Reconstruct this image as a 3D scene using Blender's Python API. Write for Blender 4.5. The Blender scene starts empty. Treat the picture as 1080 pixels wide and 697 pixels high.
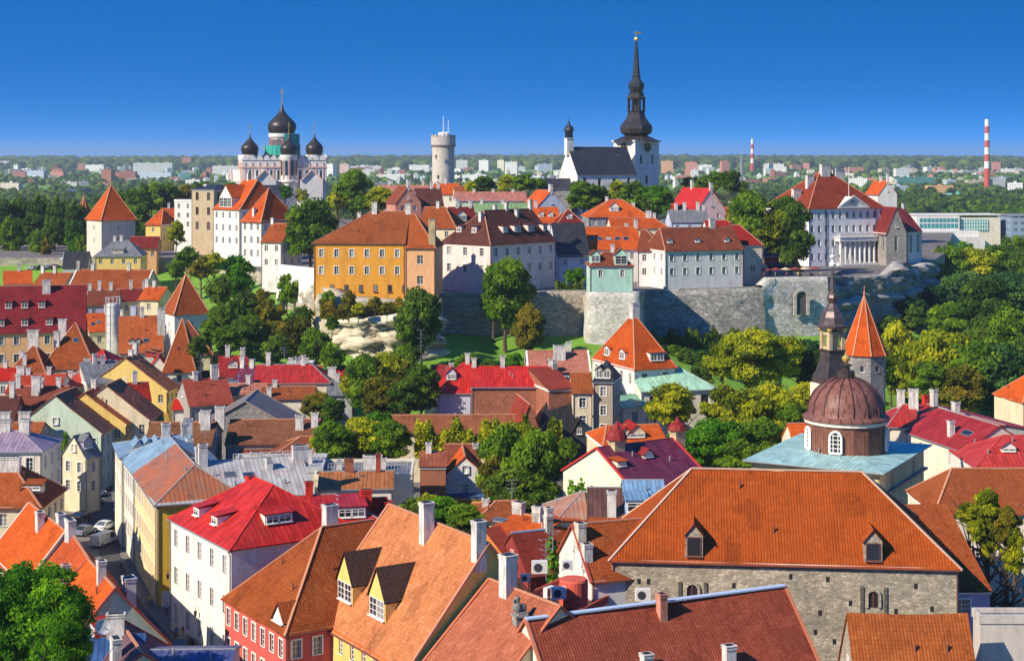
import bpy, math, random
import numpy as np
from mathutils import Vector, Matrix

# ------------------------------------------------------------------ camera, sky, sun, exposure
scene = bpy.context.scene
COL = scene.collection
F, CX, HY, CZ = 1700.0, 540.0, 165.0, 60.0      # focal length in photo pixels, centre column, horizon row, eye height
cam_data = bpy.data.cameras.new('camera')
cam_data.sensor_width = 36.0
cam_data.lens = F / 1080.0 * 36.0
cam_data.shift_y = -(697 / 2 - HY) / 1080.0
cam_data.clip_start = 1.0
cam_data.clip_end = 60000.0
cam = bpy.data.objects.new('camera', cam_data)
cam.location = (0, 0, CZ)
cam.rotation_euler = (math.radians(90), 0, 0)
COL.objects.link(cam)
scene.camera = cam

SUN_EL = 35.0
SUN = Vector((-0.82, -0.57, 0)).normalized()
sun_dir = Vector((SUN.x * math.cos(math.radians(SUN_EL)), SUN.y * math.cos(math.radians(SUN_EL)), math.sin(math.radians(SUN_EL))))
sl = bpy.data.lights.new('sun', 'SUN')
sl.energy = 4.3
sl.angle = math.radians(0.5)
sl.color = (1.0, 0.88, 0.70)
so = bpy.data.objects.new('sun', sl)
so.rotation_euler = sun_dir.to_track_quat('Z', 'Y').to_euler()
so.location = (-200, -100, 300)
COL.objects.link(so)

world = bpy.data.worlds.new("World")
scene.world = world
world.use_nodes = True
wn, wl = world.node_tree.nodes, world.node_tree.links
wn.clear()
w_out = wn.new('ShaderNodeOutputWorld'); w_bg = wn.new('ShaderNodeBackground')
sky = wn.new('ShaderNodeTexSky'); sky.sky_type = 'NISHITA'; sky.sun_disc = False
sky.sun_elevation = math.radians(SUN_EL)
sky.sun_rotation = math.atan2(sun_dir.x, sun_dir.y)
sky.air_density = 1.0; sky.dust_density = 0.3; sky.ozone_density = 3.0
tc = wn.new('ShaderNodeTexCoord'); mp = wn.new('ShaderNodeMapping'); mp.vector_type = 'POINT'
mp.inputs['Scale'].default_value = (1, 1, 11.0); mp.inputs['Location'].default_value = (0, 0, 0.26)
nm = wn.new('ShaderNodeVectorMath'); nm.operation = 'NORMALIZE'
hs = wn.new('ShaderNodeHueSaturation'); hs.inputs['Saturation'].default_value = 2.6; hs.inputs['Value'].default_value = 1.02; hs.inputs['Hue'].default_value = 0.506
wl.new(tc.outputs['Generated'], mp.inputs['Vector']); wl.new(mp.outputs['Vector'], nm.inputs[0])
wl.new(nm.outputs[0], sky.inputs['Vector']); wl.new(sky.outputs[0], hs.inputs['Color'])
wl.new(hs.outputs[0], w_bg.inputs['Color']); wl.new(w_bg.outputs[0], w_out.inputs['Surface'])
w_bg.inputs['Strength'].default_value = 0.15
scene.view_settings.view_transform = 'Standard'
scene.view_settings.look = 'None'
scene.view_settings.exposure = 0.72
scene.view_settings.gamma = 1.0
scene.view_settings.use_curve_mapping = False
scene.cycles.max_bounces = 5
scene.cycles.diffuse_bounces = 4
scene.cycles.glossy_bounces = 2
scene.cycles.transmission_bounces = 2
scene.cycles.transparent_max_bounces = 6
scene.cycles.volume_bounces = 0

rnd = random.Random(7)
nprng = np.random.default_rng(7)

# ------------------------------------------------------------------ photo coordinates -> world
def P(px, py, z):
    D = (CZ - z) * F / (py - HY)
    return Vector(((px - CX) / F * D, D, z))
def PD(px, py, D):
    return Vector(((px - CX) / F * D, D, CZ - (py - HY) / F * D))
def pxy(v):
    return (CX + v[0] / v[1] * F, HY + (CZ - v[2]) / v[1] * F)

# ------------------------------------------------------------------ materials
MATS = {}
C = dict(
    orange=(0.60, 0.125, 0.022), bright=(0.72, 0.135, 0.018), brown_orange=(0.46, 0.115, 0.028), brown=(0.30, 0.085, 0.04),
    dark_brown=(0.17, 0.06, 0.045), rust=(0.42, 0.12, 0.035), crimson=(0.40, 0.028, 0.018), red=(0.66, 0.03, 0.012), pinkred=(0.62, 0.06, 0.04),
    purple=(0.20, 0.03, 0.08), maroon=(0.26, 0.03, 0.022), dark_red=(0.36, 0.06, 0.035), slate=(0.045, 0.05, 0.065), grey=(0.25, 0.26, 0.28),
    light_grey=(0.45, 0.46, 0.48), blue=(0.18, 0.34, 0.55), deep_blue=(0.05, 0.13, 0.32), lilac=(0.42, 0.32, 0.42), mint=(0.33, 0.60, 0.47),
    turquoise=(0.20, 0.50, 0.50), white=(0.74, 0.72, 0.68), cream=(0.72, 0.62, 0.42), pale_cream=(0.76, 0.70, 0.56), yellow=(0.78, 0.55, 0.16),
    golden=(0.84, 0.52, 0.05), ochre=(0.70, 0.32, 0.03), peach=(0.78, 0.42, 0.20), pink=(0.78, 0.55, 0.50), pale_pink=(0.82, 0.62, 0.57),
    salmon=(0.62, 0.25, 0.17), beige=(0.60, 0.50, 0.36), sand=(0.55, 0.42, 0.25), pale_green=(0.55, 0.66, 0.50), mint_wall=(0.38, 0.62, 0.50),
    red_wall=(0.50, 0.06, 0.05), lavender=(0.40, 0.34, 0.50), stone=(0.38, 0.33, 0.25), grey_stone=(0.34, 0.32, 0.29), brick=(0.36, 0.13, 0.07),
    black=(0.02, 0.02, 0.022), copper=(0.20, 0.085, 0.055), dark_copper=(0.075, 0.06, 0.055), netting=(0.02, 0.42, 0.33), gold=(0.75, 0.50, 0.12),
    trunk=(0.09, 0.06, 0.04), grass=(0.15, 0.32, 0.018), asphalt=(0.06, 0.058, 0.062), paving=(0.17, 0.15, 0.14), glassy=(0.05, 0.22, 0.22),
    blue_wall=(0.50, 0.58, 0.72), orange_wall=(0.72, 0.22, 0.04), silver=(0.45, 0.46, 0.48), dark=(0.04, 0.04, 0.045), mustard=(0.65, 0.36, 0.02),
    rock=(0.42, 0.38, 0.29), dark_rock=(0.24, 0.235, 0.23), skin=(0.55, 0.32, 0.22), green_roof=(0.30, 0.46, 0.20),
)
def newmat(name):
    m = bpy.data.materials.new(name); m.use_nodes = True
    nt = m.node_tree; nt.nodes.clear()
    out = nt.nodes.new('ShaderNodeOutputMaterial'); bs = nt.nodes.new('ShaderNodeBsdfPrincipled')
    nt.links.new(bs.outputs[0], out.inputs['Surface'])
    return m, nt, bs, out
def N(nt, typ, **kw):
    n = nt.nodes.new(typ)
    for k, v in kw.items():
        if k in ('operation', 'blend_type', 'data_type', 'feature', 'distance', 'attribute_name', 'noise_dimensions', 'attribute_type', 'wave_type', 'clamp', 'use_clamp'):
            setattr(n, k, v)
    return n
def math_n(nt, op, a, b=None):
    n = nt.nodes.new('ShaderNodeMath'); n.operation = op
    for i, v in enumerate((a, b)):
        if v is None: continue
        if isinstance(v, (int, float)): n.inputs[i].default_value = v
        else: nt.links.new(v, n.inputs[i])
    return n.outputs[0]
def ramp(nt, fac, stops):
    r = nt.nodes.new('ShaderNodeValToRGB'); e = r.color_ramp.elements
    while len(e) < len(stops): e.new(0.5)
    for i, (p, c) in enumerate(stops):
        e[i].position = p; e[i].color = (c[0], c[1], c[2], 1)
    nt.links.new(fac, r.inputs[0]); return r.outputs[0]
def noise(nt, vec, scale, detail=4, rough=0.6):
    n = nt.nodes.new('ShaderNodeTexNoise'); n.inputs['Scale'].default_value = scale
    n.inputs['Detail'].default_value = detail; n.inputs['Roughness'].default_value = rough
    if vec is not None: nt.links.new(vec, n.inputs['Vector'])
    return n.outputs['Fac']
def mixc(nt, fac, a, b, mode='MIX'):
    n = nt.nodes.new('ShaderNodeMix'); n.data_type = 'RGBA'; n.blend_type = mode
    for s, v in ((0, fac), (6, a), (7, b)):
        if isinstance(v, (int, float)): n.inputs[s].default_value = v
        elif isinstance(v, tuple): n.inputs[s].default_value = (v[0], v[1], v[2], 1)
        else: nt.links.new(v, n.inputs[s])
    return n.outputs[2]
def sc(c, k): return tuple(min(1, x * k) for x in c)
def bump(nt, bs, h, strength, dist=0.05):
    b = nt.nodes.new('ShaderNodeBump'); b.inputs['Strength'].default_value = strength; b.inputs['Distance'].default_value = dist
    nt.links.new(h, b.inputs['Height']); nt.links.new(b.outputs[0], bs.inputs['Normal'])
def objvec(nt):
    """object coordinates shifted by a per-object random amount, so that copies do not repeat"""
    t = nt.nodes.new('ShaderNodeTexCoord'); oi = nt.nodes.new('ShaderNodeObjectInfo')
    m = math_n(nt, 'MULTIPLY', oi.outputs['Random'], 500.0)
    a = nt.nodes.new('ShaderNodeVectorMath'); a.operation = 'ADD'
    nt.links.new(t.outputs['Object'], a.inputs[0]); nt.links.new(m, a.inputs[1])
    return a.outputs[0], oi.outputs['Random']
def uvsep(nt):
    t = nt.nodes.new('ShaderNodeUVMap'); s = nt.nodes.new('ShaderNodeSeparateXYZ'); nt.links.new(t.outputs[0], s.inputs[0])
    return t.outputs[0], s.outputs[0], s.outputs[1]

def M(kind, col='white', **kw):
    key = (kind, col, tuple(sorted(kw.items())))
    if key in MATS: return MATS[key]
    c = C[col] if isinstance(col, str) else col
    cname = col if isinstance(col, str) else 'tone'
    m, nt, bs, out = newmat(cname + '_' + kind)
    L = nt.links
    if kind in ('tile', 'metal'): c = tuple(.74 * x ** 1.08 for x in c)
    if kind == 'tile':          # clay pantiles laid in courses
        tw, th = kw.get('tw', 0.26), kw.get('th', 0.38)
        ov, orand = objvec(nt); uv, u, v = uvsep(nt)
        iu = math_n(nt, 'DIVIDE', u, tw); iv = math_n(nt, 'DIVIDE', v, th)
        cmb = nt.nodes.new('ShaderNodeCombineXYZ')
        L.new(math_n(nt, 'FLOOR', iu), cmb.inputs[0]); L.new(math_n(nt, 'FLOOR', iv), cmb.inputs[1]); L.new(orand, cmb.inputs[2])
        wnz = nt.nodes.new('ShaderNodeTexWhiteNoise'); wnz.noise_dimensions = '3D'; L.new(cmb.outputs[0], wnz.inputs['Vector'])
        big = noise(nt, ov, 0.16, 3, 0.6); mid = noise(nt, ov, 0.9, 6, 0.75)
        tot = math_n(nt, 'ADD', math_n(nt, 'MULTIPLY', wnz.outputs[0], 0.22), math_n(nt, 'ADD', math_n(nt, 'MULTIPLY', big, 0.40), math_n(nt, 'MULTIPLY', mid, 0.74)))
        k = kw.get('var', 1.0)
        dk = sc(c, 1 - 0.52 * k); lt = (min(1, c[0] * (1 + .28 * k)), min(1, c[1] * (1 + .65 * k)), min(1, c[2] * (1 + 1.0 * k)))
        colr = ramp(nt, tot, [(0.38, dk), (0.60, sc(c, 0.92)), (0.72, c), (0.95, lt)])
        # lichen and soot stains drawn out along the slope
        mpn = nt.nodes.new('ShaderNodeMapping'); mpn.inputs['Scale'].default_value = (1.4, 0.16, 1); L.new(uv, mpn.inputs[0])
        st = noise(nt, mpn.outputs[0], 1.0, 4, 0.7)
        stf = ramp(nt, st, [(0.52, (0, 0, 0)), (0.74, (0.5 * k, 0.5 * k, 0.5 * k))])
        lich = ramp(nt, noise(nt, ov, 2.3, 3, 0.7), [(0.60, (0, 0, 0)), (0.72, (0.35, 0.35, 0.35))])
        colr = mixc(nt, stf, colr, sc(c, 0.38))
        colr = mixc(nt, math_n(nt, 'MULTIPLY', lich, kw.get('lich', 0.6)), colr, (c[0] * .8 + .02, c[1] * 1.0 + .05, c[2] + .006))
        hv = nt.nodes.new('ShaderNodeHueSaturation')
        L.new(colr, hv.inputs['Color']); L.new(math_n(nt, 'ADD', math_n(nt, 'MULTIPLY', orand, 0.24), 0.88), hv.inputs['Value'])
        # replaced patches of newer or older tiles
        vp = nt.nodes.new('ShaderNodeTexVoronoi'); vp.distance = 'CHEBYCHEV'; vp.inputs['Scale'].default_value = 0.33; L.new(uv, vp.inputs['Vector'])
        spp = nt.nodes.new('ShaderNodeSeparateColor'); L.new(vp.outputs['Color'], spp.inputs[0])
        pv = ramp(nt, spp.outputs[0], [(0.0, (.66, .66, .66)), (0.25, (.95, .95, .95)), (0.8, (1, 1, 1)), (1.0, (1.0, 1.0, 1.0))])
        hv2 = mixc(nt, 0.75, hv.outputs[0], pv, 'MULTIPLY')
        # joints between the tiles
        fu = math_n(nt, 'FRACT', iu); fv = math_n(nt, 'FRACT', iv)
        prof = math_n(nt, 'SINE', math_n(nt, 'MULTIPLY', fu, math.pi))
        ju = ramp(nt, prof, [(0.0, (0.38, 0.38, 0.38)), (0.45, (1, 1, 1))])
        jv = ramp(nt, fv, [(0.0, (0.72, 0.72, 0.72)), (0.16, (1, 1, 1))])
        cc = mixc(nt, 1.0, hv2, ju, 'MULTIPLY'); cc = mixc(nt, 1.0, cc, jv, 'MULTIPLY')
        L.new(cc, bs.inputs['Base Color'])
        h = math_n(nt, 'ADD', prof, math_n(nt, 'MULTIPLY', fv, -0.7))
        bump(nt, bs, math_n(nt, 'ADD', h, math_n(nt, 'MULTIPLY', wnz.outputs[0], 0.5)), 0.5, 0.05)
        bs.inputs['Roughness'].default_value = 0.85; bs.inputs['Specular IOR Level'].default_value = 0.15
    elif kind == 'metal':       # standing-seam sheet
        ov, orand = objvec(nt); uv, u, v = uvsep(nt)
        iu = math_n(nt, 'DIVIDE', u, kw.get('tw', 0.62)); fu = math_n(nt, 'FRACT', iu)
        cmb = nt.nodes.new('ShaderNodeCombineXYZ'); L.new(math_n(nt, 'FLOOR', iu), cmb.inputs[0])
        L.new(math_n(nt, 'FLOOR', math_n(nt, 'ADD', math_n(nt, 'DIVIDE', v, 2.0), math_n(nt, 'MULTIPLY', math_n(nt, 'FLOOR', iu), 0.37))), cmb.inputs[1]); L.new(orand, cmb.inputs[2])
        wnz = nt.nodes.new('ShaderNodeTexWhiteNoise'); wnz.noise_dimensions = '3D'; L.new(cmb.outputs[0], wnz.inputs['Vector'])
        nz = noise(nt, ov, 0.5, 6, 0.7)
        tot = math_n(nt, 'ADD', math_n(nt, 'MULTIPLY', wnz.outputs[0], 0.35), math_n(nt, 'MULTIPLY', nz, 0.85))
        colr = ramp(nt, tot, [(0.30, sc(c, 0.62)), (0.6, c), (0.92, tuple(min(1, x * 1.25 + 0.015) for x in c))])
        if kw.get('rust'):
            rf = ramp(nt, noise(nt, ov, 0.35, 7, 0.72), [(0.42, (0, 0, 0)), (0.56, (1, 1, 1))])
            colr = mixc(nt, math_n(nt, 'MULTIPLY', rf, kw['rust']), colr, C['rust'])
        seam = ramp(nt, fu, [(0.0, (1, 1, 1)), (0.12, (1, 1, 1)), (0.15, (0, 0, 0))])
        fadef = ramp(nt, noise(nt, ov, 0.22, 4, 0.65), [(0.45, (0, 0, 0)), (0.70, (0.45, 0.45, 0.45))])
        colr = mixc(nt, fadef, colr, tuple(x * .7 + .025 for x in c))
        mpn = nt.nodes.new('ShaderNodeMapping'); mpn.inputs['Scale'].default_value = (1.8, 0.2, 1); L.new(uv, mpn.inputs[0])
        stf = ramp(nt, noise(nt, mpn.outputs[0], 1.0, 4, 0.7), [(0.50, (0, 0, 0)), (0.72, (0.55, 0.55, 0.55))]); colr = mixc(nt, stf, colr, sc(c, 0.45))
        colr = mixc(nt, math_n(nt, 'MULTIPLY', seam, 0.7), colr, sc(c, 0.3))
        L.new(colr, bs.inputs['Base Color'])
        bump(nt, bs, math_n(nt, 'ADD', seam, math_n(nt, 'MULTIPLY', nz, 0.3)), 0.5, 0.05)
        bs.inputs['Roughness'].default_value = 0.5; bs.inputs['Specular IOR Level'].default_value = 0.3
    elif kind == 'plaster':
        ov, orand = objvec(nt)
        mpn = nt.nodes.new('ShaderNodeMapping'); mpn.inputs['Scale'].default_value = (0.8, 0.8, 0.22); L.new(ov, mpn.inputs[0])
        a = noise(nt, mpn.outputs[0], 0.9, 5, 0.65); b = noise(nt, ov, 3.5, 4, 0.6)
        tot = math_n(nt, 'ADD', math_n(nt, 'MULTIPLY', a, 0.7), math_n(nt, 'MULTIPLY', b, 0.3))
        L.new(ramp(nt, tot, [(0.30, tuple(x * 0.50 for x in c)), (0.45, tuple(x * .86 for x in c)), (0.62, c), (0.8, tuple(min(.86, x * 1.08) for x in c))]), bs.inputs['Base Color'])
        if kw.get('dirty'):
            src = bs.inputs['Base Color'].links[0].from_socket
            mq = nt.nodes.new('ShaderNodeMapping'); mq.inputs['Scale'].default_value = (2.2, 2.2, 0.5); L.new(ov, mq.inputs[0])
            so_ = ramp(nt, noise(nt, mq.outputs[0], 1.0, 5, 0.75), [(0.42, (0, 0, 0)), (0.66, (0.75, 0.75, 0.75))])
            L.new(mixc(nt, so_, src, (c[0] * .30, c[1] * .27, c[2] * .24)), bs.inputs['Base Color'])
        bump(nt, bs, b, 0.25, 0.03); bs.inputs['Roughness'].default_value = 0.9
    elif kind in ('stone', 'brick'):
        ov, orand = objvec(nt)
        s = kw.get('s', 1.9 if kind == 'stone' else 3.0)
        mpn = nt.nodes.new('ShaderNodeMapping'); mpn.inputs['Scale'].default_value = (1, 1, 1.9); L.new(ov, mpn.inputs[0])
        vo = nt.nodes.new('ShaderNodeTexVoronoi'); vo.inputs['Scale'].default_value = s; L.new(mpn.outputs[0], vo.inputs['Vector'])
        ve = nt.nodes.new('ShaderNodeTexVoronoi'); ve.feature = 'DISTANCE_TO_EDGE'; ve.inputs['Scale'].default_value = s; L.new(mpn.outputs[0], ve.inputs['Vector'])
        sp = nt.nodes.new('ShaderNodeSeparateColor'); L.new(vo.outputs['Color'], sp.inputs[0])
        big = noise(nt, ov, 0.10, 6, 0.72); sm = noise(nt, ov, 1.1, 4, 0.7)
        tot = math_n(nt, 'ADD', math_n(nt, 'MULTIPLY', sp.outputs[0], 0.28), math_n(nt, 'ADD', math_n(nt, 'MULTIPLY', big, 0.75), math_n(nt, 'MULTIPLY', sm, 0.35)))
        v_ = kw.get('var', 1.0)
        colr = ramp(nt, tot, [(0.36, sc(c, 1 - .62 * v_)), (0.58, sc(c, 1 - .2 * v_)), (0.72, c), (0.98, tuple(min(.8, x * (1 + .75 * v_)) for x in c))])
        ed = ramp(nt, ve.outputs['Distance'], [(0.0, (0, 0, 0)), (0.09, (1, 1, 1))])
        colr = mixc(nt, ed, mixc(nt, kw.get('edge', 0.5), colr, sc(c, 0.55)), colr)
        stn = ramp(nt, noise(nt, ov, 0.3, 6, 0.8), [(0.50, (0, 0, 0)), (0.66, (0.6, 0.6, 0.6))]); colr = mixc(nt, stn, colr, sc(c, 0.5))
        L.new(colr, bs.inputs['Base Color'])
        bump(nt, bs, math_n(nt, 'ADD', math_n(nt, 'MULTIPLY', ed, 2 * kw.get('edge', 0.5)), math_n(nt, 'MULTIPLY', sm, 1.5)), 0.7, 0.09); bs.inputs['Roughness'].default_value = 0.95
    elif kind == 'rock':        # layered limestone
        ov, orand = objvec(nt)
        mpn = nt.nodes.new('ShaderNodeMapping'); mpn.inputs['Scale'].default_value = (0.35, 0.35, 1.6); L.new(ov, mpn.inputs[0])
        a = noise(nt, mpn.outputs[0], 0.8, 8, 0.75); b = noise(nt, ov, 0.12, 5, 0.7)
        tot = math_n(nt, 'ADD', math_n(nt, 'MULTIPLY', a, 0.65), math_n(nt, 'MULTIPLY', b, 0.55))
        L.new(ramp(nt, tot, [(0.44, sc(c, 0.28)), (0.56, sc(c, 0.75)), (0.66, sc(c, 1.1)), (0.78, tuple(min(.8, x * 1.6) for x in c))]), bs.inputs['Base Color'])
        bump(nt, bs, a, 1.0, 0.5); bs.inputs['Roughness'].default_value = 0.95
    elif kind == 'ground':
        t = nt.nodes.new('ShaderNodeTexCoord')
        a = noise(nt, t.outputs['Object'], 0.05, 8, 0.7); b = noise(nt, t.outputs['Object'], 1.2, 4, 0.7)
        tot = math_n(nt, 'ADD', math_n(nt, 'MULTIPLY', a, 0.6), math_n(nt, 'MULTIPLY', b, 0.4))
        L.new(ramp(nt, tot, [(0.30, sc(c, 0.5)), (0.48, sc(c, 0.85)), (0.58, c), (0.78, tuple(min(1, x * 1.5 + .01) for x in c))]), bs.inputs['Base Color'])
        bump(nt, bs, b, 0.6, 0.1); bs.inputs['Roughness'].default_value = 0.95
    elif kind == 'glass':
        bs.inputs['Base Color'].default_value = (0.02, 0.03, 0.045, 1); bs.inputs['Roughness'].default_value = 0.08
        oi = nt.nodes.new('ShaderNodeObjectInfo')
        L.new(ramp(nt, oi.outputs['Random'], [(0.0, (0.012, 0.016, 0.022)), (0.6, (0.03, 0.04, 0.055)), (0.8, (0.12, 0.13, 0.14)), (1.0, (0.38, 0.36, 0.32))]), bs.inputs['Base Color'])
        bs.inputs['Specular IOR Level'].default_value = 0.8
    elif kind == 'paint':
        bs.inputs['Base Color'].default_value = (*c, 1); bs.inputs['Roughness'].default_value = kw.get('r', 0.45)
        if kw.get('metal'): bs.inputs['Metallic'].default_value = kw['metal']
    elif kind == 'sheet':       # beaten sheet metal on domes and spires
        ov, orand = objvec(nt); a = noise(nt, ov, 0.7, 6, 0.7)
        L.new(ramp(nt, a, [(0.32, sc(c, 0.55)), (0.55, c), (0.75, tuple(min(1, x * 1.5 + .01) for x in c))]), bs.inputs['Base Color'])
        bs.inputs['Roughness'].default_value = kw.get('r', 0.38); bs.inputs['Metallic'].default_value = kw.get('metal', 0.35)
        bump(nt, bs, a, 0.3, 0.1)
    elif kind == 'far':         # far facade with storeys of small windows
        uv, u, v = uvsep(nt)
        fu = math_n(nt, 'FRACT', math_n(nt, 'DIVIDE', u, 3.2)); fv = math_n(nt, 'FRACT', math_n(nt, 'DIVIDE', v, 3.0))
        g = math_n(nt, 'MULTIPLY', math_n(nt, 'GREATER_THAN', fu, 0.45), math_n(nt, 'GREATER_THAN', fv, 0.52))
        L.new(mixc(nt, math_n(nt, 'MULTIPLY', g, 0.75), c, (0.07, 0.09, 0.12)), bs.inputs['Base Color']); bs.inputs['Roughness'].default_value = 0.8
    elif kind == 'leaf':
        at = nt.nodes.new('ShaderNodeAttribute'); at.attribute_name = 'tone'
        oi = nt.nodes.new('ShaderNodeObjectInfo')
        a, b, d = kw.get('pal', ((0.02, 0.065, 0.008), (0.07, 0.16, 0.012), (0.17, 0.24, 0.02)))
        f = math_n(nt, 'ADD', at.outputs['Fac'], math_n(nt, 'MULTIPLY', math_n(nt, 'SUBTRACT', oi.outputs['Random'], 0.5), 0.22))
        colr = ramp(nt, f, [(0.1, a), (0.5, b), (0.95, d)])
        L.new(colr, bs.inputs['Base Color']); bs.inputs['Roughness'].default_value = 0.7; bs.inputs['Specular IOR Level'].default_value = 0.12
        tr = nt.nodes.new('ShaderNodeBsdfTranslucent'); L.new(colr, tr.inputs['Color'])
        mx = nt.nodes.new('ShaderNodeMixShader'); mx.inputs[0].default_value = 0.55
        L.new(bs.outputs[0], mx.inputs[1]); L.new(tr.outputs[0], mx.inputs[2]); L.new(mx.outputs[0], out.inputs['Surface'])
    MATS[key] = m
    return m

# ------------------------------------------------------------------ mesh helpers
class MB:
    def __init__(s): s.v = []; s.f = []; s.uv = []; s.mi = []
    def face(s, pts, uvs=None, mi=0):
        i = len(s.v); s.v += [tuple(p) for p in pts]; s.f.append(tuple(range(i, i + len(pts))))
        s.uv.append(uvs if uvs else [(0, 0)] * len(pts)); s.mi.append(mi)
    def box(s, x0, x1, y0, y1, z0, z1, mi=0, top_mi=None):
        a = [(x0, y0, z0), (x1, y0, z0), (x1, y1, z0), (x0, y1, z0), (x0, y0, z1), (x1, y0, z1), (x1, y1, z1), (x0, y1, z1)]
        for q, t in (((3, 2, 1, 0), 0), ((4, 5, 6, 7), 1), ((0, 1, 5, 4), 0), ((1, 2, 6, 5), 0), ((2, 3, 7, 6), 0), ((3, 0, 4, 7), 0)):
            p = [a[k] for k in q]
            uvs = [(k[0] + k[1], k[2]) for k in p] if not t and q != (3, 2, 1, 0) else [(k[0], k[1]) for k in p]
            s.face(p, uvs, top_mi if (t and top_mi is not None) else mi)
    def beam(s, a, b, w, h, mi=0, up=(0, 0, 1)):
        a = Vector(a); b = Vector(b); d = (b - a).normalized(); u = Vector(up)
        if abs(d.dot(u)) > 0.95: u = Vector((0, 1, 0))
        r = d.cross(u).normalized() * (w / 2); u2 = r.cross(d).normalized() * (h / 2)
        c = [a - r - u2, a + r - u2, a + r + u2, a - r + u2, b - r - u2, b + r - u2, b + r + u2, b - r + u2]
        for q in ((0, 1, 2, 3), (7, 6, 5, 4), (0, 4, 5, 1), (1, 5, 6, 2), (2, 6, 7, 3), (3, 7, 4, 0)):
            s.face([c[k] for k in q], None, mi)
    def lathe(s, prof, n=24, cx=0, cy=0, mi=0, rot=0, caps=True, a0=0, a1=2 * math.pi, ribs=0):
        full = abs(a1 - a0 - 2 * math.pi) < 1e-6
        m = n if full else n + 1
        rings = []
        for r, z in prof:
            rings.append([(cx + r * math.cos(a0 + rot + (a1 - a0) * k / n), cy + r * math.sin(a0 + rot + (a1 - a0) * k / n), z) for k in range(m)])
        for i in range(len(prof) - 1):
            for k in range(n):
                k2 = (k + 1) % m
                r0 = max(prof[i][0], prof[i + 1][0])
                us = [2 * math.pi * r0 * k / n, 2 * math.pi * r0 * (k + 1) / n]
                q = [rings[i][k], rings[i][k2], rings[i + 1][k2], rings[i + 1][k]]
                s.face(q, [(us[0], prof[i][1]), (us[1], prof[i][1]), (us[1], prof[i + 1][1]), (us[0], prof[i + 1][1])], mi)
        if caps and full:
            if prof[-1][0] > 0.01: s.face(rings[-1], None, mi)
            if prof[0][0] > 0.01: s.face(rings[0][::-1], None, mi)
    def build(s, name, mats, parent=None, loc=None, rotz=None, smooth=False):
        me = bpy.data.meshes.new(name); me.from_pydata(s.v, [], s.f)
        uvl = me.uv_layers.new(name='UVMap')
        flat = [c for f in s.uv for p in f for c in p]
        uvl.data.foreach_set('uv', flat)
        if not isinstance(mats, (list, tuple)): mats = [mats]
        for m in mats: me.materials.append(m)
        me.polygons.foreach_set('material_index', s.mi)
        if smooth:
            import bmesh
            bm = bmesh.new(); bm.from_mesh(me); bmesh.ops.remove_doubles(bm, verts=bm.verts, dist=1e-4)
            for f in bm.faces: f.smooth = True
            bm.to_mesh(me); bm.free()
            try: me.set_sharp_from_angle(angle=math.radians(38))
            except Exception: pass
        me.update()
        return link(name, me, parent, loc, rotz)
def link(name, me, parent=None, loc=None, rotz=None):
    o = bpy.data.objects.new(name, me); COL.objects.link(o)
    if parent is not None: o.parent = parent
    if loc is not None: o.location = loc
    if rotz is not None: o.rotation_euler = (0, 0, rotz)
    return o
def npmesh(name, V, Fq, tone=None, mat=None, smooth=False):
    me = bpy.data.meshes.new(name); V = np.asarray(V, dtype=np.float32); Fq = np.asarray(Fq, dtype=np.int32)
    k = Fq.shape[1]
    me.vertices.add(len(V)); me.vertices.foreach_set('co', V.ravel())
    me.loops.add(Fq.size); me.loops.foreach_set('vertex_index', Fq.ravel())
    me.polygons.add(len(Fq)); me.polygons.foreach_set('loop_start', np.arange(0, Fq.size, k, dtype=np.int32))
    try: me.polygons.foreach_set('loop_total', np.full(len(Fq), k, dtype=np.int32))
    except Exception: pass
    if smooth: me.polygons.foreach_set('use_smooth', np.ones(len(Fq), dtype=bool))
    me.update(calc_edges=True)
    if tone is not None:
        a = me.attributes.new('tone', 'FLOAT', 'FACE'); a.data.foreach_set('value', np.asarray(tone, dtype=np.float32))
    if mat: me.materials.append(mat)
    return me
def tag(o, label=None, cat=None, group=None, kind=None):
    if label: o['label'] = label
    if cat: o['category'] = cat
    if group: o['group'] = group
    if kind: o['kind'] = kind
    return o
def thing(name, label, cat, loc=(0, 0, 0), rotz=0.0, group=None):
    o = bpy.data.objects.new(name, None); COL.objects.link(o); o.location = loc; o.rotation_euler = (0, 0, rotz)
    o.empty_display_size = 0.5
    return tag(o, label, cat, group)
# ------------------------------------------------------------------ terrain
def XD(px, D): return ((px - CX) / F * D, D)
PLATEAU = [XD(*q) for q in [(-420, 560), (40, 556), (150, 552), (225, 545), (272, 492), (297, 462), (331, 432), (337, 394), (465, 394), (468, 410), (612, 412),
           (620, 404), (675, 402), (680, 424), (800, 432), (808, 435), (868, 440), (884, 448), (940, 466), (968, 494), (998, 590), (1010, 900), (-300, 900)]]
def plat_dist(x, y):
    x = np.asarray(x, float); y = np.asarray(y, float)
    d = np.full(x.shape, 1e9); inside = np.zeros(x.shape, bool); n = len(PLATEAU)
    for i in range(n):
        ax, ay = PLATEAU[i]; bx, by = PLATEAU[(i + 1) % n]
        vx, vy = bx - ax, by - ay; t = np.clip(((x - ax) * vx + (y - ay) * vy) / (vx * vx + vy * vy), 0, 1)
        d = np.minimum(d, np.hypot(x - ax - t * vx, y - ay - t * vy))
        c = ((ay > y) != (by > y)) & (x < (bx - ax) * (y - ay) / (by - ay + 1e-12) + ax)
        inside ^= c
    return np.where(inside, -d, d)
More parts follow.
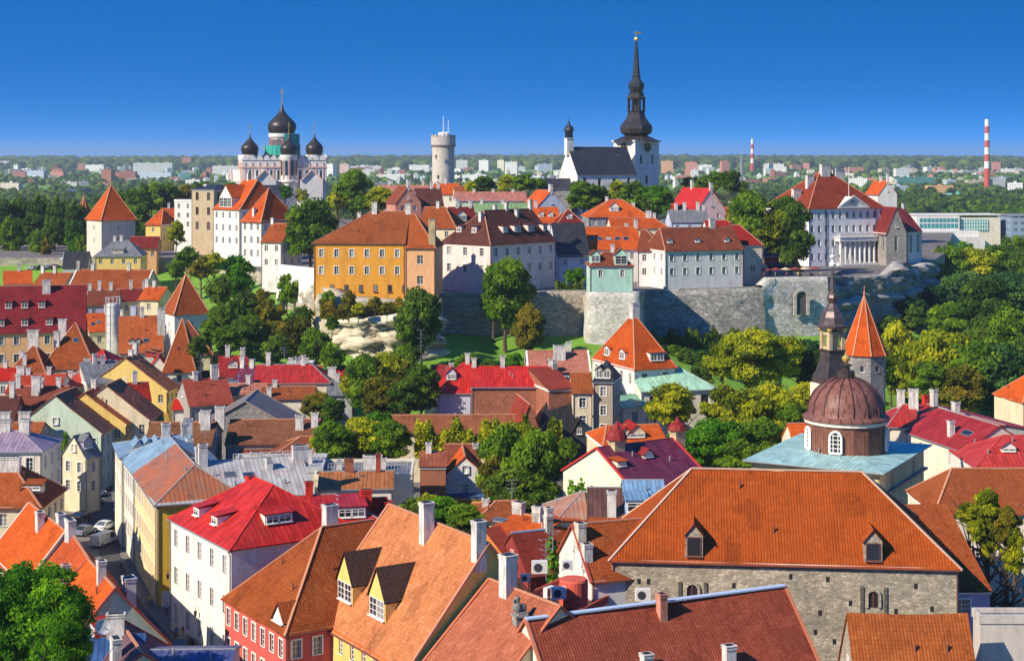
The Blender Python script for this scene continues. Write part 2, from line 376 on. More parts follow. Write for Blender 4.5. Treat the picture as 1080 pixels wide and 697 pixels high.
def gzn(x, y):
    x = np.asarray(x, float); y = np.asarray(y, float)
    d = plat_dist(x, y)
    amp = np.interp(x, [-200, -75, -45, -20, 60, 130], [22, 22, 17, 16.5, 12, 11])
    wid = np.interp(x, [-200, -75, -20], [75, 75, 62])
    t = np.clip(1 - np.maximum(d, 0) / wid, 0, 1)
    z = amp * t ** 1.25
    far = 4 + 27 * (np.clip((y - 1800) / 5600, 0, 1)) ** 1.25 + 3 * np.sin(x / 700 + 1) * np.clip((y - 2500) / 3000, 0, 1)
    z = np.where(y > 900, np.interp(y, [900, 1200], [2, 4]) * (y < 1800) + far * (y >= 1800), z)
    und = 0.8 * np.sin(x / 13.0 + y / 21.0) * np.clip((y - 345) / 40, 0, 1) * np.clip(t * 3, 0, 1)
    return z + und
def gz(x, y): return float(gzn(np.array([x]), np.array([y]))[0])

def grid_mesh(name, xs, ys, mat, dz=0.0, zf=None):
    X, Y = np.meshgrid(xs, ys); Z = (zf or gzn)(X, Y) + dz
    V = np.stack([X.ravel(), Y.ravel(), Z.ravel()], 1); nx, ny = len(xs), len(ys)
    i, j = np.meshgrid(np.arange(nx - 1), np.arange(ny - 1)); a = (j * nx + i).ravel()
    Fq = np.stack([a, a + 1, a + nx + 1, a + nx], 1)
    return npmesh(name, V, Fq, None, mat, smooth=True)
xs = np.concatenate([[-14000, -8000, -5000, -3000, -1800, -1000, -600, -400, -300], np.arange(-240, 260, 4), [300, 400, 600, 1000, 1800, 3000, 5000, 8000, 14000]])
ys = np.concatenate([[-3000, -1000, -300, 0, 60, 120], np.arange(160, 640, 4), [680, 740, 800, 860, 899, 901, 1000, 1200, 1500, 1799], np.arange(1900, 7600, 250), [8500, 10000, 14000]])
ground = link('ground', grid_mesh('ground', xs, ys, M('ground', 'grass')))
tag(ground, kind='structure')

mb = MB()      # plateau of the upper town
n = len(PLATEAU)
mb.face([(x, y, 25) for x, y in PLATEAU], None, 0)
for i in range(n):
    a, b = PLATEAU[i], PLATEAU[(i + 1) % n]
    mb.face([(a[0], a[1], -3), (b[0], b[1], -3), (b[0], b[1], 25), (a[0], a[1], 25)], None, 1)
tag(mb.build('hill', [M('ground', 'paving'), M('rock', 'rock')]), kind='structure')

# paving of the lower town, flat where the ground is flat
mb = MB(); mb.face([(-230, 100, .02), (230, 100, .02), (230, 322, .02), (-230, 322, .02)])
tag(mb.build('pavement', M('ground', 'paving')), kind='structure')
mb = MB()      # the street running away on the left
Lp = [(190, 760), (150, 660), (112, 600), (92, 556), (92, 530), (116, 508), (122, 497)]
Rp = [(262, 760), (205, 683), (163, 637), (140, 590), (133, 550), (128, 520), (127, 497)]
for k in range(len(Lp) - 1):
    q = [P(*Lp[k], .04), P(*Rp[k], .04), P(*Rp[k + 1], .04), P(*Lp[k + 1], .04)]
    mb.face([tuple(v) for v in q])
tag(mb.build('road', M('ground', 'asphalt')), kind='structure')
mb = MB()      # kerb and pavement strip along the yellow facade
for k in range(1, len(Rp) - 1):
    a, b = P(*Rp[k], 0), P(*Rp[k + 1], 0); d = (b - a).normalized(); s = Vector((-d.y, d.x, 0))
    for v0, v1, z in ((0, 1.7, .13),):
        p = [a + s * v0, b + s * v0, b + s * v1, a + s * v1]
        mb.face([(q.x, q.y, z) for q in p]); mb.face([(p[3].x, p[3].y, 0.03), (p[2].x, p[2].y, .03), (p[2].x, p[2].y, z), (p[3].x, p[3].y, z)])
tag(mb.build('sidewalk', M('ground', 'paving')), kind='structure')

# hazy air round the whole place
hz = MB(); hz.box(-14200, 14200, -3200, 14200, -14, 128)
hzm = bpy.data.materials.new('air'); hzm.use_nodes = True; hzm.node_tree.nodes.clear()
_o = hzm.node_tree.nodes.new('ShaderNodeOutputMaterial'); _v = hzm.node_tree.nodes.new('ShaderNodeVolumePrincipled')
_v.inputs['Color'].default_value = (0.75, 0.87, 1.0, 1); _v.inputs['Density'].default_value = 0.00008; _v.inputs['Anisotropy'].default_value = 0.2
hzm.node_tree.links.new(_v.outputs[0], _o.inputs['Volume'])
tag(hz.build('haze', hzm), kind='stuff')

# ------------------------------------------------------------------ buildings
def parse(m, default):
    if isinstance(m, str):
        if ':' in m: k, c = m.split(':'); return M(k, c)
        return M(default, m)
    if isinstance(m, tuple): return M(default, m)
    return m
_wcache = {}
def win_meshes(w, h, style, trim):
    key = (round(w, 1), round(h, 1), style, trim)
    if key in _wcache: return _wcache[key]
    w, h = key[0], key[1]
    fr = MB(); t = 0.09; d0, d1 = 0.02, 0.10
    hw = w / 2
    arch = style == 'arch'
    # frame sits in the recess; local y points into the wall, z up, origin at the sill centre
    fr.box(-hw, -hw + t, d0, d1, 0, h); fr.box(hw - t, hw, d0, d1, 0, h); fr.box(-hw + t, hw - t, d0, d1, 0, t); fr.box(-hw + t, hw - t, d0, d1, h - t, h)
    if style != 'plain' and style != 'dark':
        fr.box(-.04, .04, d0, d1, t, h - t); fr.box(-hw + t, -.04, d0, d1, h * .64 - .035, h * .64 + .035); fr.box(.04, hw - t, d0, d1, h * .64 - .035, h * .64 + .035)
        if h > 1.3:
            fr.box(-hw + t, -.04, d0, d1, h * .32 - .025, h * .32 + .025); fr.box(.04, hw - t, d0, d1, h * .32 - .025, h * .32 + .025)
    fr.box(-hw - .12, hw + .12, -.24, .02, -.09, .0)          # sill
    if style in ('trim', 'std2'):                               # moulded surround standing proud of the wall
        fr.box(-hw - .16, -hw, -.23, -.13, -.0, h + .16); fr.box(hw, hw + .16, -.23, -.13, 0, h + .16); fr.box(-hw, hw, -.23, -.13, h, h + .16)
    pn = MB(); pn.face([(-hw + .03, .07, .03), (hw - .03, .07, .03), (hw - .03, .07, h - .03), (-hw + .03, .07, h - .03)])
    tm = M('paint', trim, r=0.5)
    def mesh(b, nm, m):
        o = b.build(nm, m); me = o.data; bpy.data.objects.remove(o); return me
    r = (mesh(fr, 'window', tm), mesh(pn, 'pane', M('glass')))
    _wcache[key] = r
    return r
def put_window(root, x, y, z, ang, w, h, style='std', trim='white', rec=0.15, name='window'):
    """ang: direction of the wall run; outward is to its right"""
    fm, pm = win_meshes(w, h, style, trim)
    ox, oy = -math.sin(ang) * rec, math.cos(ang) * rec
    o = bpy.data.objects.new(name, fm); COL.objects.link(o); o.parent = root
    o.location = (x + ox, y + oy, z); o.rotation_euler = (0, 0, ang)
    p = bpy.data.objects.new('pane', pm); COL.objects.link(p); p.parent = o
    return o

def facade(mb, x0, y0, ang, L, z0, z1, wins, depth=0.2, mi=0):
    c, s = math.cos(ang), math.sin(ang)
    def pt(u, z, d=0): return (x0 + c * u - s * d, y0 + s * u + c * d, z)
    us = sorted({0.0, L} | {round(w[0], 3) for w in wins} | {round(w[0] + w[2], 3) for w in wins})
    zs = sorted({round(z0, 3), round(z1, 3)} | {round(w[1], 3) for w in wins} | {round(w[1] + w[3], 3) for w in wins})
    for i in range(len(us) - 1):
        if us[i + 1] - us[i] < 1e-3: continue
        um = (us[i] + us[i + 1]) / 2; run = None
        for j in range(len(zs) - 1):
            zm = (zs[j] + zs[j + 1]) / 2
            hole = any(w[0] < um < w[0] + w[2] and w[1] < zm < w[1] + w[3] for w in wins)
            if not hole:
                if run is None: run = zs[j]
                end = zs[j + 1]
            if (hole or j == len(zs) - 2) and run is not None:
                a, b, e, f = us[i], us[i + 1], run, end
                mb.face([pt(a, e), pt(b, e), pt(b, f), pt(a, f)], [(a, e), (b, e), (b, f), (a, f)], mi); run = None
    for (u, z, w, h) in wins:
        a, b, e, f = u, u + w, z, z + h
        mb.face([pt(a, e), pt(a, e, depth), pt(b, e, depth), pt(b, e)][::-1], None, mi)
        mb.face([pt(a, f), pt(b, f), pt(b, f, depth), pt(a, f, depth)][::-1], None, mi)
        mb.face([pt(a, e), pt(a, f), pt(a, f, depth), pt(a, e, depth)][::-1], None, mi)
        mb.face([pt(b, e), pt(b, e, depth), pt(b, f, depth), pt(b, f)][::-1], None, mi)

HOUSES = []
BOXES = []
def build_house(name, label, O, yaw, L, W, ze, rh, ia=0, ib=0, wall='cream', roof='orange', rkind='tile', rows=3, sh=3.3, sp=2.9, win=(1.05, 1.65), wstyle='std',
                wtrim='white', base=None, chim=(), dorm=(), caps='auto', trim=None, winsides='auto', door=False, o=0.35, cat='house', group=None, shape='pitched', wall2=None,
                sky=(), eave_off=1.0, gwin=True, verge=None, seed=None, nwin={}, autochim=0, acol='white', tw=None, var=None, plinth=None, capw=None):
    """ridge along local x, footprint 0..L by 0..W, local y=0 is side S"""
    rr = random.Random(hash(label) % 9999 if seed is None else seed) if False else random.Random(len(HOUSES) * 13 + 5)
    ex = Vector((math.cos(yaw), math.sin(yaw), 0)); ey = Vector((-math.sin(yaw), math.cos(yaw), 0))
    O = Vector((O[0], O[1], 0))
    if base is None:
        cs = [O, O + ex * L, O + ex * L + ey * W, O + ey * W]
        base = min(gz(q.x, q.y) for q in cs)
        pd = plat_dist(np.array([(O + ex * L / 2 + ey * W / 2).x]), np.array([(O + ex * L / 2 + ey * W / 2).y]))[0]
        if pd < 0: base = 25.0
    if base < 1: base = 0
    if ia + ib > L * .98: ia, ib = ia * L * .98 / (ia + ib), ib * L * .98 / (ia + ib)
    root = thing(name, label, cat, (O.x, O.y, base), yaw, group)
    E = ze - base; H = rh; hw = W / 2; m = H / hw if hw else 0
    tr = trim or 'white'
    wm = parse(wall, 'plaster'); 
    kw = {}
    if rkind == 'tile' and tw: kw['tw'] = tw; kw['th'] = tw * 1.4
    if rkind == 'tile' and var is not None: kw['var'] = var
    rm = M(rkind, roof, **kw) if isinstance(roof, (str, tuple)) else roof
    # which sides does the photo's viewpoint see
    sides = {'S': (0, 0, 0.0, L), 'E': (L, 0, math.pi / 2, W), 'N': (L, W, math.pi, L), 'W': (0, W, -math.pi / 2, W)}
    wb = MB(); wl_ = []
    cornice = MB()
    for k, (sx, sy, an, ln) in sides.items():
        mid = O + ex * (sx + math.cos(an) * ln / 2) + ey * (sy + math.sin(an) * ln / 2)
        ang = yaw + an; nrm = Vector((math.sin(ang), -math.cos(ang), 0))
        vis = nrm.dot(Vector((-mid.x, -mid.y, 0)).normalized()) > 0.06
        top = E
        if shape == 'shed' and k == 'N': top = E + H
        wins = []
        want = vis if winsides == 'auto' else (k in winsides)
        if want and rows > 0 and ln > 2.2:
            ww, wh = win
            n = nwin.get(k, max(1, int(round((ln - 1.2) / sp))))
            step = ln / n
            for r in range(rows):
                z = E - eave_off - wh - r * sh
                if z < 0.9: break
                for i in range(n):
                    wins.append((step * (i + .5) - ww / 2, z, ww, wh))
        if door and want and k == door and rows > 0:
            dx = ln / 2
            wins = [w for w in wins if not (w[1] < 2.6 and abs(w[0] + w[2] / 2 - dx) < 1.2)]
            wins.append((dx - .6, 0.15, 1.2, 2.3))
        facade(wb, sx, sy, an, ln, -1.5 if k != 'x' else 0, top, wins)
        for w in wins:
            c, s = math.cos(an), math.sin(an); u = w[0] + w[2] / 2
            isdoor = w[1] < 0.3 and w[3] > 2.2
            if isdoor:
                db = MB(); db.box(-.6, .6, .02, .1, 0, 2.3); db.box(-.45, -.06, -.02, .02, .25, 1.9); db.box(.06, .45, -.02, .02, .25, 1.9)
                d = db.build('door', M('paint', 'dark_brown'), root, (sx + c * u - s * .1, sy + s * u + c * .1, w[1]), an)
            else:
                put_window(root, sx + c * u, sy + s * u, w[1], an, w[2], w[3], wstyle, wtrim)
        if vis and tr and shape != 'flat' and E > 3:   # eaves band
            c, s = math.cos(an), math.sin(an)
            gable = (k == 'W' and ia == 0) or (k == 'E' and ib == 0)
            if not (gable and shape == 'pitched') and top == E:
                q = [(0, -.0), (ln, -.0)]
                a = Vector((sx, sy, E - .22)); d = Vector((c, s, 0)); nr = Vector((s, -c, 0))
                cornice.beam(a - d * .12 + nr * .09, a + d * (ln + .12) + nr * .09, .17, .34)
    # gable triangles, slabs
    if shape == 'pitched':
        if ia == 0: wb.face([(0, W, E), (0, 0, E), (0, hw, E + H)], [(W, E), (0, E), (hw, E + H)])
        if ib == 0: wb.face([(L, 0, E), (L, W, E), (L, hw, E + H)], [(0, E), (W, E), (hw, E + H)])
    elif shape == 'shed':
        wb.face([(0, W, E), (0, 0, E), (0, W, E + H)]); wb.face([(L, 0, E), (L, W, E), (L, W, E + H)])
    wobj = wb.build('wall', wm, root)
    if cornice.f: cornice.build('cornice', M('paint', tr, r=0.6), root)
    if plinth:
        pb = MB(); pb.box(-.08, L + .08, -.08, W + .08, -1, 1.1); pb.build('plinth', parse(plinth, 'stone'), root)
    # roof
    t = 0.16; rb = MB()
    if shape == 'pitched':
        ex0 = (o * ia / hw) if ia > 0 else -0; g = 0.18
        x0 = -(o * ia / hw) if ia > 0 else -g; x1 = L + ((o * ib / hw) if ib > 0 else g)
        y0, y1 = -o, W + o; zz = E - o * m + t; zr = E + H + t
        r0 = (ia if ia > 0 else -g, hw, zr); r1 = (L - ib if ib > 0 else L + g, hw, zr)
        def quad(pts, mode):
            uv = []
            for p in pts:
                if mode in 'SN': d = math.hypot((p[1] + o) if mode == 'S' else (W + o - p[1]), p[2] - zz); uv.append((p[0], d))
                else: d = math.hypot((p[0] - x0) if mode == 'W' else (x1 - p[0]), p[2] - zz); uv.append((p[1], d))
            # drop duplicates
            pp, uu = [], []
            for p, q in zip(pts, uv):
                if not pp or (Vector(p) - Vector(pp[-1])).length > 1e-4: pp.append(p); uu.append(q)
            if len(pp) > 2: rb.face(pp, uu)
            low = [(p[0], p[1], p[2] - t) for p in pp]
            rb.face(low[::-1], uu[::-1])
        A, B, Cc, D = (x0, y0, zz), (x1, y0, zz), (x1, y1, zz), (x0, y1, zz)
        quad([A, B, r1, r0], 'S'); quad([Cc, D, r0, r1], 'N')
        if ib > 0: quad([B, Cc, r1], 'E')
        if ia > 0: quad([D, A, r0], 'W')
        edges = [(A, B), (Cc, D)]
        edges += [(B, Cc)] if ib > 0 else [(B, r1), (r1, Cc)]
        edges += [(D, A)] if ia > 0 else [(D, r0), (r0, A)]
        for p, q in edges:
            rb.face([(p[0], p[1], p[2] - t), (q[0], q[1], q[2] - t), q, p], [(0, 0), (1, 0), (1, .1), (0, .1)])
    elif shape == 'shed':
        m2 = H / W
        A, B, Cc, D = (-.2, -o, E - o * m2 + t), (L + .2, -o, E - o * m2 + t), (L + .2, W + .1, E + H + .1 * m2 + t), (-.2, W + .1, E + H + .1 * m2 + t)
        sl_ = math.hypot(W + o, H)
        rb.face([A, B, Cc, D], [(A[0], 0), (B[0], 0), (B[0], sl_), (A[0], sl_)])
        lo = [(p[0], p[1], p[2] - t) for p in (A, B, Cc, D)]; rb.face(lo[::-1])
        for p, q in ((A, B), (B, Cc), (Cc, D), (D, A)): rb.face([(p[0], p[1], p[2] - t), (q[0], q[1], q[2] - t), q, p])
    else:
        rb.box(-.0, L, 0, W, E - .05, E + .12); r_p = MB()
        for bx_ in ((-.12, L + .12, -.12, .18), (-.12, L + .12, W - .18, W + .12), (-.12, .18, .18, W - .18), (L - .18, L + .12, .18, W - .18)):
            r_p.box(*bx_, E - .3, E + .55)
        r_p.build('parapet', wm if trim is None else M('plaster', tr), root)
    robj = rb.build('roof', rm, root)
    if rkind == 'tile' and shape != 'flat' and O.y < 340:      # old roofs sag and ripple
        import bmesh
        from mathutils import noise as _nz
        bm = bmesh.new(); bm.from_mesh(robj.data); bmesh.ops.remove_doubles(bm, verts=bm.verts, dist=1e-4)
        for _ in range(3):
            lng = [e for e in bm.edges if e.calc_length() > 1.8]
            if lng: bmesh.ops.subdivide_edges(bm, edges=lng, cuts=1, use_grid_fill=True)
        off = rr.uniform(0, 99)
        for v in bm.verts:
            v.co.z += .13 * _nz.noise((v.co.x * .22 + off, v.co.y * .22, v.co.z * .22)) + .05 * _nz.noise((v.co.x * .7 + off, v.co.y * .7, v.co.z * .7)) - .10 * max(0.0, math.sin(math.pi * min(1, max(0, v.co.x / L)))) * (1 if L > 12 else .3)
        bm.to_mesh(robj.data); bm.free()
    def plane_z(x, y):
        if shape == 'flat': return E + .12
        if shape == 'shed': return E + (y / W) * H + t
        z = min(y, W - y) * m
        if ia > 0: z = min(z, x * H / ia)
        if ib > 0: z = min(z, (L - x) * H / ib)
        return E + z + t
    if shape == 'pitched' and caps:
        cm = {'auto': ('paint', (0.50, 0.22, 0.12)) if rkind == 'tile' else ('paint', tuple(x * .8 for x in C[roof]) if isinstance(roof, str) else (.3, .3, .3))}.get(caps, ('paint', caps))
        cb = MB(); cw = capw or (.26 if rkind == 'tile' else .12)
        cb.beam((r0[0], hw, zr + .02), (r1[0], hw, zr + .02), cw, .16)
        if ib > 0:
            cb.beam(B, r1, cw, .14); cb.beam(Cc, r1, cw, .14)
        if ia > 0:
            cb.beam(A, r0, cw, .14); cb.beam(D, r0, cw, .14)
        if verge:
            for en, xx in ((ia, x0), (ib, x1)):
                if en == 0:
                    cb2 = MB()
                    cb2.beam((xx, y0, zz), (xx, hw, zr), .34, .2); cb2.beam((xx, y1, zz), (xx, hw, zr), .34, .2)
                    cb2.build('verge', M('paint', verge, r=.7), root)
        cb.build('ridge_cap', M(*cm, r=.8), robj)
    # gutters along visible eaves
    if shape == 'pitched' and E > 4:
        gm = M('paint', 'dark_brown' if rkind == 'tile' else 'grey')
        for yy, ws_ in ((y0 - .06, 0), (y1 + .06, W)):
            gb = MB(); gb.beam((x0, yy, zz - .1), (x1, yy, zz - .1), .13, .12); gb.build('gutter', gm, robj)
            mid = O + ex * L / 2 + ey * ws_; nv = ey * (-1 if ws_ == 0 else 1)
            if nv.dot(Vector((-mid.x, -mid.y, 0)).normalized()) > .05:
                for xx in (.18, L - .18):
                    gb = MB(); oy = -.1 if ws_ == 0 else W + .1; gb.beam((xx, yy, zz - .15), (xx, oy, zz - .7), .11, .11); gb.beam((xx, oy, zz - .7), (xx, oy, -1), .11, .11); gb.build('downpipe', gm, root)
        for _ in range(rr.choice([0, 1, 2, 3])):
            s_ = rr.uniform(.25, .8); xx = rr.uniform(.15, .85) * L; yy = s_ * hw if rr.random() < .7 else W - s_ * hw; h = min(yy, W - yy) * m
            if ia > 0: h = min(h, xx * H / ia)
            if ib > 0: h = min(h, (L - xx) * H / ib)
            gb = MB(); gb.lathe([(.1, E + h - .1), (.1, E + h + .75), (.17, E + h + .78), (.03, E + h + .92)], 7, xx, yy); gb.build('vent_pipe', gm, robj)
    # chimneys
    wx = lambda x, y: O + ex * x + ey * y
    def solve_x(px, y, z):     # local x whose image column is px on the line (y, z)
        kx = (px - CX) / F; q0 = wx(0, y)
        den = ex.x - kx * ex.y
        if abs(den) < 1e-4: return L / 2
        return (kx * q0.y - q0.x) / den
    chs = list(chim)
    for i in range(autochim):
        chs.append(dict(f=rr.uniform(.12, .88), s=rr.choice([0, 0, .35, -.3]), h=rr.uniform(1.1, 2.0), w=rr.uniform(.7, 1.1), d=rr.uniform(.7, 1.6), col=acol))
    for c in chs:
        if isinstance(c, tuple): c = dict(px=c[0], h=c[1], **(c[2] if len(c) > 2 else {}))
        s_ = c.get('s', 0)   # 0 ridge, 1 at S eave, -1 at N eave
        y = hw * (1 - s_) if shape != 'shed' else W * (1 - s_) * .9
        x = solve_x(c['px'], y, 0) if 'px' in c else c['f'] * L
        x = max(.3, min(L - .3, x)) if not c.get('free') else x
        w_, d_ = c.get('w', .9) / 2, c.get('d', .9) / 2
        zt = plane_z(x, y); b_ = MB(); h_ = c['h']
        b_.box(x - w_, x + w_, y - d_, y + d_, zt - (w_ + d_) * max(m, .3) - .3, zt + h_)
        b_.box(x - w_ - .07, x + w_ + .07, y - d_ - .07, y + d_ + .07, zt + h_ - .28, zt + h_ - .12)
        b_.box(x - w_ - .10, x + w_ + .10, y - d_ - .10, y + d_ + .10, zt + h_, zt + h_ + .1, 0)
        b_.box(x - w_ + .15, x + w_ - .15, y - d_ + .15, y + d_ - .15, zt + h_ + .1, zt + h_ + .16, 1)
        cc = c.get('col', 'white')
        cobj = b_.build('chimney', [M('brick', cc) if cc == 'brick' else M('plaster', cc, dirty=1), M('paint', 'black')], robj)
        if c.get('pots'):
            pb = MB()
            for q in range(c['pots']):
                yy = y + (q - (c['pots'] - 1) / 2) * .42
                pb.lathe([(.13, zt + h_ + .1), (.15, zt + h_ + .7), (.11, zt + h_ + .75)], 8, x, yy)
            pb.build('chimney_pot', M('paint', 'salmon'), cobj) if False else pb.build('chimney_pot', M('paint', 'salmon'), robj)
    # dormers: dict(px or f, s up-slope fraction, side, w, h, kind, roof)
    for d in dorm:
        side = d.get('side', 'S'); w_, h_ = d.get('w', 1.5), d.get('h', 1.3); s_ = d.get('s', .35); dk = d.get('kind', 'gable')
        inset = {'E': ib, 'W': ia}.get(side, 0)
        if side in 'SN':
            y = s_ * hw if side == 'S' else W - s_ * hw
            x = solve_x(d['px'], y, 0) if 'px' in d else d['f'] * L
            ang = 0 if side == 'S' else math.pi; mm = m
        else:
            x = s_ * inset if side == 'W' else L - s_ * inset
            kx = (d['px'] - CX) / F if 'px' in d else 0; q0 = wx(x, 0); den = ey.x - kx * ey.y
            y = (kx * q0.y - q0.x) / den if ('px' in d and abs(den) > 1e-4) else d.get('f', .5) * W
            ang = math.pi / 2 if side == 'E' else -math.pi / 2; mm = H / inset if inset else m
        z = plane_z(x, y) - .05
        hr = d.get('hr', w_ * .45 if dk == 'gable' else .35); lg = (h_ + hr) / max(mm, .25) + .2
        db = MB(); db.box(-w_ / 2, w_ / 2, 0, lg, -.3, h_)
        if dk == 'gable': db.face([(-w_ / 2, 0, h_), (w_ / 2, 0, h_), (0, 0, h_ + hr)])
        do = db.build('dormer', parse(d.get('wall', wall), 'plaster'), root, (x, y, z), ang)
        dr = MB(); oo = .22
        if dk == 'gable':
            for sgn in (-1, 1):
                a = (sgn * (w_ / 2 + oo), -oo, h_ - oo * hr / (w_ / 2)); b = (sgn * (w_ / 2 + oo), lg, a[2]); c1 = (0, lg, h_ + hr); c0 = (0, -oo, h_ + hr)
                q = [a, b, c1, c0] if sgn > 0 else [b, a, c0, c1]
                sl2 = math.hypot(w_ / 2 + oo, hr)
                uvq = [(-oo, 0), (lg, 0), (lg, sl2), (-oo, sl2)] if sgn > 0 else [(lg, 0), (-oo, 0), (-oo, sl2), (lg, sl2)]
                dr.face([(p[0], p[1], p[2] + .12) for p in q], uvq)
                dr.face([p for p in q][::-1])
                dr.face([(a[0], a[1], a[2]), (c0[0], c0[1], c0[2]), (c0[0], c0[1], c0[2] + .12), (a[0], a[1], a[2] + .12)])
        else:   # shed dormer sloping gently to the front
            a, b, c1, c0 = (-w_ / 2 - oo, -oo, h_ + .05), (w_ / 2 + oo, -oo, h_ + .05), (w_ / 2 + oo, lg + .5, h_ + .05 + hr), (-w_ / 2 - oo, lg + .5, h_ + .05 + hr)
            dr.face([(p[0], p[1], p[2] + .12) for p in (a, b, c1, c0)], [(a[0], 0), (b[0], 0), (b[0], lg), (a[0], lg)]); dr.face([c0, c1, b, a])
            dr.face([a, b, (b[0], b[1], b[2] + .12), (a[0], a[1], a[2] + .12)])
            dr.face([(w_ / 2, 0, h_), (w_ / 2, lg, h_), (w_ / 2, lg, h_ + hr)]); dr.face([(-w_ / 2, 0, h_), (-w_ / 2, lg, h_), (-w_ / 2, lg, h_ + hr)][::-1])
        dr.build('dormer_roof', rm if 'roof' not in d else M(d.get('rk', rkind), d['roof']), do)
        nw = d.get('nw', 1); ww = (w_ - .3) / nw - .1
        for i in range(nw):
            fb, pm = win_meshes(ww, h_ - .35, d.get('ws', 'std'), wtrim)
            xo = -w_ / 2 + .15 + ((w_ - .3) / nw) * (i + .5)
            # one mesh: frame + pane, standing on the dormer's face
            key = ('dw', round(ww, 1), round(h_ - .35, 1), wtrim, d.get('ws', 'std'))
            if key not in _wcache:
                nb = MB()
                for me_, mi_ in ((fb, 0), (pm, 1)):
                    for pl in me_.polygons: nb.face([me_.vertices[v].co for v in pl.vertices], None, mi_)
                oo_ = nb.build('window', [M('paint', wtrim, r=.5), M('glass')]); _wcache[key] = oo_.data; bpy.data.objects.remove(oo_)
            wo = bpy.data.objects.new('window', _wcache[key]); COL.objects.link(wo); wo.parent = do; wo.location = (xo, -.11, .2)
    for s in sky:   # skylights: (px, s) on side S
        y = s[1] * hw; x = solve_x(s[0], y, 0); z = plane_z(x, y); sb = MB(); a = math.atan(m)
        w2, l2 = s[2] / 2 if len(s) > 2 else .45, .6
        up = Vector((0, math.cos(a), math.sin(a))); nr = Vector((0, -math.sin(a), math.cos(a))); c0 = Vector((x, y, z))
        def q4(w_, l_, hh): return [c0 + Vector((i * w_, 0, 0)) + up * (j * l_) + nr * hh for i, j in ((-1, -1), (1, -1), (1, 1), (-1, 1))]
        o1, o2 = q4(w2, l2, -.05), q4(w2, l2, .12)
        for i in range(4): sb.face([o1[i], o1[(i + 1) % 4], o2[(i + 1) % 4], o2[i]], None, 0)
        sb.face(o2, None, 0); sb.face(q4(w2 - .07, l2 - .07, .125), None, 1)
        sb.build('skylight', [M('paint', 'grey'), M('glass')], robj)
    # small gable windows
    if gwin and shape == 'pitched' and H > 2.6:
        for en, gx, an, sgn in ((ia, 0, -math.pi / 2, -1), (ib, L, math.pi / 2, 1)):
            if en == 0:
                nrm = ex * sgn; mid = wx(gx, hw)
                if nrm.dot(Vector((-mid.x, -mid.y, 0)).normalized()) > 0.1:
                    put_window(root, gx, hw, E + H * .22, an, .9, 1.2, wstyle, wtrim, rec=-.06)
    HOUSES.append((root, label)); BOXES.append((O, ex, ey, L, W, base, ze + rh))
    return root, robj

def EH(name, label, p1, x2, yaw, ze, W, rh=None, ry=None, axis='u', y2=None, **kw):
    """front eave: left corner at photo pixel p1 (height ze), right corner at column x2; yaw in degrees (right end farther), or from row y2"""
    A = P(p1[0], p1[1], ze) if 'D' not in kw else PD(p1[0], p1[1], kw.pop('D'))
    if ze is None: ze = A.z
    if y2 is not None:
        B = P(x2, y2, ze)
    else:
        th = math.radians(yaw); k = (x2 - CX) / F
        s = (k * A.y - A.x) / (math.cos(th) - k * math.sin(th)); B = A + Vector((math.cos(th), math.sin(th), 0)) * s
    d = B - A; d.z = 0; L = d.length; th = math.atan2(d.y, d.x); back = Vector((-d.y, d.x, 0)).normalized()
    if isinstance(W, tuple):      # ('l', px) image column of the left-back corner or ('r', px) of the right-back one
        q = A if W[0] == 'l' else B; k = (W[1] - CX) / F
        W = (k * q.y - q.x) / (back.x - k * back.y)
        W = max(4, min(60, W))
    if ry is not None:
        mid = (A + B) / 2 + back * W / 2; rh = (CZ - (ry - HY) / F * mid.y) - ze
    if axis == 'u': return build_house(name, label, A, th, L, W, ze, rh, **kw)
    return build_house(name, label, B, th + math.pi / 2, W, L, ze, rh, **kw)

def RH(name, label, a, b, zr, e=None, at='a', hw=None, ze=None, ia=0, ib=0, yaw=None, far=None, **kw):
    """ridge from pixel a to pixel b at height zr, e = front eave corner pixel at end 'at'; ia/ib hip insets in units of half width"""
    A = P(a[0], a[1], zr)
    if yaw is None: B = P(b[0], b[1], zr)
    else:
        th = math.radians(yaw)
        if far: B = A + Vector((math.cos(th), math.sin(th), 0)) * far
        else:
            k = (b[0] - CX) / F; s = (k * A.y - A.x) / (math.cos(th) - k * math.sin(th)); B = A + Vector((math.cos(th), math.sin(th), 0)) * s
    d = B - A; d.z = 0; ex = d.normalized(); n = Vector((ex.y, -ex.x, 0))
    if e is not None:
        q, i = (A, -ia) if at == 'a' else (B, ib)
        dirn = n + ex * i; k = (e[0] - CX) / F
        if hw is None:
            hw = (k * q.y - q.x) / (dirn.x - k * dirn.y)
        if hw < 1.5 or hw > 16: print('HW', label[:40], round(hw, 2)); hw = max(2.5, min(14, hw))
        c = q + dirn * hw
        if ze is None: ze = CZ - (e[1] - HY) / F * c.y
    if ze < 2 or ze > zr - .8: print('ZE', label[:40], round(ze, 2), 'zr', zr); ze = max(3, min(zr - 2, ze))
    L = d.length + (ia + ib) * hw; O = A - ex * ia * hw + n * hw
    if d.length > 60: print('LEN', label[:40], d.length)
    return build_house(name, label, O, math.atan2(ex.y, ex.x), L, 2 * hw, ze, zr - ze, ia=ia * hw, ib=ib * hw, **kw)
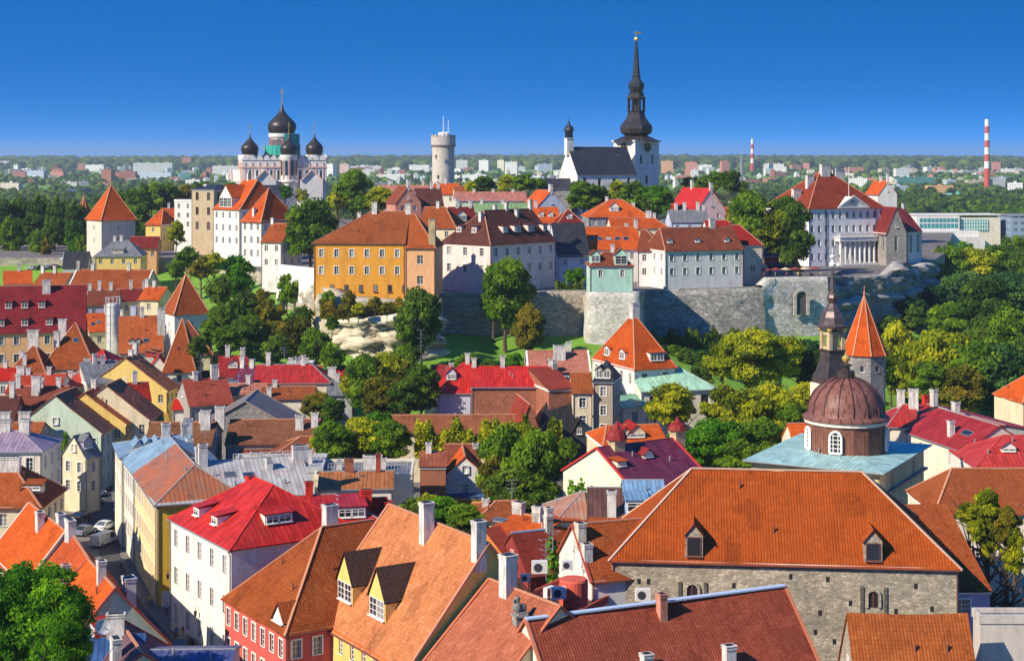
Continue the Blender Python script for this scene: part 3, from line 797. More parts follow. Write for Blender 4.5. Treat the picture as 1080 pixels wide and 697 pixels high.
# ------------------------------------------------------------------ upper town landmarks
def prof(pts, D, z0=0): return [(max(0.0, r) * D / F, CZ - (y - HY) / F * D - z0) for r, y in pts]
def cross(root, z, h, w, mat, name='cross', x=0, y=0):
    b = MB(); t = max(.12, h * .05)
    b.beam((x, y, z), (x, y, z + h), t, t); b.beam((x - w / 2, y, z + h * .68), (x + w / 2, y, z + h * .68), t, t); b.beam((x - w / 3, y, z + h * .84), (x + w / 3, y, z + h * .84), t, t)
    b.lathe([(.01, z - .4), (t * 2, z - .1), (t * 2, z + .2), (.01, z + .5)], 8, x, y)
    return b.build(name, mat, root)

def orthodox_cathedral():
    D = 750.0; k = D / F; base = 25.0
    cx, cy = XD(297, D)
    root = thing('cathedral', 'white and reddish Orthodox cathedral with five black onion domes, gilded crosses and turquoise netting', 'cathedral', (cx, cy, base), math.radians(12))
    W2 = 19.0; zt = CZ - (169 - HY) * k - base          # top of body about y=169
    body = MB()
    wins = []
    for side, (sx, sy, an) in enumerate(((-W2, -W2, 0), (W2, -W2, math.pi / 2), (W2, W2, math.pi), (-W2, W2, -math.pi / 2))):
        ws = [(3.0 + i * 3.2, zt - 9.0, 1.2, 4.5) for i in range(11)]
        facade(body, sx, sy, an, 2 * W2, -1, zt, ws)
        c, s = math.cos(an), math.sin(an)
        if side in (0, 3, 1):
            for w in ws:
                u = w[0] + .6; put_window(root, sx + c * u, sy + s * u, w[1], an, 1.2, 4.5, 'plain', 'white')
    body.face([(-W2, -W2, zt - .3), (W2, -W2, zt - .3), (W2, W2, zt - .3), (-W2, W2, zt - .3)])
    body.build('wall', M('plaster', 'white'), root)
    pb = MB(); gbm = MB()
    for an in (0, math.pi / 2, math.pi, -math.pi / 2):
        R = Matrix.Rotation(an, 3, 'Z')
        for i in range(12):
            u = -W2 + 1.4 + i * 3.2
            p = [R @ Vector((u + a, -W2 - b, z)) for a, b, z in ((-.3, .22, zt - 12), (.3, .22, zt - 12), (.3, .22, zt - 1.0), (-.3, .22, zt - 1.0))]
            pb.face(p)
            q = [R @ Vector((u + a, -W2 - .02, z)) for a, z in ((.3, zt - 12), (-.3, zt - 12), (-.3, zt - 1), (.3, zt - 1))]
            pb.face([q[0], p[1], p[2], q[3]][::-1]); pb.face([q[1], p[0], p[3], q[2]])
        for zz in (zt - 3.2, zt - 10.2):
            a_ = [R @ Vector(v) for v in ((-W2, -W2 - .15, zz), (W2, -W2 - .15, zz))]; pb.beam(a_[0], a_[1], .5, .6)
        for i in range(12):       # kokoshnik arches along the parapet
            u = -W2 + 1.6 + i * 3.16
            pts = [(u + 1.5 * math.cos(math.pi * t / 8), zt + 2.1 * math.sin(math.pi * t / 8) * (1.0 if t != 4 else 1.18)) for t in range(9)]
            f1 = [R @ Vector((x, -W2 - .3, z)) for x, z in pts]; f2 = [R @ Vector((x, -W2 + .5, z)) for x, z in pts]
            gbm.face(f1[::-1]); gbm.face(f2)
            for j in range(8): gbm.face([f1[j], f1[j + 1], f2[j + 1], f2[j]][::-1])
    pb.build('pilaster', M('plaster', (.66, .42, .34)), root); gbm.build('parapet', M('plaster', 'white'), root)
    # low slate roof
    rb = MB(); q = [(-W2 + .6, -W2 + .6), (W2 - .6, -W2 + .6), (W2 - .6, W2 - .6), (-W2 + .6, W2 - .6)]
    for i in range(4): rb.face([(*q[i], zt), (*q[(i + 1) % 4], zt), (0, 0, zt + 4)], [(0, 0), (38, 0), (19, 19)])
    rb.build('roof', M('metal', 'slate'), root)
    # gabled porches
    for an, off in ((0, -9), (0, 12), (-math.pi / 2, 0)):
        R = Matrix.Rotation(an, 3, 'Z'); g = MB()
        zl, zh = zt - 9.5, zt - 4.5
        A = [R @ Vector((off + a, -W2 - 4, z)) for a, z in ((-5, -1), (5, -1), (5, zl), (0, zh), (-5, zl))]
        B = [R @ Vector((off + a, -W2, z)) for a, z in ((-5, -1), (5, -1), (5, zl), (0, zh), (-5, zl))]
        g.face(A)
        for i in range(5): g.face([A[i], B[i], B[(i + 1) % 5], A[(i + 1) % 5]])
        po = g.build('porch', M('plaster', 'white'), root)
        g = MB()
        for a, b in ((2, 3), (3, 4)):
            p = [A[a], A[b], B[b], B[a]]; dn = (A[a] - B[a]).normalized() * .5
            g.beam(A[a] + dn + Vector((0, 0, .25)), A[b] + dn + Vector((0, 0, .25)), .8, .5)
        g.build('gable_trim', M('plaster', 'pink'), po)
    def tower(name_z, px, dd, dr, ro, yb, yo, ymax, ytip, ycross, big=False):
        # dr drum radius px, ro onion radius px
        DD = D + dd; X = (px - CX) / F * DD - cx; Y = DD - cy
        th = -root.rotation_euler.z; lx, ly = X * math.cos(th) - Y * math.sin(th), X * math.sin(th) + Y * math.cos(th)
        z = lambda y: CZ - (y - HY) / F * DD - base
        r = lambda a: a * DD / F
        d = MB(); zb, zo = z(yb), z(yo)
        d.lathe([(r(dr), zb - 6), (r(dr), zo - 2.2), (r(dr) * 1.12, zo - 1.6), (r(dr) * 1.12, zo)], 24, lx, ly)
        dm = d.build('drum', M('plaster', 'white'), root, smooth=True)
        wd = MB(); pl = MB(); nwin = 12 if big else 8
        for i in range(nwin):
            a = 2 * math.pi * (i + .5) / nwin
            c0 = Vector((lx + math.cos(a) * r(dr), ly + math.sin(a) * r(dr), 0)); t = Vector((-math.sin(a), math.cos(a), 0)); nn = Vector((math.cos(a), math.sin(a), 0)) * .08
            ww = r(dr) * (.15 if big else .2); z0, z1 = zb + (zo - zb) * .12, zo - 3.0
            pts = [c0 + nn + t * -ww + Vector((0, 0, z0)), c0 + nn + t * ww + Vector((0, 0, z0)), c0 + nn + t * ww + Vector((0, 0, z1)), c0 + nn + Vector((0, 0, z1 + ww)), c0 + nn - t * ww + Vector((0, 0, z1))]
            wd.face(pts)
            a2 = a + math.pi / nwin; c1 = Vector((lx + math.cos(a2) * r(dr) * 1.02, ly + math.sin(a2) * r(dr) * 1.02, 0))
            pl.beam(c1 + Vector((0, 0, zb - 3)), c1 + Vector((0, 0, zo - 2.4)), r(dr) * .13, r(dr) * .13)
        wd.build('window', M('glass'), dm); pl.build('column', M('plaster', 'salmon'), dm)
        kb = MB(); kb.lathe([(r(dr) * 1.06, zb - 2.2), (r(dr) * 1.2, zb - 1.8), (r(dr) * 1.2, zb - 1.0), (r(dr), zb - .7)], 24, lx, ly)
        kb.build('moulding', M('plaster', 'white'), dm)
        on = MB(); H = z(ytip) - zo; R_ = r(ro); hb = z(ymax) - zo
        pts = [(r(dr) * .98, 0), (R_ * .93, hb * .35), (R_, hb), (R_ * .95, hb + (H - hb) * .14), (R_ * .80, hb + (H - hb) * .27), (R_ * .56, hb + (H - hb) * .42), (R_ * .34, hb + (H - hb) * .56), (R_ * .17, hb + (H - hb) * .72), (R_ * .08, hb + (H - hb) * .88), (.08, H)]
        # interpolate smoothly
        dense = []
        for i in range(len(pts) - 1):
            p0 = pts[max(i - 1, 0)]; p1, p2 = pts[i], pts[i + 1]; p3 = pts[min(i + 2, len(pts) - 1)]
            for q in range(4):
                t = q / 4
                f = lambda a, b, c, e: .5 * (2 * b + (c - a) * t + (2 * a - 5 * b + 4 * c - e) * t * t + (-a + 3 * b - 3 * c + e) * t ** 3)
                dense.append((max(.05, f(p0[0], p1[0], p2[0], p3[0])), f(p0[1], p1[1], p2[1], p3[1])))
        dense.append(pts[-1])
        on.lathe([(a, b + zo) for a, b in dense], 28, lx, ly)
        o_ = on.build('onion_dome', M('sheet', (0.035, 0.028, 0.028), metal=.2, r=.42), root, smooth=True)
        cross(o_, zo + H, z(ycross) - z(ytip), r(4.0 if big else 3.2), M('paint', 'gold', metal=.6, r=.3), x=lx, y=ly)
        return dm, lx, ly, zb, zo, r(dr)
    dm, lx, ly, zb, zo, rr_ = tower('main', 297.4, 0, 12.5, 15, 167, 141, 134, 110, 93, True)
    tower('l', 263.5, -9, 8.2, 9.2, 188, 163.5, 157, 141.5, 130)
    tower('f', 304.6, -18, 8.2, 9.2, 188, 163.5, 157, 141.5, 129)
    tower('r', 331.6, -6, 8.2, 9.2, 188, 163.5, 157, 141, 130)
    tower('b', 296.0, 16, 8.2, 9.2, 188, 164, 158, 143, 132)
    # netting over scaffolding round the main drum
    nb = MB(); nb.lathe([(rr_ * 1.48, zb - 6), (rr_ * 1.48, zo - .2)], 20, lx, ly, a0=-1.5, a1=.7, caps=False)
    nb.lathe([(rr_ * 1.45, zb - 5), (rr_ * 1.5, zo - 5.5)], 20, lx, ly, a0=-3.1, a1=-1.5, caps=False)
    nb.build('netting', M('plaster', 'netting'), dm)
    pf = MB()
    for i in range(14):
        a = -3.0 + i * .26; p = Vector((lx + math.cos(a) * rr_ * 1.52, ly + math.sin(a) * rr_ * 1.52, 0)); pf.beam(p + Vector((0, 0, zb - 5)), p + Vector((0, 0, zo - 5)), .15, .15)
    pf.build('scaffolding', M('paint', 'silver'), dm)
orthodox_cathedral()

def dome_church():
    # gabled nave with slate roof + baroque spired tower
    D = 605.0; base = 25.0
    A = PD(609, 184, 604); zE = A.z
    yaw = math.radians(22)
    root, robj = build_house('church', 'white church with dark slate roof and tall black baroque spire on its clock tower', (A.x, A.y), yaw, 24.5, 17, zE, 10.2, wall='white', roof='slate', rkind='metal',
                             rows=1, sp=6, win=(1.4, 4.2), wstyle='plain', cat='church', gwin=False, eave_off=1.4, caps=None, trim='white', winsides='S')
    # bell turret over the west gable
    bx, by, bz = 0.3, 8.5, zE + 10.2 - base
    t = MB(); t.lathe([(1.9, bz - 3), (1.9, bz + 3.0), (2.2, bz + 3.2), (2.2, bz + 3.5)], 4, bx, by, rot=math.pi / 4); tu = t.build('bell_turret', M('plaster', 'white'), root)
    t = MB()
    for k in range(8):
        a = k * math.pi / 4; t.beam((bx + 1.3 * math.cos(a), by + 1.3 * math.sin(a), bz + 3.5), (bx + 1.3 * math.cos(a), by + 1.3 * math.sin(a), bz + 6), .4, .4)
    t.lathe([(1.0, bz + 3.5), (1.0, bz + 6)], 8, bx, by)
    t.lathe([(1.9, bz + 6), (2.0, bz + 6.3), (1.7, bz + 7.6), (.8, bz + 8.3), (.45, bz + 9), (.5, bz + 9.4), (.1, bz + 10), (.06, bz + 12)], 10, bx, by)
    t.build('cupola', M('sheet', 'slate'), tu, smooth=False)
    # tower
    T = PD(672, 150, 624); tz = T.z - base; ty = math.radians(38)
    def L2(x, y):   # world xy -> root local
        d = Vector((x - A.x, y - A.y, 0)); return Matrix.Rotation(-yaw, 3, 'Z') @ d
    ctr = Vector((T.x, T.y, 0)) + Vector((-math.sin(ty), math.cos(ty), 0)) * 0 ; s = 12.6
    e1 = Vector((math.cos(ty), math.sin(ty), 0)); e2 = Vector((-math.sin(ty), math.cos(ty), 0))
    c0 = Vector((T.x, T.y, 0)); cc = c0 + e1 * s * .42 + e2 * s * .5
    lc = L2(cc.x, cc.y); rel = ty - yaw
    wb = MB(); hs_ = s / 2
    R = Matrix.Rotation(rel, 3, 'Z'); cs = [lc + R @ Vector((a * hs_, b * hs_, 0)) for a, b in ((-1, -1), (1, -1), (1, 1), (-1, 1))]
    for i in range(4):
        a = cs[i]; ws = [(2.4, tz - 8.2, 1.3, 3.2), (8.3, tz - 8.2, 1.3, 3.2)] + ([(5.3, tz - 16, 1.3, 3.0)])
        an = rel + i * math.pi / 2
        facade(wb, a.x, a.y, an, s, -1, tz, ws)
        if i in (0, 3):
            for w in ws:
                u = w[0] + .65; put_window(root, a.x + math.cos(an) * u, a.y + math.sin(an) * u, w[1], an, 1.3, w[3], 'plain', 'slate')
    tw_ = wb.build('tower', M('plaster', 'white'), root)
    cb = MB(); cb.lathe([(hs_ * 1.50, tz), (hs_ * 1.56, tz + .3), (hs_ * 1.56, tz + .7)], 4, lc.x, lc.y, rot=rel + math.pi / 4); cb.build('cornice', M('plaster', 'white'), tw_)
    for i in (0, 3):
        an = rel + i * math.pi / 2; nrm = Vector((math.sin(an), -math.cos(an), 0)); p = lc + nrm * (hs_ + .15); tt = Vector((math.cos(an), math.sin(an), 0))
        f = MB(); pts = [p + tt * 1.75 * math.cos(k * math.pi / 10) + Vector((0, 0, tz - 2.0 + 1.75 * math.sin(k * math.pi / 10))) for k in range(20)]; f.face(pts)
        pr = MB(); 
        for k in range(20):
            q = (k + 1) % 20; o1 = p + tt * 2.1 * math.cos(k * math.pi / 10) + Vector((0, 0, tz - 2 + 2.1 * math.sin(k * math.pi / 10))); o2 = p + tt * 2.1 * math.cos(q * math.pi / 10) + Vector((0, 0, tz - 2 + 2.1 * math.sin(q * math.pi / 10)))
            pr.face([pts[k] + nrm * .1, o1 + nrm * .1, o2 + nrm * .1, pts[q] + nrm * .1])
        hands = p + nrm * .14 + Vector((0, 0, tz - 2))
        pr.beam(hands, hands + Vector((0, 0, 1.4)), .18, .05); pr.beam(hands, hands + tt * .95, .18, .05)
        ck = f.build('clock', M('paint', 'black'), tw_); pr.build('clock_hand', M('paint', 'gold'), tw_)
    Dt = cc.y
    sp = prof([(25.5, 149.6), (25.0, 148.5), (17.5, 145), (12.5, 143.6), (13.5, 142.6), (17.2, 140.5), (18.2, 136), (17.6, 132.5), (14.5, 129), (11.5, 125.5), (9.8, 121.5), (9.2, 118.5), (10.2, 118.0), (10.2, 117)], Dt, base)
    b = MB(); b.lathe(sp, 8, lc.x, lc.y, rot=rel + math.pi / 8); spire = b.build('spire', M('sheet', (.055, .048, .045)), tw_, smooth=False)
    b = MB(); zl0, zl1 = prof([(0, 117.5)], Dt, base)[0][1], prof([(0, 105)], Dt, base)[0][1]
    for k in range(8):
        a = rel + math.pi / 8 + k * math.pi / 4; r_ = 8.6 * Dt / F
        b.beam((lc.x + r_ * math.cos(a), lc.y + r_ * math.sin(a), zl0), (lc.x + r_ * math.cos(a), lc.y + r_ * math.sin(a), zl1 + .2), .75, .75)
    b.lathe(prof([(2.0, 117.5), (2.0, 104)], Dt, base), 8, lc.x, lc.y)
    b.lathe(prof([(9.6, 105), (10.6, 104.4), (10.6, 103), (9.2, 102), (8.0, 99), (8.8, 98), (8.0, 97.4)], Dt, base), 8, lc.x, lc.y, rot=rel + math.pi / 8)
    b.build('lantern', M('sheet', (.06, .055, .05)), tw_)
    b = MB(); b.lathe(prof([(5.5, 97.6), (7.2, 95.8), (9.0, 92), (8.8, 88.5), (6.6, 85.6), (4.8, 83.5), (4.6, 81.5), (5.2, 80.5), (4.2, 79), (3.2, 68), (2.3, 56), (1.4, 47), (.9, 43.5)], Dt, base), 8, lc.x, lc.y, rot=rel + math.pi / 8)
    b.build('needle', M('sheet', (.05, .055, .055)), tw_)
    b = MB(); b.lathe(prof([(.2, 44), (2.0, 43), (2.5, 41.5), (2.0, 40.2), (.3, 39.5)], Dt, base), 12, lc.x, lc.y); zt = prof([(0, 40)], Dt, base)[0][1]
    b.beam((lc.x, lc.y, zt), (lc.x, lc.y, zt + 2.6), .2, .2); b.beam((lc.x - .8, lc.y, zt + 1.9), (lc.x + 2.2, lc.y, zt + 1.9), .1, .8)
    b.build('weathervane', M('paint', 'gold', metal=.6, r=.3), tw_)
dome_church()

def tall_round_tower():
    D = 850.0; base = 25.0; x, y = XD(467.5, D); z = lambda py: CZ - (py - HY) / F * D - base
    root = thing('round_tower', 'tall round pale stone tower with a wider crenellated crown and white antennas', 'tower', (x, y, base))
    r = 11.8 * D / F
    b = MB(); b.lathe([(r * 1.04, -2), (r, 10), (r * .99, z(156))], 32); b.build('wall', M('stone', (0.60, 0.56, 0.47), var=.35), root, smooth=True)
    b = MB(); b.lathe([(r * .99, z(156)), (r * 1.10, z(154)), (r * 1.10, z(144.6))], 32); 
    for k in range(16):
        a = k * math.pi / 8; b.lathe([(r * 1.1, z(144.6)), (r * 1.1, z(142.6)), (r * .9, z(142.6)), (r * .9, z(144.6))], 3, a0=a, a1=a + .26, caps=False)
    b.lathe([(r * 1.1, z(144.6)), (.01, z(144.6))], 32, caps=False)
    cr = b.build('crown', M('stone', (0.56, 0.52, 0.45), var=.35), root)
    b = MB(); b.lathe([(r * 1.0, z(155.4)), (r * 1.125, z(154.2)), (r * 1.125, z(153.2)), (r * 1.0, z(152.6))], 32)
    b.build('corbel_band', M('stone', (.2, .17, .15)), cr)
    for k, (a, h) in enumerate(((-2.6, .3), (-1.2, .25), (-2.0, .55), (-1.4, .75), (-2.2, .8))):
        b = MB(); zz = z(150) * h; R = r * 1.0 + .1; b.beam((math.cos(a) * R, math.sin(a) * R, zz), (math.cos(a) * R, math.sin(a) * R, zz + 1.8), .8, .5); b.build('window', M('glass'), root)
    m = M('paint', 'white')
    for px, yt, w in ((467.6, 123, .35), (472.8, 127, .3)):
        b = MB(); X = (px - 467.5) * D / F; b.beam((X, 0, z(144.6)), (X, 0, z(yt)), w, w)
        for q in range(5): zz = z(142 - q * 3); b.beam((X - .8 + q * .1, 0, zz), (X + .8 - q * .1, 0, zz), .15, .15)
        b.build('antenna', m, root)
    for px, w in ((464.5, 1.3), (467.5, 1.8), (471, 1.4)):
        b = MB(); X = (px - 467.5) * D / F; b.lathe([(w, z(144.6)), (w, z(141)), (.3, z(139.5))], 10, X, -1); b.build('drum', m, root)
tall_round_tower()

# ---- squat towers with pointed tile roofs
def square_tower(name, label, px, D, s, yaw, y_apex, y_eave, y_base, wall, roof, n=4, flare=.35, group=None, wins=2):
    x, y = XD(px, D); y += 0; base = CZ - (y_base - HY) / F * D; z = lambda py: CZ - (py - HY) / F * D - base
    root = thing(name, label, 'tower', (x, y, base), math.radians(yaw), group)
    r = s / 2 / math.cos(math.pi / n); rot = math.pi / n - (math.pi / 2 if n != 4 else 0)
    b = MB(); ze = z(y_eave)
    wv = []
    c = [(r * math.cos(rot + 2 * math.pi * k / n), r * math.sin(rot + 2 * math.pi * k / n)) for k in range(n)]
    for k in range(n):
        a, q = c[k], c[(k + 1) % n]; an = math.atan2(q[1] - a[1], q[0] - a[0]); L = math.hypot(q[0] - a[0], q[1] - a[1])
        ws = [(L * .5 - .4, ze - 3.5 - i * 4.5, .8, 1.3) for i in range(wins) if ze - 3.5 - i * 4.5 > 1]
        facade(b, a[0], a[1], an, L, -6, ze, ws)
        wa = an + math.radians(yaw); nr = Vector((math.sin(wa), -math.cos(wa)))
        if nr.dot(Vector((-x, -y)).normalized()) > .05:
            for w in ws: put_window(root, a[0] + math.cos(an) * L / 2, a[1] + math.sin(an) * L / 2, w[1], an, .8, 1.3, 'plain', 'white')
    b.build('wall', parse(wall, 'plaster'), root)
    rb = MB(); zt = z(y_apex); ro = r * 1.1
    for k in range(n):
        a0, a1 = rot + 2 * math.pi * k / n, rot + 2 * math.pi * (k + 1) / n
        prev = None
        for (rr_, zz) in ((ro, ze - .25), (r * 1.0, ze + (zt - ze) * (.05)), (.02, zt)):
            cur = [(rr_ * math.cos(a0), rr_ * math.sin(a0), zz), (rr_ * math.cos(a1), rr_ * math.sin(a1), zz)]
            if prev:
                h = math.hypot(zz - prev[0][2], rr_); w0 = math.dist(prev[0], prev[1]) / 2; w1 = math.dist(cur[0], cur[1]) / 2; v0 = prev[0][2]; v1 = v0 + h
                rb.face([prev[0], prev[1], cur[1], cur[0]], [(-w0, v0), (w0, v0), (w1, v1), (-w1, v1)])
            prev = cur
        
    rb.face([(ro * math.cos(rot + 2 * math.pi * k / n), ro * math.sin(rot + 2 * math.pi * k / n), ze - .26) for k in range(n)][::-1])
    ro_ = rb.build('roof', M('tile', roof), root)
    cb = MB()
    for k in range(n):
        a0 = rot + 2 * math.pi * k / n
        cb.beam((ro * math.cos(a0), ro * math.sin(a0), ze - .2), (r * math.cos(a0), r * math.sin(a0), ze + (zt - ze) * .05 + .05), .25, .2)
        cb.beam((r * math.cos(a0), r * math.sin(a0), ze + (zt - ze) * .05 + .05), (0, 0, zt), .22, .18)
    cb.beam((0, 0, zt - .2), (0, 0, zt + 1.8), .12, .12); cb.lathe([(.05, zt), (.3, zt + .3), (.05, zt + .7)], 8)
    cb.build('ridge_cap', M('paint', (.55, .25, .14), r=.8), ro_)
    return root
square_tower('wall_tower', 'pale square tower with steep orange pyramid roof beside the dark park trees', 117, 566, 12.5, 38, 195, 231, 274, (.66, .60, .50), 'bright')
square_tower('wall_tower', 'white square tower with brown pyramid roof at the foot of the wooded slope', 196, 402, 8.6, 30, 289, 329, 362, 'white', 'brown_orange')
square_tower('wall_tower', 'grey stone tower with tall orange pointed roof behind the copper dome', 911.5, 330, 8.2, -18, 311, 372, 450, 'stone:grey_stone', 'bright', n=8, wins=3)
square_tower('wall_tower', 'far small tower tip with reddish cone among the trees left of the pale tower', 88.5, 640, 6.5, 20, 207, 229, 250, 'grey_stone', 'brown_orange', n=8)

# ---- houses along the edge of the upper town
U = dict(base=25.0)
EH('mansion', 'long ochre orange building with weathered orange tile roof on the cliff edge', (331, 256), 427, -4, None, 17.5, ry=223.5, D=398, axis='u', ia=13, ib=0, wall='ochre', roof='rust', rows=2, sp=3.6, sh=4.2, win=(1.15, 1.9), wstyle='trim',
   base=21.5, chim=[(395, 2.6, dict(w=1.3, s=.05)), (432, 2.2, dict(w=1.3, s=.05)), (379, 1.4, dict(s=-.1))], eave_off=1.6, gwin=False)
EH('mansion', 'peach coloured narrow end house joined to the ochre building', (427.3, 261), 459, -4, None, 16.5, ry=227, D=396, ia=0, ib=6, wall='peach', roof='brown_orange', rows=2, sp=4.2, sh=5, win=(1.5, 2.0), base=22, gwin=False, winsides='S', eave_off=2,
   chim=[(456, 5.5, dict(w=1.6, d=2.2, s=.8, col='sand'))])
EH('mansion', 'pale pink mansion with dark brown hipped dormer roof', (517, 258), 586, 48, None, ('l', 465), rh=8.2, D=412, ia=7, ib=0, wall='pale_pink', roof='dark_brown', rows=2, sp=3.4, nwin={'W': 3, 'S': 6}, sh=4.4, win=(1.4, 2.1), wstyle='trim', base=24,
   chim=[(507, 2, dict(s=.1)), (522, 2, dict(s=-.1)), (534, 1.8), (545, 1.5, dict(s=.2)), (560, 2.4)],
   dorm=[dict(px=533, s=.3, w=2.0, h=1.7, kind='shed', nw=2), dict(px=546, s=.3, w=2.6, h=1.7, kind='shed', nw=2), dict(px=560, s=.3, w=2.6, h=1.7, kind='shed', nw=2), dict(px=575, s=.3, w=1.8, h=1.6, kind='shed'),
         dict(px=484, s=.3, side='W', w=1.7, h=1.6, kind='shed'), dict(px=500, s=.3, side='W', w=1.7, h=1.6, kind='shed')])
EH('house', 'white set-back house with dark roof squeezed between the pink mansion and the mint house', (588, 270), 622, 14, None, 12, ry=236, D=442, wall='blue_wall', roof='slate', rkind='metal', rows=2, sp=4, base=25)
EH('house', 'white house with bright orange roof and a row of red skylights', (601, 263), 676, 6, None, 13, ry=240, D=448, wall='white', roof='bright', rows=1, sp=4.5, base=25,
   sky=[(615, .45, 1.5), (624, .45, 1.5), (633, .45, 1.5), (642, .45, 1.5), (651, .45, 1.5), (660, .45, 1.5)], chim=[(661, 2, dict(s=-.2)), (685, 2)])
EH('house', 'small mint green villa with brown hipped roof and bay on the bastion', (622, 280.5), 668, 2, None, 10, ry=266, D=410, ia=4, ib=4, wall='mint_wall', roof='brown', rows=2, sp=4.4, sh=3.6, win=(1.1, 1.8), wstyle='trim', base=25.0,
   chim=[(628, 1.6, dict(s=.3)), (646, 1.8)], dorm=[dict(px=628, s=.2, w=2.4, h=2.0), dict(px=655, s=.02, w=3.4, h=2.6)])
EH('house', 'white and pale blue corner house with brick red roof above the long wall', (701.5, 264.5), 784, 20, None, 13, ry=240.5, D=425, ia=1.5, wall='white', roof='brown', rows=2, sp=3.5, sh=3.7, win=(1.15, 1.75), base=24.5, wstyle='trim', wtrim='white',
   chim=[(751, 2.2, dict(w=1.6))], dorm=[dict(px=707, s=.3, w=1.5, h=.9, hr=.5), dict(px=736, s=.3, w=1.5, h=.9, hr=.5), dict(px=767, s=.3, w=1.5, h=.9, hr=.5)], group=None)
EH('house', 'narrow white house left of the corner house, dark red hip roof', (672.5, 264.5), 701, -14, None, 13, ry=243, D=434, ia=0, ib=6, wall='white', roof='brown', rows=2, sp=3.4, sh=3.7, win=(1.1, 1.75), base=24.5, chim=[(694, 2.2, dict(w=1.4))], winsides='S')
EH('house', 'beige house with crimson hipped roof next to the cafe terrace', (783.6, 258.5), 804.5, 10, None, 22, ry=238, D=440, axis='u', ia=0, ib=3.0, wall=(.55, .50, .42), roof='crimson', rows=2, sp=3.2, sh=4.0, win=(1.5, 1.9), base=25,
   chim=[(797, 1.2)], eave_off=1.5)
EH('house', 'crimson-roofed rear wing seen over the white corner house', (748, 249), 790, 4, None, 14, ry=233, D=462, ib=5, wall='white', roof='crimson', rows=0, base=25, dorm=[dict(px=772, s=.4, w=2, h=1.0, hr=.8)])

# government house with portico
def portico_palace():
    root, robj = EH('palace', 'big white palace with columned portico, pediment and dark red hipped roof on the cliff', (853, 220), 933, 24, None, 26, rh=11.5, D=513, ia=13, ib=12.9, wall=(.78, .78, .80), roof=(.33, .06, .025), rows=4, sp=3.6, sh=4.4,
                    win=(1.15, 2.1), base=25, cat='palace', eave_off=1.2, nwin={'S': 11, 'W': 7}, gwin=False,
                    chim=[(840, 3.2, dict(w=3, d=1.4, s=.15)), (854, 3.2, dict(w=2.6, d=1.3, s=.15)), (870, 3.4, dict(w=3.4, d=1.4, s=.1, col='white')), (885, 3.4, dict(w=3.8, d=1.5, s=.1))])
    L = [c for c in root.children if c.name.startswith('wall')][0]
    W = max(v.co.x for v in L.data.vertices); E = max(v.co.z for v in L.data.vertices)
    x0, x1 = W * .36, W * .80
    b = MB(); p = MB()
    b.box(x0 - .8, x1 + .8, -3.2, -.02, -1, .6); st = b.build('terrace', M('plaster', 'white'), root)
    for i in range(8):
        x = x0 + (x1 - x0) * i / 7; c = MB()
        c.box(x - .6, x + .6, -2.8, -1.6, .6, 1.0); c.lathe([(.48, 1.0), (.5, 3), (.40, 7.2), (.6, 7.5), (.6, 7.8)], 14, x, -2.2)
        c.build('column', M('plaster', 'white'), root)
    b = MB(); b.box(x0 - .8, x1 + .8, -3.1, -.02, 7.8, 9.0); b.box(x0 - 1, x1 + 1, -3.3, -.02, 9.0, 9.25)
    for i in range(30):
        x = x0 - .8 + (x1 - x0 + 1.6) * i / 29; b.box(x - .1, x + .1, -3.1, -2.9, 9.25, 10.1)
    b.box(x0 - .9, x1 + .9, -3.15, -2.85, 10.1, 10.3); b.build('balcony', M('plaster', 'white'), root)
    b = MB(); xa, xb = W * .38, W * .76; xm = (xa + xb) / 2
    b.face([(xa, -.5, E + .2), (xb, -.5, E + .2), (xm, -.5, E + 3.6)]); b.face([(xa, 4, E + .2), (xm, 4, E + 3.6), (xb, 4, E + .2)])
    b.face([(xa, -.5, E + .2), (xm, -.5, E + 3.6), (xm, 5, E + 3.6), (xa, 5, E + .2)]); b.face([(xb, 5, E + .2), (xm, 5, E + 3.6), (xm, -.5, E + 3.6), (xb, -.5, E + .2)])
    b.beam((xa - .4, -.7, E + .15), (xb + .4, -.7, E + .15), .5, .5); b.beam((xa - .4, -.75, E + .2), (xm, -.75, E + 3.8), .4, .45); b.beam((xb + .4, -.75, E + .2), (xm, -.75, E + 3.8), .4, .45)
    pd = b.build('pediment', M('plaster', 'white'), root)
    c = MB(); c.lathe([(.9, -.1), (.9, .1)], 14); o = c.build('emblem', M('plaster', 'grey'), pd, (xm, -.62, E + 1.5)); o.rotation_euler = (math.pi / 2, 0, 0)
    for xx in (W * .22, W * .88):
        c = MB(); c.beam((xx, -.12, 0), (xx, -.12, E), .22, .22); c.build('downpipe', M('paint', 'slate'), root)
    c = MB(); c.beam((xm, 2, E + 2), (xm, 2, E + 13), .15, .15); c.build('flagpole', M('paint', 'white'), root)
    c = MB(); c.face([(xm - .1, 2, E + 12.5), (xm - .3, 2.3, E + 9), (xm - 1.2, 2.5, E + 9), (xm - 1.6, 2.3, E + 11.8)]); 
portico_palace()
EH('stone_hall', 'dark red roofed hall with grey stone wall right of the palace', (935, 246), 956, 14, None, 26, rh=8, D=515, axis='v', wall='stone:grey_stone', roof='maroon', rkind='metal', rows=1, sp=5, win=(1.2, 5), base=22, chim=[], wstyle='plain')
EH('house', 'white side building with tall windows at the far end of the cliff', (957, 244), 972, 30, None, 16, rh=7, D=522, wall='white', roof='maroon', rkind='metal', rows=1, sp=3, win=(1.1, 6), base=22, chim=[(962, 1.5)])
EH('house', 'tiny white gabled house peeping over the palace roof', (927, 205), 946, 10, None, 14, rh=5, D=640, axis='v', wall='white', roof='bright', rows=0, base=25, chim=[(929, 2), (943, 3)])

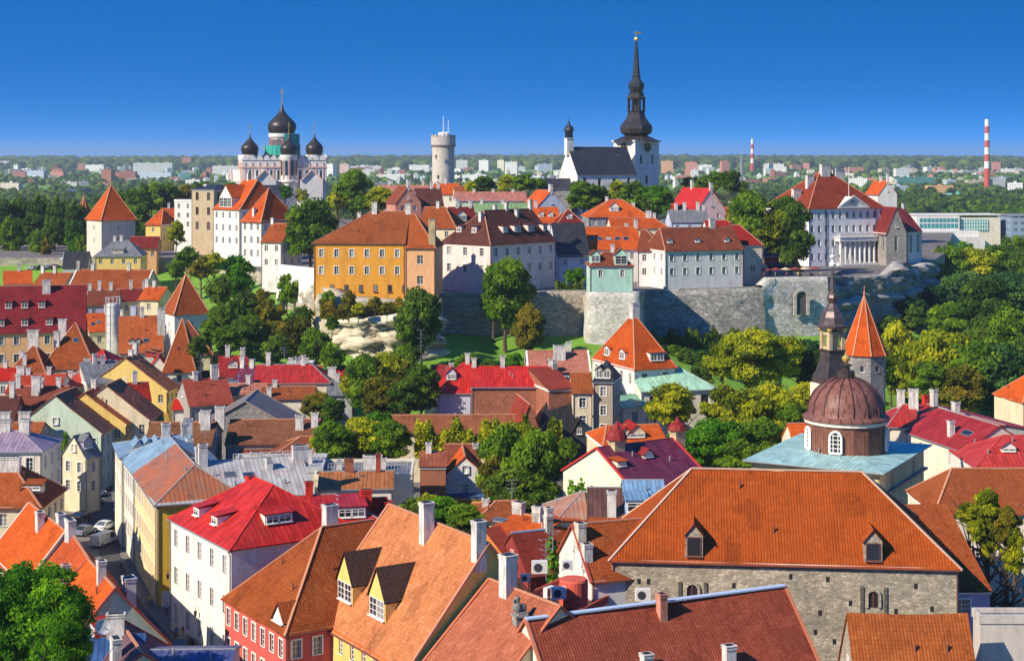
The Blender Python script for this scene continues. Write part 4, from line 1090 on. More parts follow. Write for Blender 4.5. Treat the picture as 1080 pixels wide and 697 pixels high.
# white palaces on the left edge
EH('palace', 'long white palace with orange roof and small gable facing the valley', (225, 220), 253, -45, None, 20, rh=9.5, D=545, wall='white', roof='bright', rows=3, sp=4.0, sh=4.2, win=(1.2, 2.0), base=21, cat='palace', ib=4, ia=4, chim=[(262, 2)],
   dorm=[dict(px=238, s=0.04, w=7, h=3.5, hr=4, nw=3, wall='white')])
EH('palace', 'white palace with orange hipped roof, bright front and cream end wall', (255, 232), 275.5, -40, None, ('r', 312), rh=10, D=518, wall='white', roof='bright', rows=3, sp=3.2, sh=4.2, win=(1.2, 2.1), base=22, cat='palace', ia=8, ib=8, axis='v', chim=[(292, 2.4, dict(w=2)), (268, 2)])
EH('house', 'low white annex with broken orange roofs below the white palace', (275.5, 255), 297, -22, None, 12, rh=5, D=470, wall='white', roof='brown_orange', rows=2, sp=3.6, sh=4, base=22, ib=0, chim=[(280, 1.5)])
EH('house', 'weathered beige neoclassical building wrapped in scaffolding', (202, 200), 226, -30, None, 14, rh=1.5, D=575, wall=(.48, .38, .24), roof='slate', rkind='metal', rows=3, sp=4, sh=5.2, win=(1.4, 2.6), base=25, wtrim='dark_brown', ia=4, ib=4, chim=[(206, 1.5), (218, 1.2)])
EH('house', 'grey-white three storey building with flat roof left of the scaffolded one', (184, 212), 203, -20, None, 12, rh=.1, D=590, shape='flat', wall='white', roof='grey', rkind='metal', rows=3, sp=3.4, base=25)
EH('house', 'yellow house with orange hipped roof near the pale tower', (153, 237), 170, -18, None, 13, ry=221.5, D=600, ia=3, ib=3, wall='yellow', roof='bright', rows=2, sp=4, base=25, chim=[(164, 2)])
EH('house', 'pink and cream side house with orange roof beside the yellow one', (170, 233), 186, 12, None, 13, ry=220, D=606, wall='pink', roof='bright', rows=2, sp=4, base=25, chim=[(178, 2)])
EH('house', 'yellow villa with blue-grey hipped roof in front of the pale tower', (100, 270), 149, 4, None, 12, ry=254, D=520, ia=5, ib=5, wall='yellow', roof='grey', rkind='metal', rows=1, sp=3.6, win=(1.1, 1.5), base=20, chim=[(121, 1.4), (128, 1.6)], dorm=[dict(px=125, s=.1, w=3.4, h=1.2, kind='shed', nw=3)])
EH('house', 'low crimson roofed house between the pale tower and the pink house', (136, 262), 166, 5, None, 9, ry=250, D=545, wall='peach', roof='maroon', rows=1, sp=3, base=21)
EH('house', 'dark grey mansion roof below the cathedral', (253, 205), 292, 3, None, 14, ry=196, D=640, wall='salmon', roof='slate', rkind='metal', rows=1, base=25)

# roofs behind the edge row (upper town)
def up(label, p1, x2, yaw, W, ry, D, **kw):
    kw.setdefault('base', 25.0); kw.setdefault('rows', 1); kw.setdefault('sp', 4.0)
    return EH('house', label, p1, x2, yaw, None, W, ry=ry, D=D, **kw)
up('brown gabled house left of the fir trees behind the ochre building', (418, 214), 444, 20, 12, 196.5, 520, wall='salmon', roof='brown', axis='v', chim=[(436, 2)])
up('dark roofed house behind the ochre building', (441, 218), 468, 12, 14, 199, 528, wall='lavender', roof='dark_brown', chim=[(455, 2), (462, 2)])
up('orange roof between ochre building and pink mansion', (441, 240), 481, -14, 13, 219, 452, wall='cream', roof='brown_orange', ib=5, chim=[(462, 1.5)])
up('small maroon roof with white dormer behind pink mansion', (477, 239), 503, 12, 12, 219, 468, wall='white', roof='maroon', dorm=[dict(px=487, s=.25, w=3, h=1.8)], chim=[(482, 2.4), (496, 2)])
up('long pale hall with grey-green wall and reddish roof', (480, 212), 556, 4, 14, 203, 560, wall='pale_green', roof='salmon', rkind='metal', rows=2, chim=[(500, 1), (520, 1), (541, 1)])
up('long low reddish roof left of the white gable', (500, 224), 560, 2, 10, 215, 520, wall='pale_green', roof='green_roof', rkind='metal', chim=[(508, 1.4), (530, 1.2)])
up('white gabled hall with reddish roof below the church', (566, 219), 597, 18, 16, 201, 545, wall='blue_wall', roof='bright', axis='v', chim=[(580, 2), (591, 2)])
up('orange roofed house with little white dormers below the white gable', (562, 235), 590, 4, 12, 219, 500, wall='white', roof='bright', dorm=[dict(px=571, s=.35, w=1.6, h=1.1), dict(px=581, s=.35, w=1.6, h=1.1)], chim=[(565, 2)])
up('maroon hipped roof right of the orange dormer roof', (588, 236), 616, 6, 12, 221, 492, wall='white', roof='maroon', ia=4, ib=4, dorm=[dict(px=601, s=.3, w=1.8, h=1.1)])
up('orange hipped roof in front of the church trees', (621, 229), 686, 5, 17, 211, 520, wall='grey', roof='bright', ia=8, ib=8, dorm=[dict(px=648, s=.3, w=3, h=1.6, nw=2, wall='white')], chim=[(640, 1.5), (668, 1.5)])
up('long low orange roof behind the white corner house', (645, 241), 706, 4, 12, 230, 480, wall='cream', roof='bright', ib=4, chim=[(684, 2, dict(w=1.6)), (690, 1.6)])
up('grey roofed house with a cluster of pinkish chimneys', (708, 234), 748, 3, 12, 222, 488, wall='blue_wall', roof='grey', rkind='metal', chim=[(713, 2), (722, 2.2), (736, 2.4), (742, 1.5)])
up('pink gabled house with red roof right of the church trees', (735, 222), 765, 22, 20, 199, 540, wall='pink', roof='red', rkind='metal', axis='v', chim=[(730, 2.6, dict(free=1)), (752, 2)])
up('orange roof strip right of the pink gable', (756, 228), 786, 4, 10, 219, 560, wall='cream', roof='bright', chim=[(770, 2)])
up('orange roof far left of the church below green trees', (480, 204), 508, 6, 12, 197, 620, wall='cream', roof='rust', chim=[(492, 1.5)])
up('long white block with red roof line beside the round tower', (398, 203), 452, 3, 12, 196, 640, wall='white', roof='salmon', rkind='metal', rows=1, chim=[(410, 2), (430, 1.5), (446, 2)])
up('orange roof under the round tower', (455, 205), 482, -8, 12, 194, 640, wall='pale_cream', roof='bright', chim=[(470, 2)])
up('grey slate roof at the left foot of the church', (573, 199), 603, 5, 12, 189, 600, wall='grey_stone', roof='slate', rkind='metal', rows=0)
_och = [h for h in HOUSES if 'ochre orange' in h[1]][0][0]
for i in range(6): put_window(_och, 4.5 + i * 3.6, 0, 5.2, 0, 1.0, 1.7, 'plain', 'dark_brown', rec=-.13)
up('white low house with maroon porch on the cafe terrace', (812, 284), 830, 12, 7, 277, 478, wall='white', roof='maroon', rkind='metal', sp=3)
up('yellow shed house under the big terrace tree', (829, 285), 846, 8, 7, 266, 482, wall='mustard', roof='grey', rkind='metal', axis='v')
up('dark hut roof by the terrace', (806, 270), 822, -8, 8, 262, 492, wall='maroon', roof='slate', rkind='metal')

# ---- walls and cliffs on the edge
def wall_run(name, label, cat, pts, thick, mat, disp=0.0, kind=None, seed=1, zcap=None, nz=10, ext=-3.0, batter=0.08):
    """pts: (x, y, zbot, ztop) in metres; a thick wall built from a displaced sheet"""
    r = np.random.default_rng(seed); V = []; Fq = []
    P_ = []
    for i in range(len(pts) - 1):
        a, b = np.array(pts[i]), np.array(pts[i + 1]); n_ = max(1, int(np.hypot(*(b - a)[:2]) / 1.6))
        for k in range(n_): P_.append(a + (b - a) * k / n_)
    P_.append(np.array(pts[-1])); P_ = np.array(P_); n = len(P_)
    tg = np.gradient(P_[:, :2], axis=0); tg /= np.linalg.norm(tg, axis=1)[:, None] + 1e-9; out = np.stack([tg[:, 1], -tg[:, 0]], 1)
    ph = r.uniform(0, 6, 12)
    def nz_(u, z):
        s = 0
        for q in range(8): s += math.sin(u * (.13 + .23 * q) + ph[q] + z * (.12 + .19 * q)) / (1 + q * .5)
        if disp > .8: s += 1.1 * math.sin(math.floor(z / 1.7 + .4 * math.sin(u * .2)) * 2.4 + ph[3]) - 1.5 * max(0, math.sin(u * .55 + ph[9] + .15 * z)) ** 3 + r.uniform(-.5, .5)
        return s * .5 + r.uniform(-.4, .4)
    ulen = 0
    rows_ = nz + 1
    for i in range(n):
        if i: ulen += np.hypot(*(P_[i, :2] - P_[i - 1, :2]))
        zb, zt = P_[i, 2], P_[i, 3]
        for j in range(rows_):
            z = zb + (zt - zb) * j / nz; d = batter * (zt - z) + (nz_(ulen, z) * disp * (1 if 0 < j < nz else .5) if disp else 0)
            V.append((P_[i, 0] + out[i, 0] * d, P_[i, 1] + out[i, 1] * d, z))
        V.append((P_[i, 0] - out[i, 0] * thick, P_[i, 1] - out[i, 1] * thick, zt)); V.append((P_[i, 0] - out[i, 0] * thick, P_[i, 1] - out[i, 1] * thick, zb))
    m = rows_ + 2
    for i in range(n - 1):
        for j in range(m):
            j2 = (j + 1) % m; Fq.append((i * m + j, (i + 1) * m + j, (i + 1) * m + j2, i * m + j2))
    me = npmesh(name, V, Fq, None, mat, smooth=False)
    o = link(name, me); tag(o, label, cat, None, kind)
    return o
def W3(px, D, yb, yt): x, y = XD(px, D); return (x, y, CZ - (yb - HY) / F * D, CZ - (yt - HY) / F * D)
wall_run('retaining_wall', 'weathered brown stone wall under the pink mansion', 'wall', [W3(463, 407, 356, 309), W3(500, 408, 354, 309), W3(545, 409, 360, 308), W3(617, 409, 366, 307)], 2.5, M('stone', 'stone', s=1.3, var=1.25), .3)
wall_run('bastion_wall', 'projecting pale bastion with a bright left corner under the mint villa', 'wall', [W3(616.5, 411, 364, 308), W3(621, 400, 376, 308), W3(674, 398, 376, 309), W3(677, 421, 366, 306)], 2.0, M('stone', (.56, .54, .48), s=1.3, var=1.0), .12)
wall_run('retaining_wall', 'long high grey stone wall under the white corner house', 'wall', [W3(676, 424, 366, 306), W3(700, 425, 368, 307), W3(740, 427, 372, 306), W3(790, 429, 370, 304.5), W3(806, 430, 368, 304)], 2.5, M('stone', (.31, .295, .265), s=1.0, var=1.4), .55, nz=14)
wall_run('retaining_wall', 'terrace wall with arched niche below the cafe parasols', 'wall', [W3(804, 430, 374, 301), W3(812, 432, 374, 293), W3(840, 435, 372, 292.5), W3(872, 438, 370, 292)], 2.5, M('stone', (.56, .53, .46), s=.8, var=1.0), .5, nz=14)
tag(wall_run('cliff', None, None, [W3(870, 438, 372, 292), W3(890, 446, 368, 292), W3(915, 454, 362, 292), W3(938, 464, 356, 290), W3(952, 474, 348, 276), W3(968, 492, 340, 282), W3(984, 530, 330, 276)], 3, M('rock', (.40, .385, .36)), 2.2, 'structure', seed=4, nz=22, batter=.12), kind='structure')
tag(wall_run('cliff', None, None, [W3(345, 389, 388, 338), W3(352, 385, 396, 334), W3(380, 381, 398, 336), W3(410, 381, 392, 333), W3(440, 383, 384, 329), W3(462, 389, 372, 325)], 6, M('rock', (.66, .60, .44)), 2.2, 'structure', seed=8, nz=20, batter=.25), kind='structure')
tag(wall_run('cliff', None, None, [W3(300, 452, 340, 303), W3(325, 425, 345, 300), W3(336, 398, 350, 303), W3(350, 388, 372, 312), W3(400, 388, 365, 316), W3(464, 390, 360, 319)], 5, M('rock', (.46, .42, .32)), 1.0, 'structure', seed=12, nz=12, batter=.2), kind='structure')
wall_run('garden_wall', 'white plastered wall between the white annex and the ochre building', 'wall', [W3(294, 458, 320, 279), W3(332, 415, 325, 283)], 1.2, M('plaster', 'white'), 0)
tb = MB(); tq = [XD(806, 433), XD(872, 439.5), XD(888, 470), XD(812, 455)]
tb.face([(x, y, 26.9) for x, y in tq])
for i in range(4): tb.face([(*tq[i], 24), (*tq[(i + 1) % 4], 24), (*tq[(i + 1) % 4], 26.9), (*tq[i], 26.9)])
tag(tb.build('terrace', M('ground', 'paving')), kind='structure')
# arched niches in the terrace wall
for px, D_, y0, y1, w in ((845, 434.3, 332, 306, 14),):
    c = PD(px, y0, D_ - 1.2); b = MB(); hw_ = w / 2 * D_ / F; h = (y0 - y1) * D_ / F
    th = math.radians(8)
    pts = [(-hw_, 0)] + [(-hw_ * math.cos(math.pi * t / 10), h - hw_ + hw_ * math.sin(math.pi * t / 10)) for t in range(11)] + [(hw_, 0)]
    b.face([(x, 0, z) for x, z in pts][::-1] if False else [(x, 0, z) for x, z in pts])
    for i in range(len(pts) - 1):
        a, q = pts[i], pts[i + 1]; b.beam((a[0], -.25, a[1]), (q[0], -.25, q[1]), .8, .6, 1)
    o = b.build('arch_niche', [M('paint', (.07, .07, .07)), M('stone', (.5, .48, .43))], None, c, th)
    tag(o, 'dark arched niche in the wall below the cafe terrace', 'arch')
# ------------------------------------------------------------------ foreground, centre
RH('house', 'yellow house with two big dark-tiled dormers on its huge orange-brown roof', (411, 533), (515, 574), 20, e=(331, 651), wall='yellow', roof=(.66, .25, .10), rows=3, sp=2.5, win=(1.0, 1.6), trim='orange', verge=(.50, .20, .12), tw=.3,
   chim=[(450, 3.6, dict(w=1.1, d=1.3, s=.12)), (506, 3.4, dict(w=1.1, d=1.2, s=.1))],
   dorm=[dict(px=364, s=.2, w=3.7, h=2.4, hr=3.0, nw=2, roof=(.11, .065, .05), wall='yellow'), dict(px=398, s=.2, w=3.7, h=2.4, hr=3.0, nw=2, roof=(.11, .065, .05), wall='yellow')], group=None, eave_off=.6, sky=[])
RH('house', 'red house with white pilasters and brown hipped roof, small white pediment', (339, 557), (393, 551), 17.5, yaw=33, e=(326, 667), hw=8.3, ia=1.0, wall=(.58, .10, .08), roof='brown_orange', rows=3, sp=2.3, sh=3.4, win=(1.0, 1.9), wstyle='trim', trim='peach', tw=.3,
   chim=[(348, 3.0, dict(w=1.5, d=1.2, s=-.1))], dorm=[dict(px=294, s=.03, side='W', w=2.8, h=.5, hr=1.7, wall='white')])
EH('house', 'white and pink corner house with bright red metal hipped roof and red chimneys', (180, 546), 244, None, 14.2, 17, y2=579, rh=5.2, ia=7, ib=7, wall=(.80, .76, .68), roof='red', rkind='metal', rows=3, sp=2.9, sh=4.7, nwin={'S': 5}, winsides='S', win=(1.0, 2.1), wstyle='trim', plinth='plaster:cream', eave_off=1.1, caps='auto',
   chim=[(264, 2.0, dict(w=1.2, col='red', s=-.1)), (272, 2.2, dict(w=1.3, col='red', s=-.35)), (240, 1.8, dict(w=1.2, col='red', s=-.6)), (250, 1.6, dict(w=1.2, col='red'))],
   dorm=[dict(px=207, s=.16, w=1.8, h=1.2, kind='shed', hr=.5), dict(px=226, s=.16, w=1.8, h=1.2, kind='shed', hr=.5), dict(px=294, side='E', s=.3, w=3.6, h=1.2, kind='shed', nw=2, hr=.5)])
EH('house', 'long bright red metal roof with roof hatch behind the red-roofed corner house', (300, 566), 420, 12, 14.0, 15, ry=522, ia=0, ib=7, wall='pale_pink', roof=(.55, .03, .03), rkind='metal', rows=1,
   chim=[(326, 1.6, dict(col='red')), (386, 2.2, dict(w=1.4, col='red', s=.1)), (399, 1.6, dict(w=2.2, col='red', s=-.1)), (414, 1.8, dict(col='red'))], dorm=[dict(px=371, s=.35, w=3.6, h=1.4, kind='shed', nw=2, hr=.5)], sky=[(311, .75, 2.2), (318, .75, 1.4)])
RH('house', 'orange-brown tiled roof seen between the yellow house and the cream gable', (517, 612), (590, 640), 16.5, e=(447, 700), wall='cream', roof=(.52, .17, .09), rows=1, verge=(.45, .12, .06), chim=[(536, 3.6, dict(w=1.3, d=1.4, s=.05))], tw=.3, sky=[(497, .9, 1.6)])
RH('house', 'nearest brown-red tiled roof with pale blue ridge strip and cream west gable', (556, 654), (826, 619), 15.5, hw=10, ze=5.5, wall='pale_cream', roof=(.40, .095, .05), rows=1, caps=(.42, .52, .68), capw=.7, verge=(.50, .16, .08), tw=.3, gwin=True,
   chim=[dict(px=682, s=.50, h=1.7, w=1.0, d=.9, col='white'), dict(px=769, s=.54, h=1.9, w=1.1, d=.9, col='white'), dict(px=698, s=.1, h=2.0, w=.8, d=.9, col='salmon'), dict(px=656, s=.66, h=1.2, w=.7, d=.7, col='salmon')])
EH('barn', 'great medieval stone warehouse with long orange hipped tile roof and two hatch dormers', (645, 589), 1011, None, 14, 18.5, y2=598.5, rh=8.6, ia=9.2, ib=9.6, wall=M('stone', 'stone', s=2.3, edge=.2, var=1.1), roof=(.53, .112, .014), rows=0, wtrim='dark_brown', cat='building', tw=.34, var=.7, trim=None, caps=(.55, .38, .28),
   dorm=[dict(px=732, s=.02, w=2.0, h=2.6, hr=1.2, wall='stone:stone', ws='dark'), dict(px=921, s=.02, w=2.0, h=2.4, hr=1.2, wall='stone:stone', ws='dark')])
def barn_openings():
    root = HOUSES[-1][0]; yaw = root.rotation_euler.z
    ex = Vector((math.cos(yaw), math.sin(yaw), 0)); O = root.location
    def lx(px):
        k = (px - CX) / F; return (k * O.y - O.x) / (ex.x - k * ex.y)
    for px, z, w, h in ((730, 9.3, 1.5, 2.2), (921, 9.3, 1.4, 2.0)):
        x = lx(px); b = MB(); hw = w / 2
        pts = [(-hw, 0), (hw, 0)] + [(hw * math.cos(math.pi * t / 8), h - hw + hw * math.sin(math.pi * t / 8)) for t in range(9)]
        b.face([(a, 0, c) for a, c in pts], None, 0)
        for i in range(1, len(pts)):
            a, q = pts[i], pts[(i + 1) % len(pts)]; b.beam((a[0], -.05, a[1]), (q[0], -.05, q[1]), .3, .28, 1)
        b.beam((0, -.03, 0), (0, -.03, h), .12, .08, 2)
        b.build('window', [M('paint', 'black'), M('stone', (.45, .4, .32), var=.4), M('paint', 'dark_brown')], root, (x, -.03, z))
    k = 0
    for px, z in ((674, 11.2), (684, 11.2), (774, 11.0), (828, 10.6), (800, 8.6), (865, 8.2), (873, 12.0), (897, 9.4), (945, 8.6), (966, 11.5), (983, 9.0), (897, 6.6), (928, 5.4), (880, 5.0), (860, 6.0), (834, 12.2)):
        x = lx(px); b = MB(); b.box(-.2, .2, -.012, .1, 0, .62); b.build('putlog_hole', M('paint', 'black'), root, (x, 0, z))
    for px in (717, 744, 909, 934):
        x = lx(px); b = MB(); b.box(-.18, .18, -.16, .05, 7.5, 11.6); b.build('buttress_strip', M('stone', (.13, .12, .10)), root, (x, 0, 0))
    b = MB(); b.box(lx(900), lx(940), -.3, .02, 3.2, 3.5); b.build('ledge', M('stone', 'stone'), root)
barn_openings()
EH('house', 'lower brown-orange tiled annex with blue-grey wall right of the stone warehouse', (985, 623), 1044, 4, 10.5, 15, ry=548, wall='lavender', roof='brown_orange', rows=1, sp=8, win=(1.9, 1.7), wstyle='trim', shape='shed', verge='salmon', tw=.32)
EH('house', 'brown-orange roof in the bottom right corner below the warehouse', (905, 735), 1033, 0, 9.5, 9, ry=648, wall='stone:stone', roof=(.50, .14, .035), rows=0, base=0, tw=.32, caps=None)
EH('house', 'pale grey rendered wall with red coping in the bottom right corner', (1034, 654), 1120, 0, 14.5, 2.5, rh=.1, shape='flat', wall=(.55, .50, .45), roof='grey', rkind='metal', rows=0, base=0, trim=None)
0 and EH('house', 'cream apartment house with white windows at the right edge behind the lime-green tree', (1046, 560), 1130, 8, 14, 13, ry=520, wall='pale_cream', roof='brown_orange', rows=4, sp=3.0, sh=3.4, win=(1.1, 1.7), wstyle='trim')
EH('house', 'big brown-orange tiled roof behind the lime-green tree at the right edge', (986, 541), 1130, 0, 14.5, 14, ry=495, wall='pale_cream', roof=(.42, .115, .035), rows=4, sp=3.0, sh=3.4, win=(1.1, 1.7), wstyle='trim', winsides='S', ia=4, verge='white', tw=.32, var=.8)

# domed building
def domed_building():
    # low turquoise pavilion roof on a cream block, copper drum and dome
    C0 = P(928, 500, 16.6); yaw = math.radians(-29); Lf = 18.5; L1 = C0 - Vector((math.cos(yaw), math.sin(yaw), 0)) * Lf
    ex = Vector((math.cos(yaw), math.sin(yaw), 0)); ey = Vector((-ex.y, ex.x, 0))
    W = 23.0
    root, robj = build_house('domed_hall', 'cream hall with flat turquoise roof carrying a brown copper drum and dome', (L1.x, L1.y), yaw, Lf, W, 16.9, .9, ia=Lf * .49, ib=Lf * .49, wall=(.86, .66, .32), roof=(.50, .78, .76), rkind='metal',
                             rows=1, sp=9, win=(1.0, 2.2), cat='church', caps=None, o=1.2, winsides='E', eave_off=1.2, gwin=False)
    b = MB(); b.box(-.5, Lf + .5, -.5, W + .5, 13.4, 13.7); b.build('ledge', M('metal', (.10, .28, .34)), root)
    c = L1 + ex * (Lf * .55) + ey * (W * .5); z0 = 17.0
    loc = Vector((c.x - L1.x, c.y - L1.y, 0)); loc = Matrix.Rotation(-yaw, 3, 'Z') @ loc
    D = c.y; r = 41.5 * D / F; z1 = CZ - (438.5 - HY) / F * D; DPX = CX + c.x / c.y * F
    dr = MB(); dr.lathe([(r, z0 - 1), (r, z1)], 16, loc.x, loc.y, rot=.1); dm = dr.build('drum', M('metal', (.30, .13, .085), tw=.55), root)
    b = MB(); b.lathe([(r * 1.0, z1 - .9), (r * 1.05, z1 - .8), (r * 1.05, z1 - .35), (r, z1 - .3)], 32, loc.x, loc.y); b.build('cornice', M('paint', 'pale_cream', r=.6), dm)
    b = MB(); zt = CZ - (397 - HY) / F * D; H = zt - z1
    pr = [(r * 1.09, z1 - .3), (r * 1.09, z1), (r * .99, z1 + .35)] + [(r * .97 * math.cos(t * math.pi / 24), z1 + .5 + (H - .5) * math.sin(t * math.pi / 24)) for t in range(0, 12)] + [(.7, zt)]
    b.lathe(pr, 32, loc.x, loc.y); do = b.build('dome', M('metal', (.30, .13, .10), tw=1.6), dm, smooth=True)
    rb = MB()
    for q in range(16):
        a = q * math.pi / 8 + .1
        for t in range(0, 11):
            p = [Vector((loc.x + math.cos(a) * r * .985 * math.cos(u * math.pi / 24), loc.y + math.sin(a) * r * .985 * math.cos(u * math.pi / 24), z1 + .5 + (H - .42) * math.sin(u * math.pi / 24))) for u in (t, t + 1)]
            rb.beam(p[0], p[1], .1, .1)
    rb.build('rib', M('sheet', (.12, .05, .04)), do)
    l = MB(); zz = lambda y: CZ - (y - HY) / F * D
    l.lathe([(1.3, zt - .3), (1.25, zz(391)), (.6, zz(390)), (.55, zz(386)), (.9, zz(385.5)), (.9, zz(384.6)), (.35, zz(383))], 12, loc.x, loc.y); lo = l.build('lantern', M('sheet', (.07, .05, .045)), do)
    l = MB(); l.lathe([(.1, zz(383.4)), (.55, zz(380)), (.62, zz(377.5)), (.45, zz(375.5)), (.1, zz(374)), (.05, zz(369))], 14, loc.x, loc.y); l.build('finial', M('paint', 'gold', metal=.5, r=.3), do, smooth=True)
    # round-headed windows in the drum
    for px in (851.5, 874, 931, 897):
        if px == 897: continue
        a = None; sx = (px - CX) / F * D
        dx = max(-.985, min(.985, ((px - DPX) * D / F) / r)); a_w = -math.pi / 2 + math.asin(dx)
        a_l = a_w - yaw; nrm = Vector((math.cos(a_l), math.sin(a_l), 0)); t = Vector((-nrm.y, nrm.x, 0)); p = loc + nrm * (r * 1.0 + .02)
        w, h = .85, 3.1; pts = [(-w, 0), (w, 0)] + [(w * math.cos(math.pi * q / 8), h - w + w * math.sin(math.pi * q / 8)) for q in range(9)]
        b = MB(); b.face([tuple(p + t * x * .8 + Vector((0, 0, z0 + .9 + z * .97)) + nrm * .05) for x, z in pts], None, 0)
        for i in range(len(pts)):
            A, B = pts[i], pts[(i + 1) % len(pts)]
            b.beam(p + t * A[0] + nrm * .1 + Vector((0, 0, z0 + .8 + A[1])), p + t * B[0] + nrm * .1 + Vector((0, 0, z0 + .8 + B[1])), .3, .3, 1)
        for x in (-.35, .35): b.beam(p + t * x + nrm * .1 + Vector((0, 0, z0 + .8)), p + t * x + nrm * .1 + Vector((0, 0, z0 + .8 + h * .9)), .1, .1, 1)
        for z in (.7, 1.3, 1.9, 2.5): b.beam(p + t * -w + nrm * .1 + Vector((0, 0, z0 + .8 + z)), p + t * w + nrm * .1 + Vector((0, 0, z0 + .8 + z)), .1, .1, 1)
        b.build('window', [M('glass'), M('paint', 'white')], dm)
domed_building()

# slim baroque spire standing behind the dome
def baroque_spire():
    D = 262.0; x, y = XD(878, D); z = lambda py: CZ - (py - HY) / F * D
    root = thing('spire', 'slim baroque church spire of dark lead sheet with pale lantern and white finial', 'spire', (x, y, 0), .35)
    b = MB(); b.box(-2.6, 2.6, -2.6, 2.6, 0, z(404)); b.build('tower', M('plaster', 'pale_cream'), root)
    s = math.sqrt(2)
    def P4(l): return [(r * D / F * s, z(v)) for r, v in l]
    b = MB(); b.lathe(P4([(14.5, 408), (15.5, 402), (15, 396), (12.8, 392), (11.5, 386), (9.8, 378), (9.2, 371), (10.5, 369.5), (10.5, 368)]), 4, rot=math.pi / 4); b.build('skirt', M('sheet', (.085, .065, .055)), root)
    b = MB(); 
    for i, j in ((-1, -1), (1, -1), (1, 1), (-1, 1)):
        q = 7.6 * D / F; b.beam((i * q, j * q, z(369)), (i * q, j * q, z(349)), .62, .62)
        q2 = q * .5
    b.box(-.7, .7, -.7, .7, z(369), z(349)); ln = b.build('lantern', M('plaster', 'sand'), root)
    b = MB()
    q = 7.3 * D / F
    for sgn in (-1, 1): b.box(-q, q, sgn * q - .1, sgn * q + .1, z(369), z(365)); b.box(sgn * q - .1, sgn * q + .1, -q, q, z(369), z(365)); b.box(-q, q, sgn * q - .1, sgn * q + .1, z(353), z(349)); b.box(sgn * q - .1, sgn * q + .1, -q, q, z(353), z(349))
    b.build('rail', M('plaster', 'sand'), ln)
    for i, j in ((-1, -1), (1, -1), (1, 1), (-1, 1)):
        b = MB(); q = 9 * D / F; b.lathe([(.05, z(349) - .2), (.42, z(348)), (.42, z(346)), (.05, z(345))], 10, i * q, j * q); b.build('gilded_ball', M('paint', 'gold', metal=.5, r=.3), ln)
    b = MB(); b.lathe(P4([(11, 345.5), (11.5, 343), (9.5, 341), (8.8, 334), (7.2, 328), (4.6, 323.5), (3.0, 320), (3.6, 317), (4.4, 314), (3.6, 311), (2.4, 309), (1.9, 300), (1.0, 287), (.5, 281)]), 8, rot=math.pi / 8); b.build('bulb', M('sheet', (.12, .085, .085), metal=.3), root)
    b = MB(); b.lathe([(.06, z(282)), (.5, z(281)), (.62, z(278.5)), (.3, z(276.5)), (.12, z(274)), (.4, z(272)), (.5, z(270.5)), (.1, z(268.5)), (.1, z(262))], 10)
    b.beam((-.55, 0, z(265)), (.55, 0, z(265)), .14, .14); b.build('finial', M('paint', 'white'), root)
baroque_spire()
# crimson roofs on the right
RD = (.55, .035, .022)
EH('house', 'red metal roof with three white chimneys right of the copper dome', (936, 450), 968, -10, 14, 14, ry=427, wall='pale_cream', roof=RD, rkind='metal', rows=0, ia=3, chim=[(950, 2.6, dict(w=1.3, s=-.1)), (965, 3.2, dict(w=1.6, s=.15))])
EH('house', 'long cream wing with crimson shaded roof and a small chimney', (956, 455), 1018, None, 14, 12, y2=476, ry=440, wall='pale_cream', roof=(.42, .03, .025), rkind='metal', rows=1, sp=11, chim=[(1003, 2.2, dict(s=.7)), (985, 2.6, dict(w=1.3, s=-.5))], sky=[(1020, .5, 2.6)])
RH('house', 'long crimson roof running back to the park trees', (975, 426), (1060, 449), 16, e=(1010, 458), at='b', hw=6, wall='pale_cream', roof=(.50, .04, .03), rkind='metal', rows=0, chim=[(985, 2.8, dict(w=1.2)), (975, 1.4, dict(col='red'))])
EH('house', 'pinkish-red metal roof with a small round-headed dormer at the right edge', (1030, 493), 1130, 0, 13.5, 14, ry=460, ia=6, wall='white', roof='pinkred', rkind='metal', rows=1, dorm=[dict(px=1064, s=.45, w=2.2, h=.8, hr=.8, wall='white')])
EH('wall', 'low brick garden wall before the park trees on the right', (1030, 446), 1075, -8, 6, 1.2, rh=.1, shape='flat', wall='brick', roof='brown', rows=0, cat='wall', trim=None)
EH('house', 'small orange roof tip at the right edge above the pinkish roof', (1079, 424), 1115, 10, 12, 12, rh=5, wall='cream', roof='bright', rows=0, ia=5)

# ---- centre: between the barn and the hill
RH('house', 'cream gabled house with ivy and shiny purple roof', (630, 473), (709, 463), 17.5, e=(657, 517), wall='pale_cream', roof='purple', rkind='metal', rows=0, gwin=False, verge=RD, hw=8.5, chim=[dict(px=641, s=.9, h=.6, w=1, d=1, col='red')], dorm=[dict(px=656, s=.5, w=1.6, h=.8, kind='shed', roof='bright'), dict(px=684, s=.62, w=1.8, h=.7, hr=.7, roof='crimson')])
def turret(label, px, D, r, y_tip, y_cap, y_base, colr):
    x, y = XD(px, D); z = lambda py: CZ - (py - HY) / F * D
    root = thing('turret', label, 'turret', (x, y, z(y_base) - 3), .5); zb = z(y_base) - 3
    b = MB(); b.lathe([(r, 0), (r, z(y_cap) - zb)], 4, rot=math.pi / 4); b.lathe([(r * 1.15, z(y_cap) - zb - .5), (r * 1.15, z(y_cap) - zb)], 4, rot=math.pi / 4); b.build('shaft', M('plaster', 'sand'), root)
    h = z(y_tip) - z(y_cap); b = MB(); b.lathe([(r * 1.3, z(y_cap) - zb), (r * 1.15, z(y_cap) - zb + h * .25), (r * .95, z(y_cap) - zb + h * .42), (r * .45, z(y_cap) - zb + h * .6), (r * .3, z(y_cap) - zb + h * .75), (r * .12, z(y_cap) - zb + h)], 10)
    b.build('cap', M('metal', colr), root)
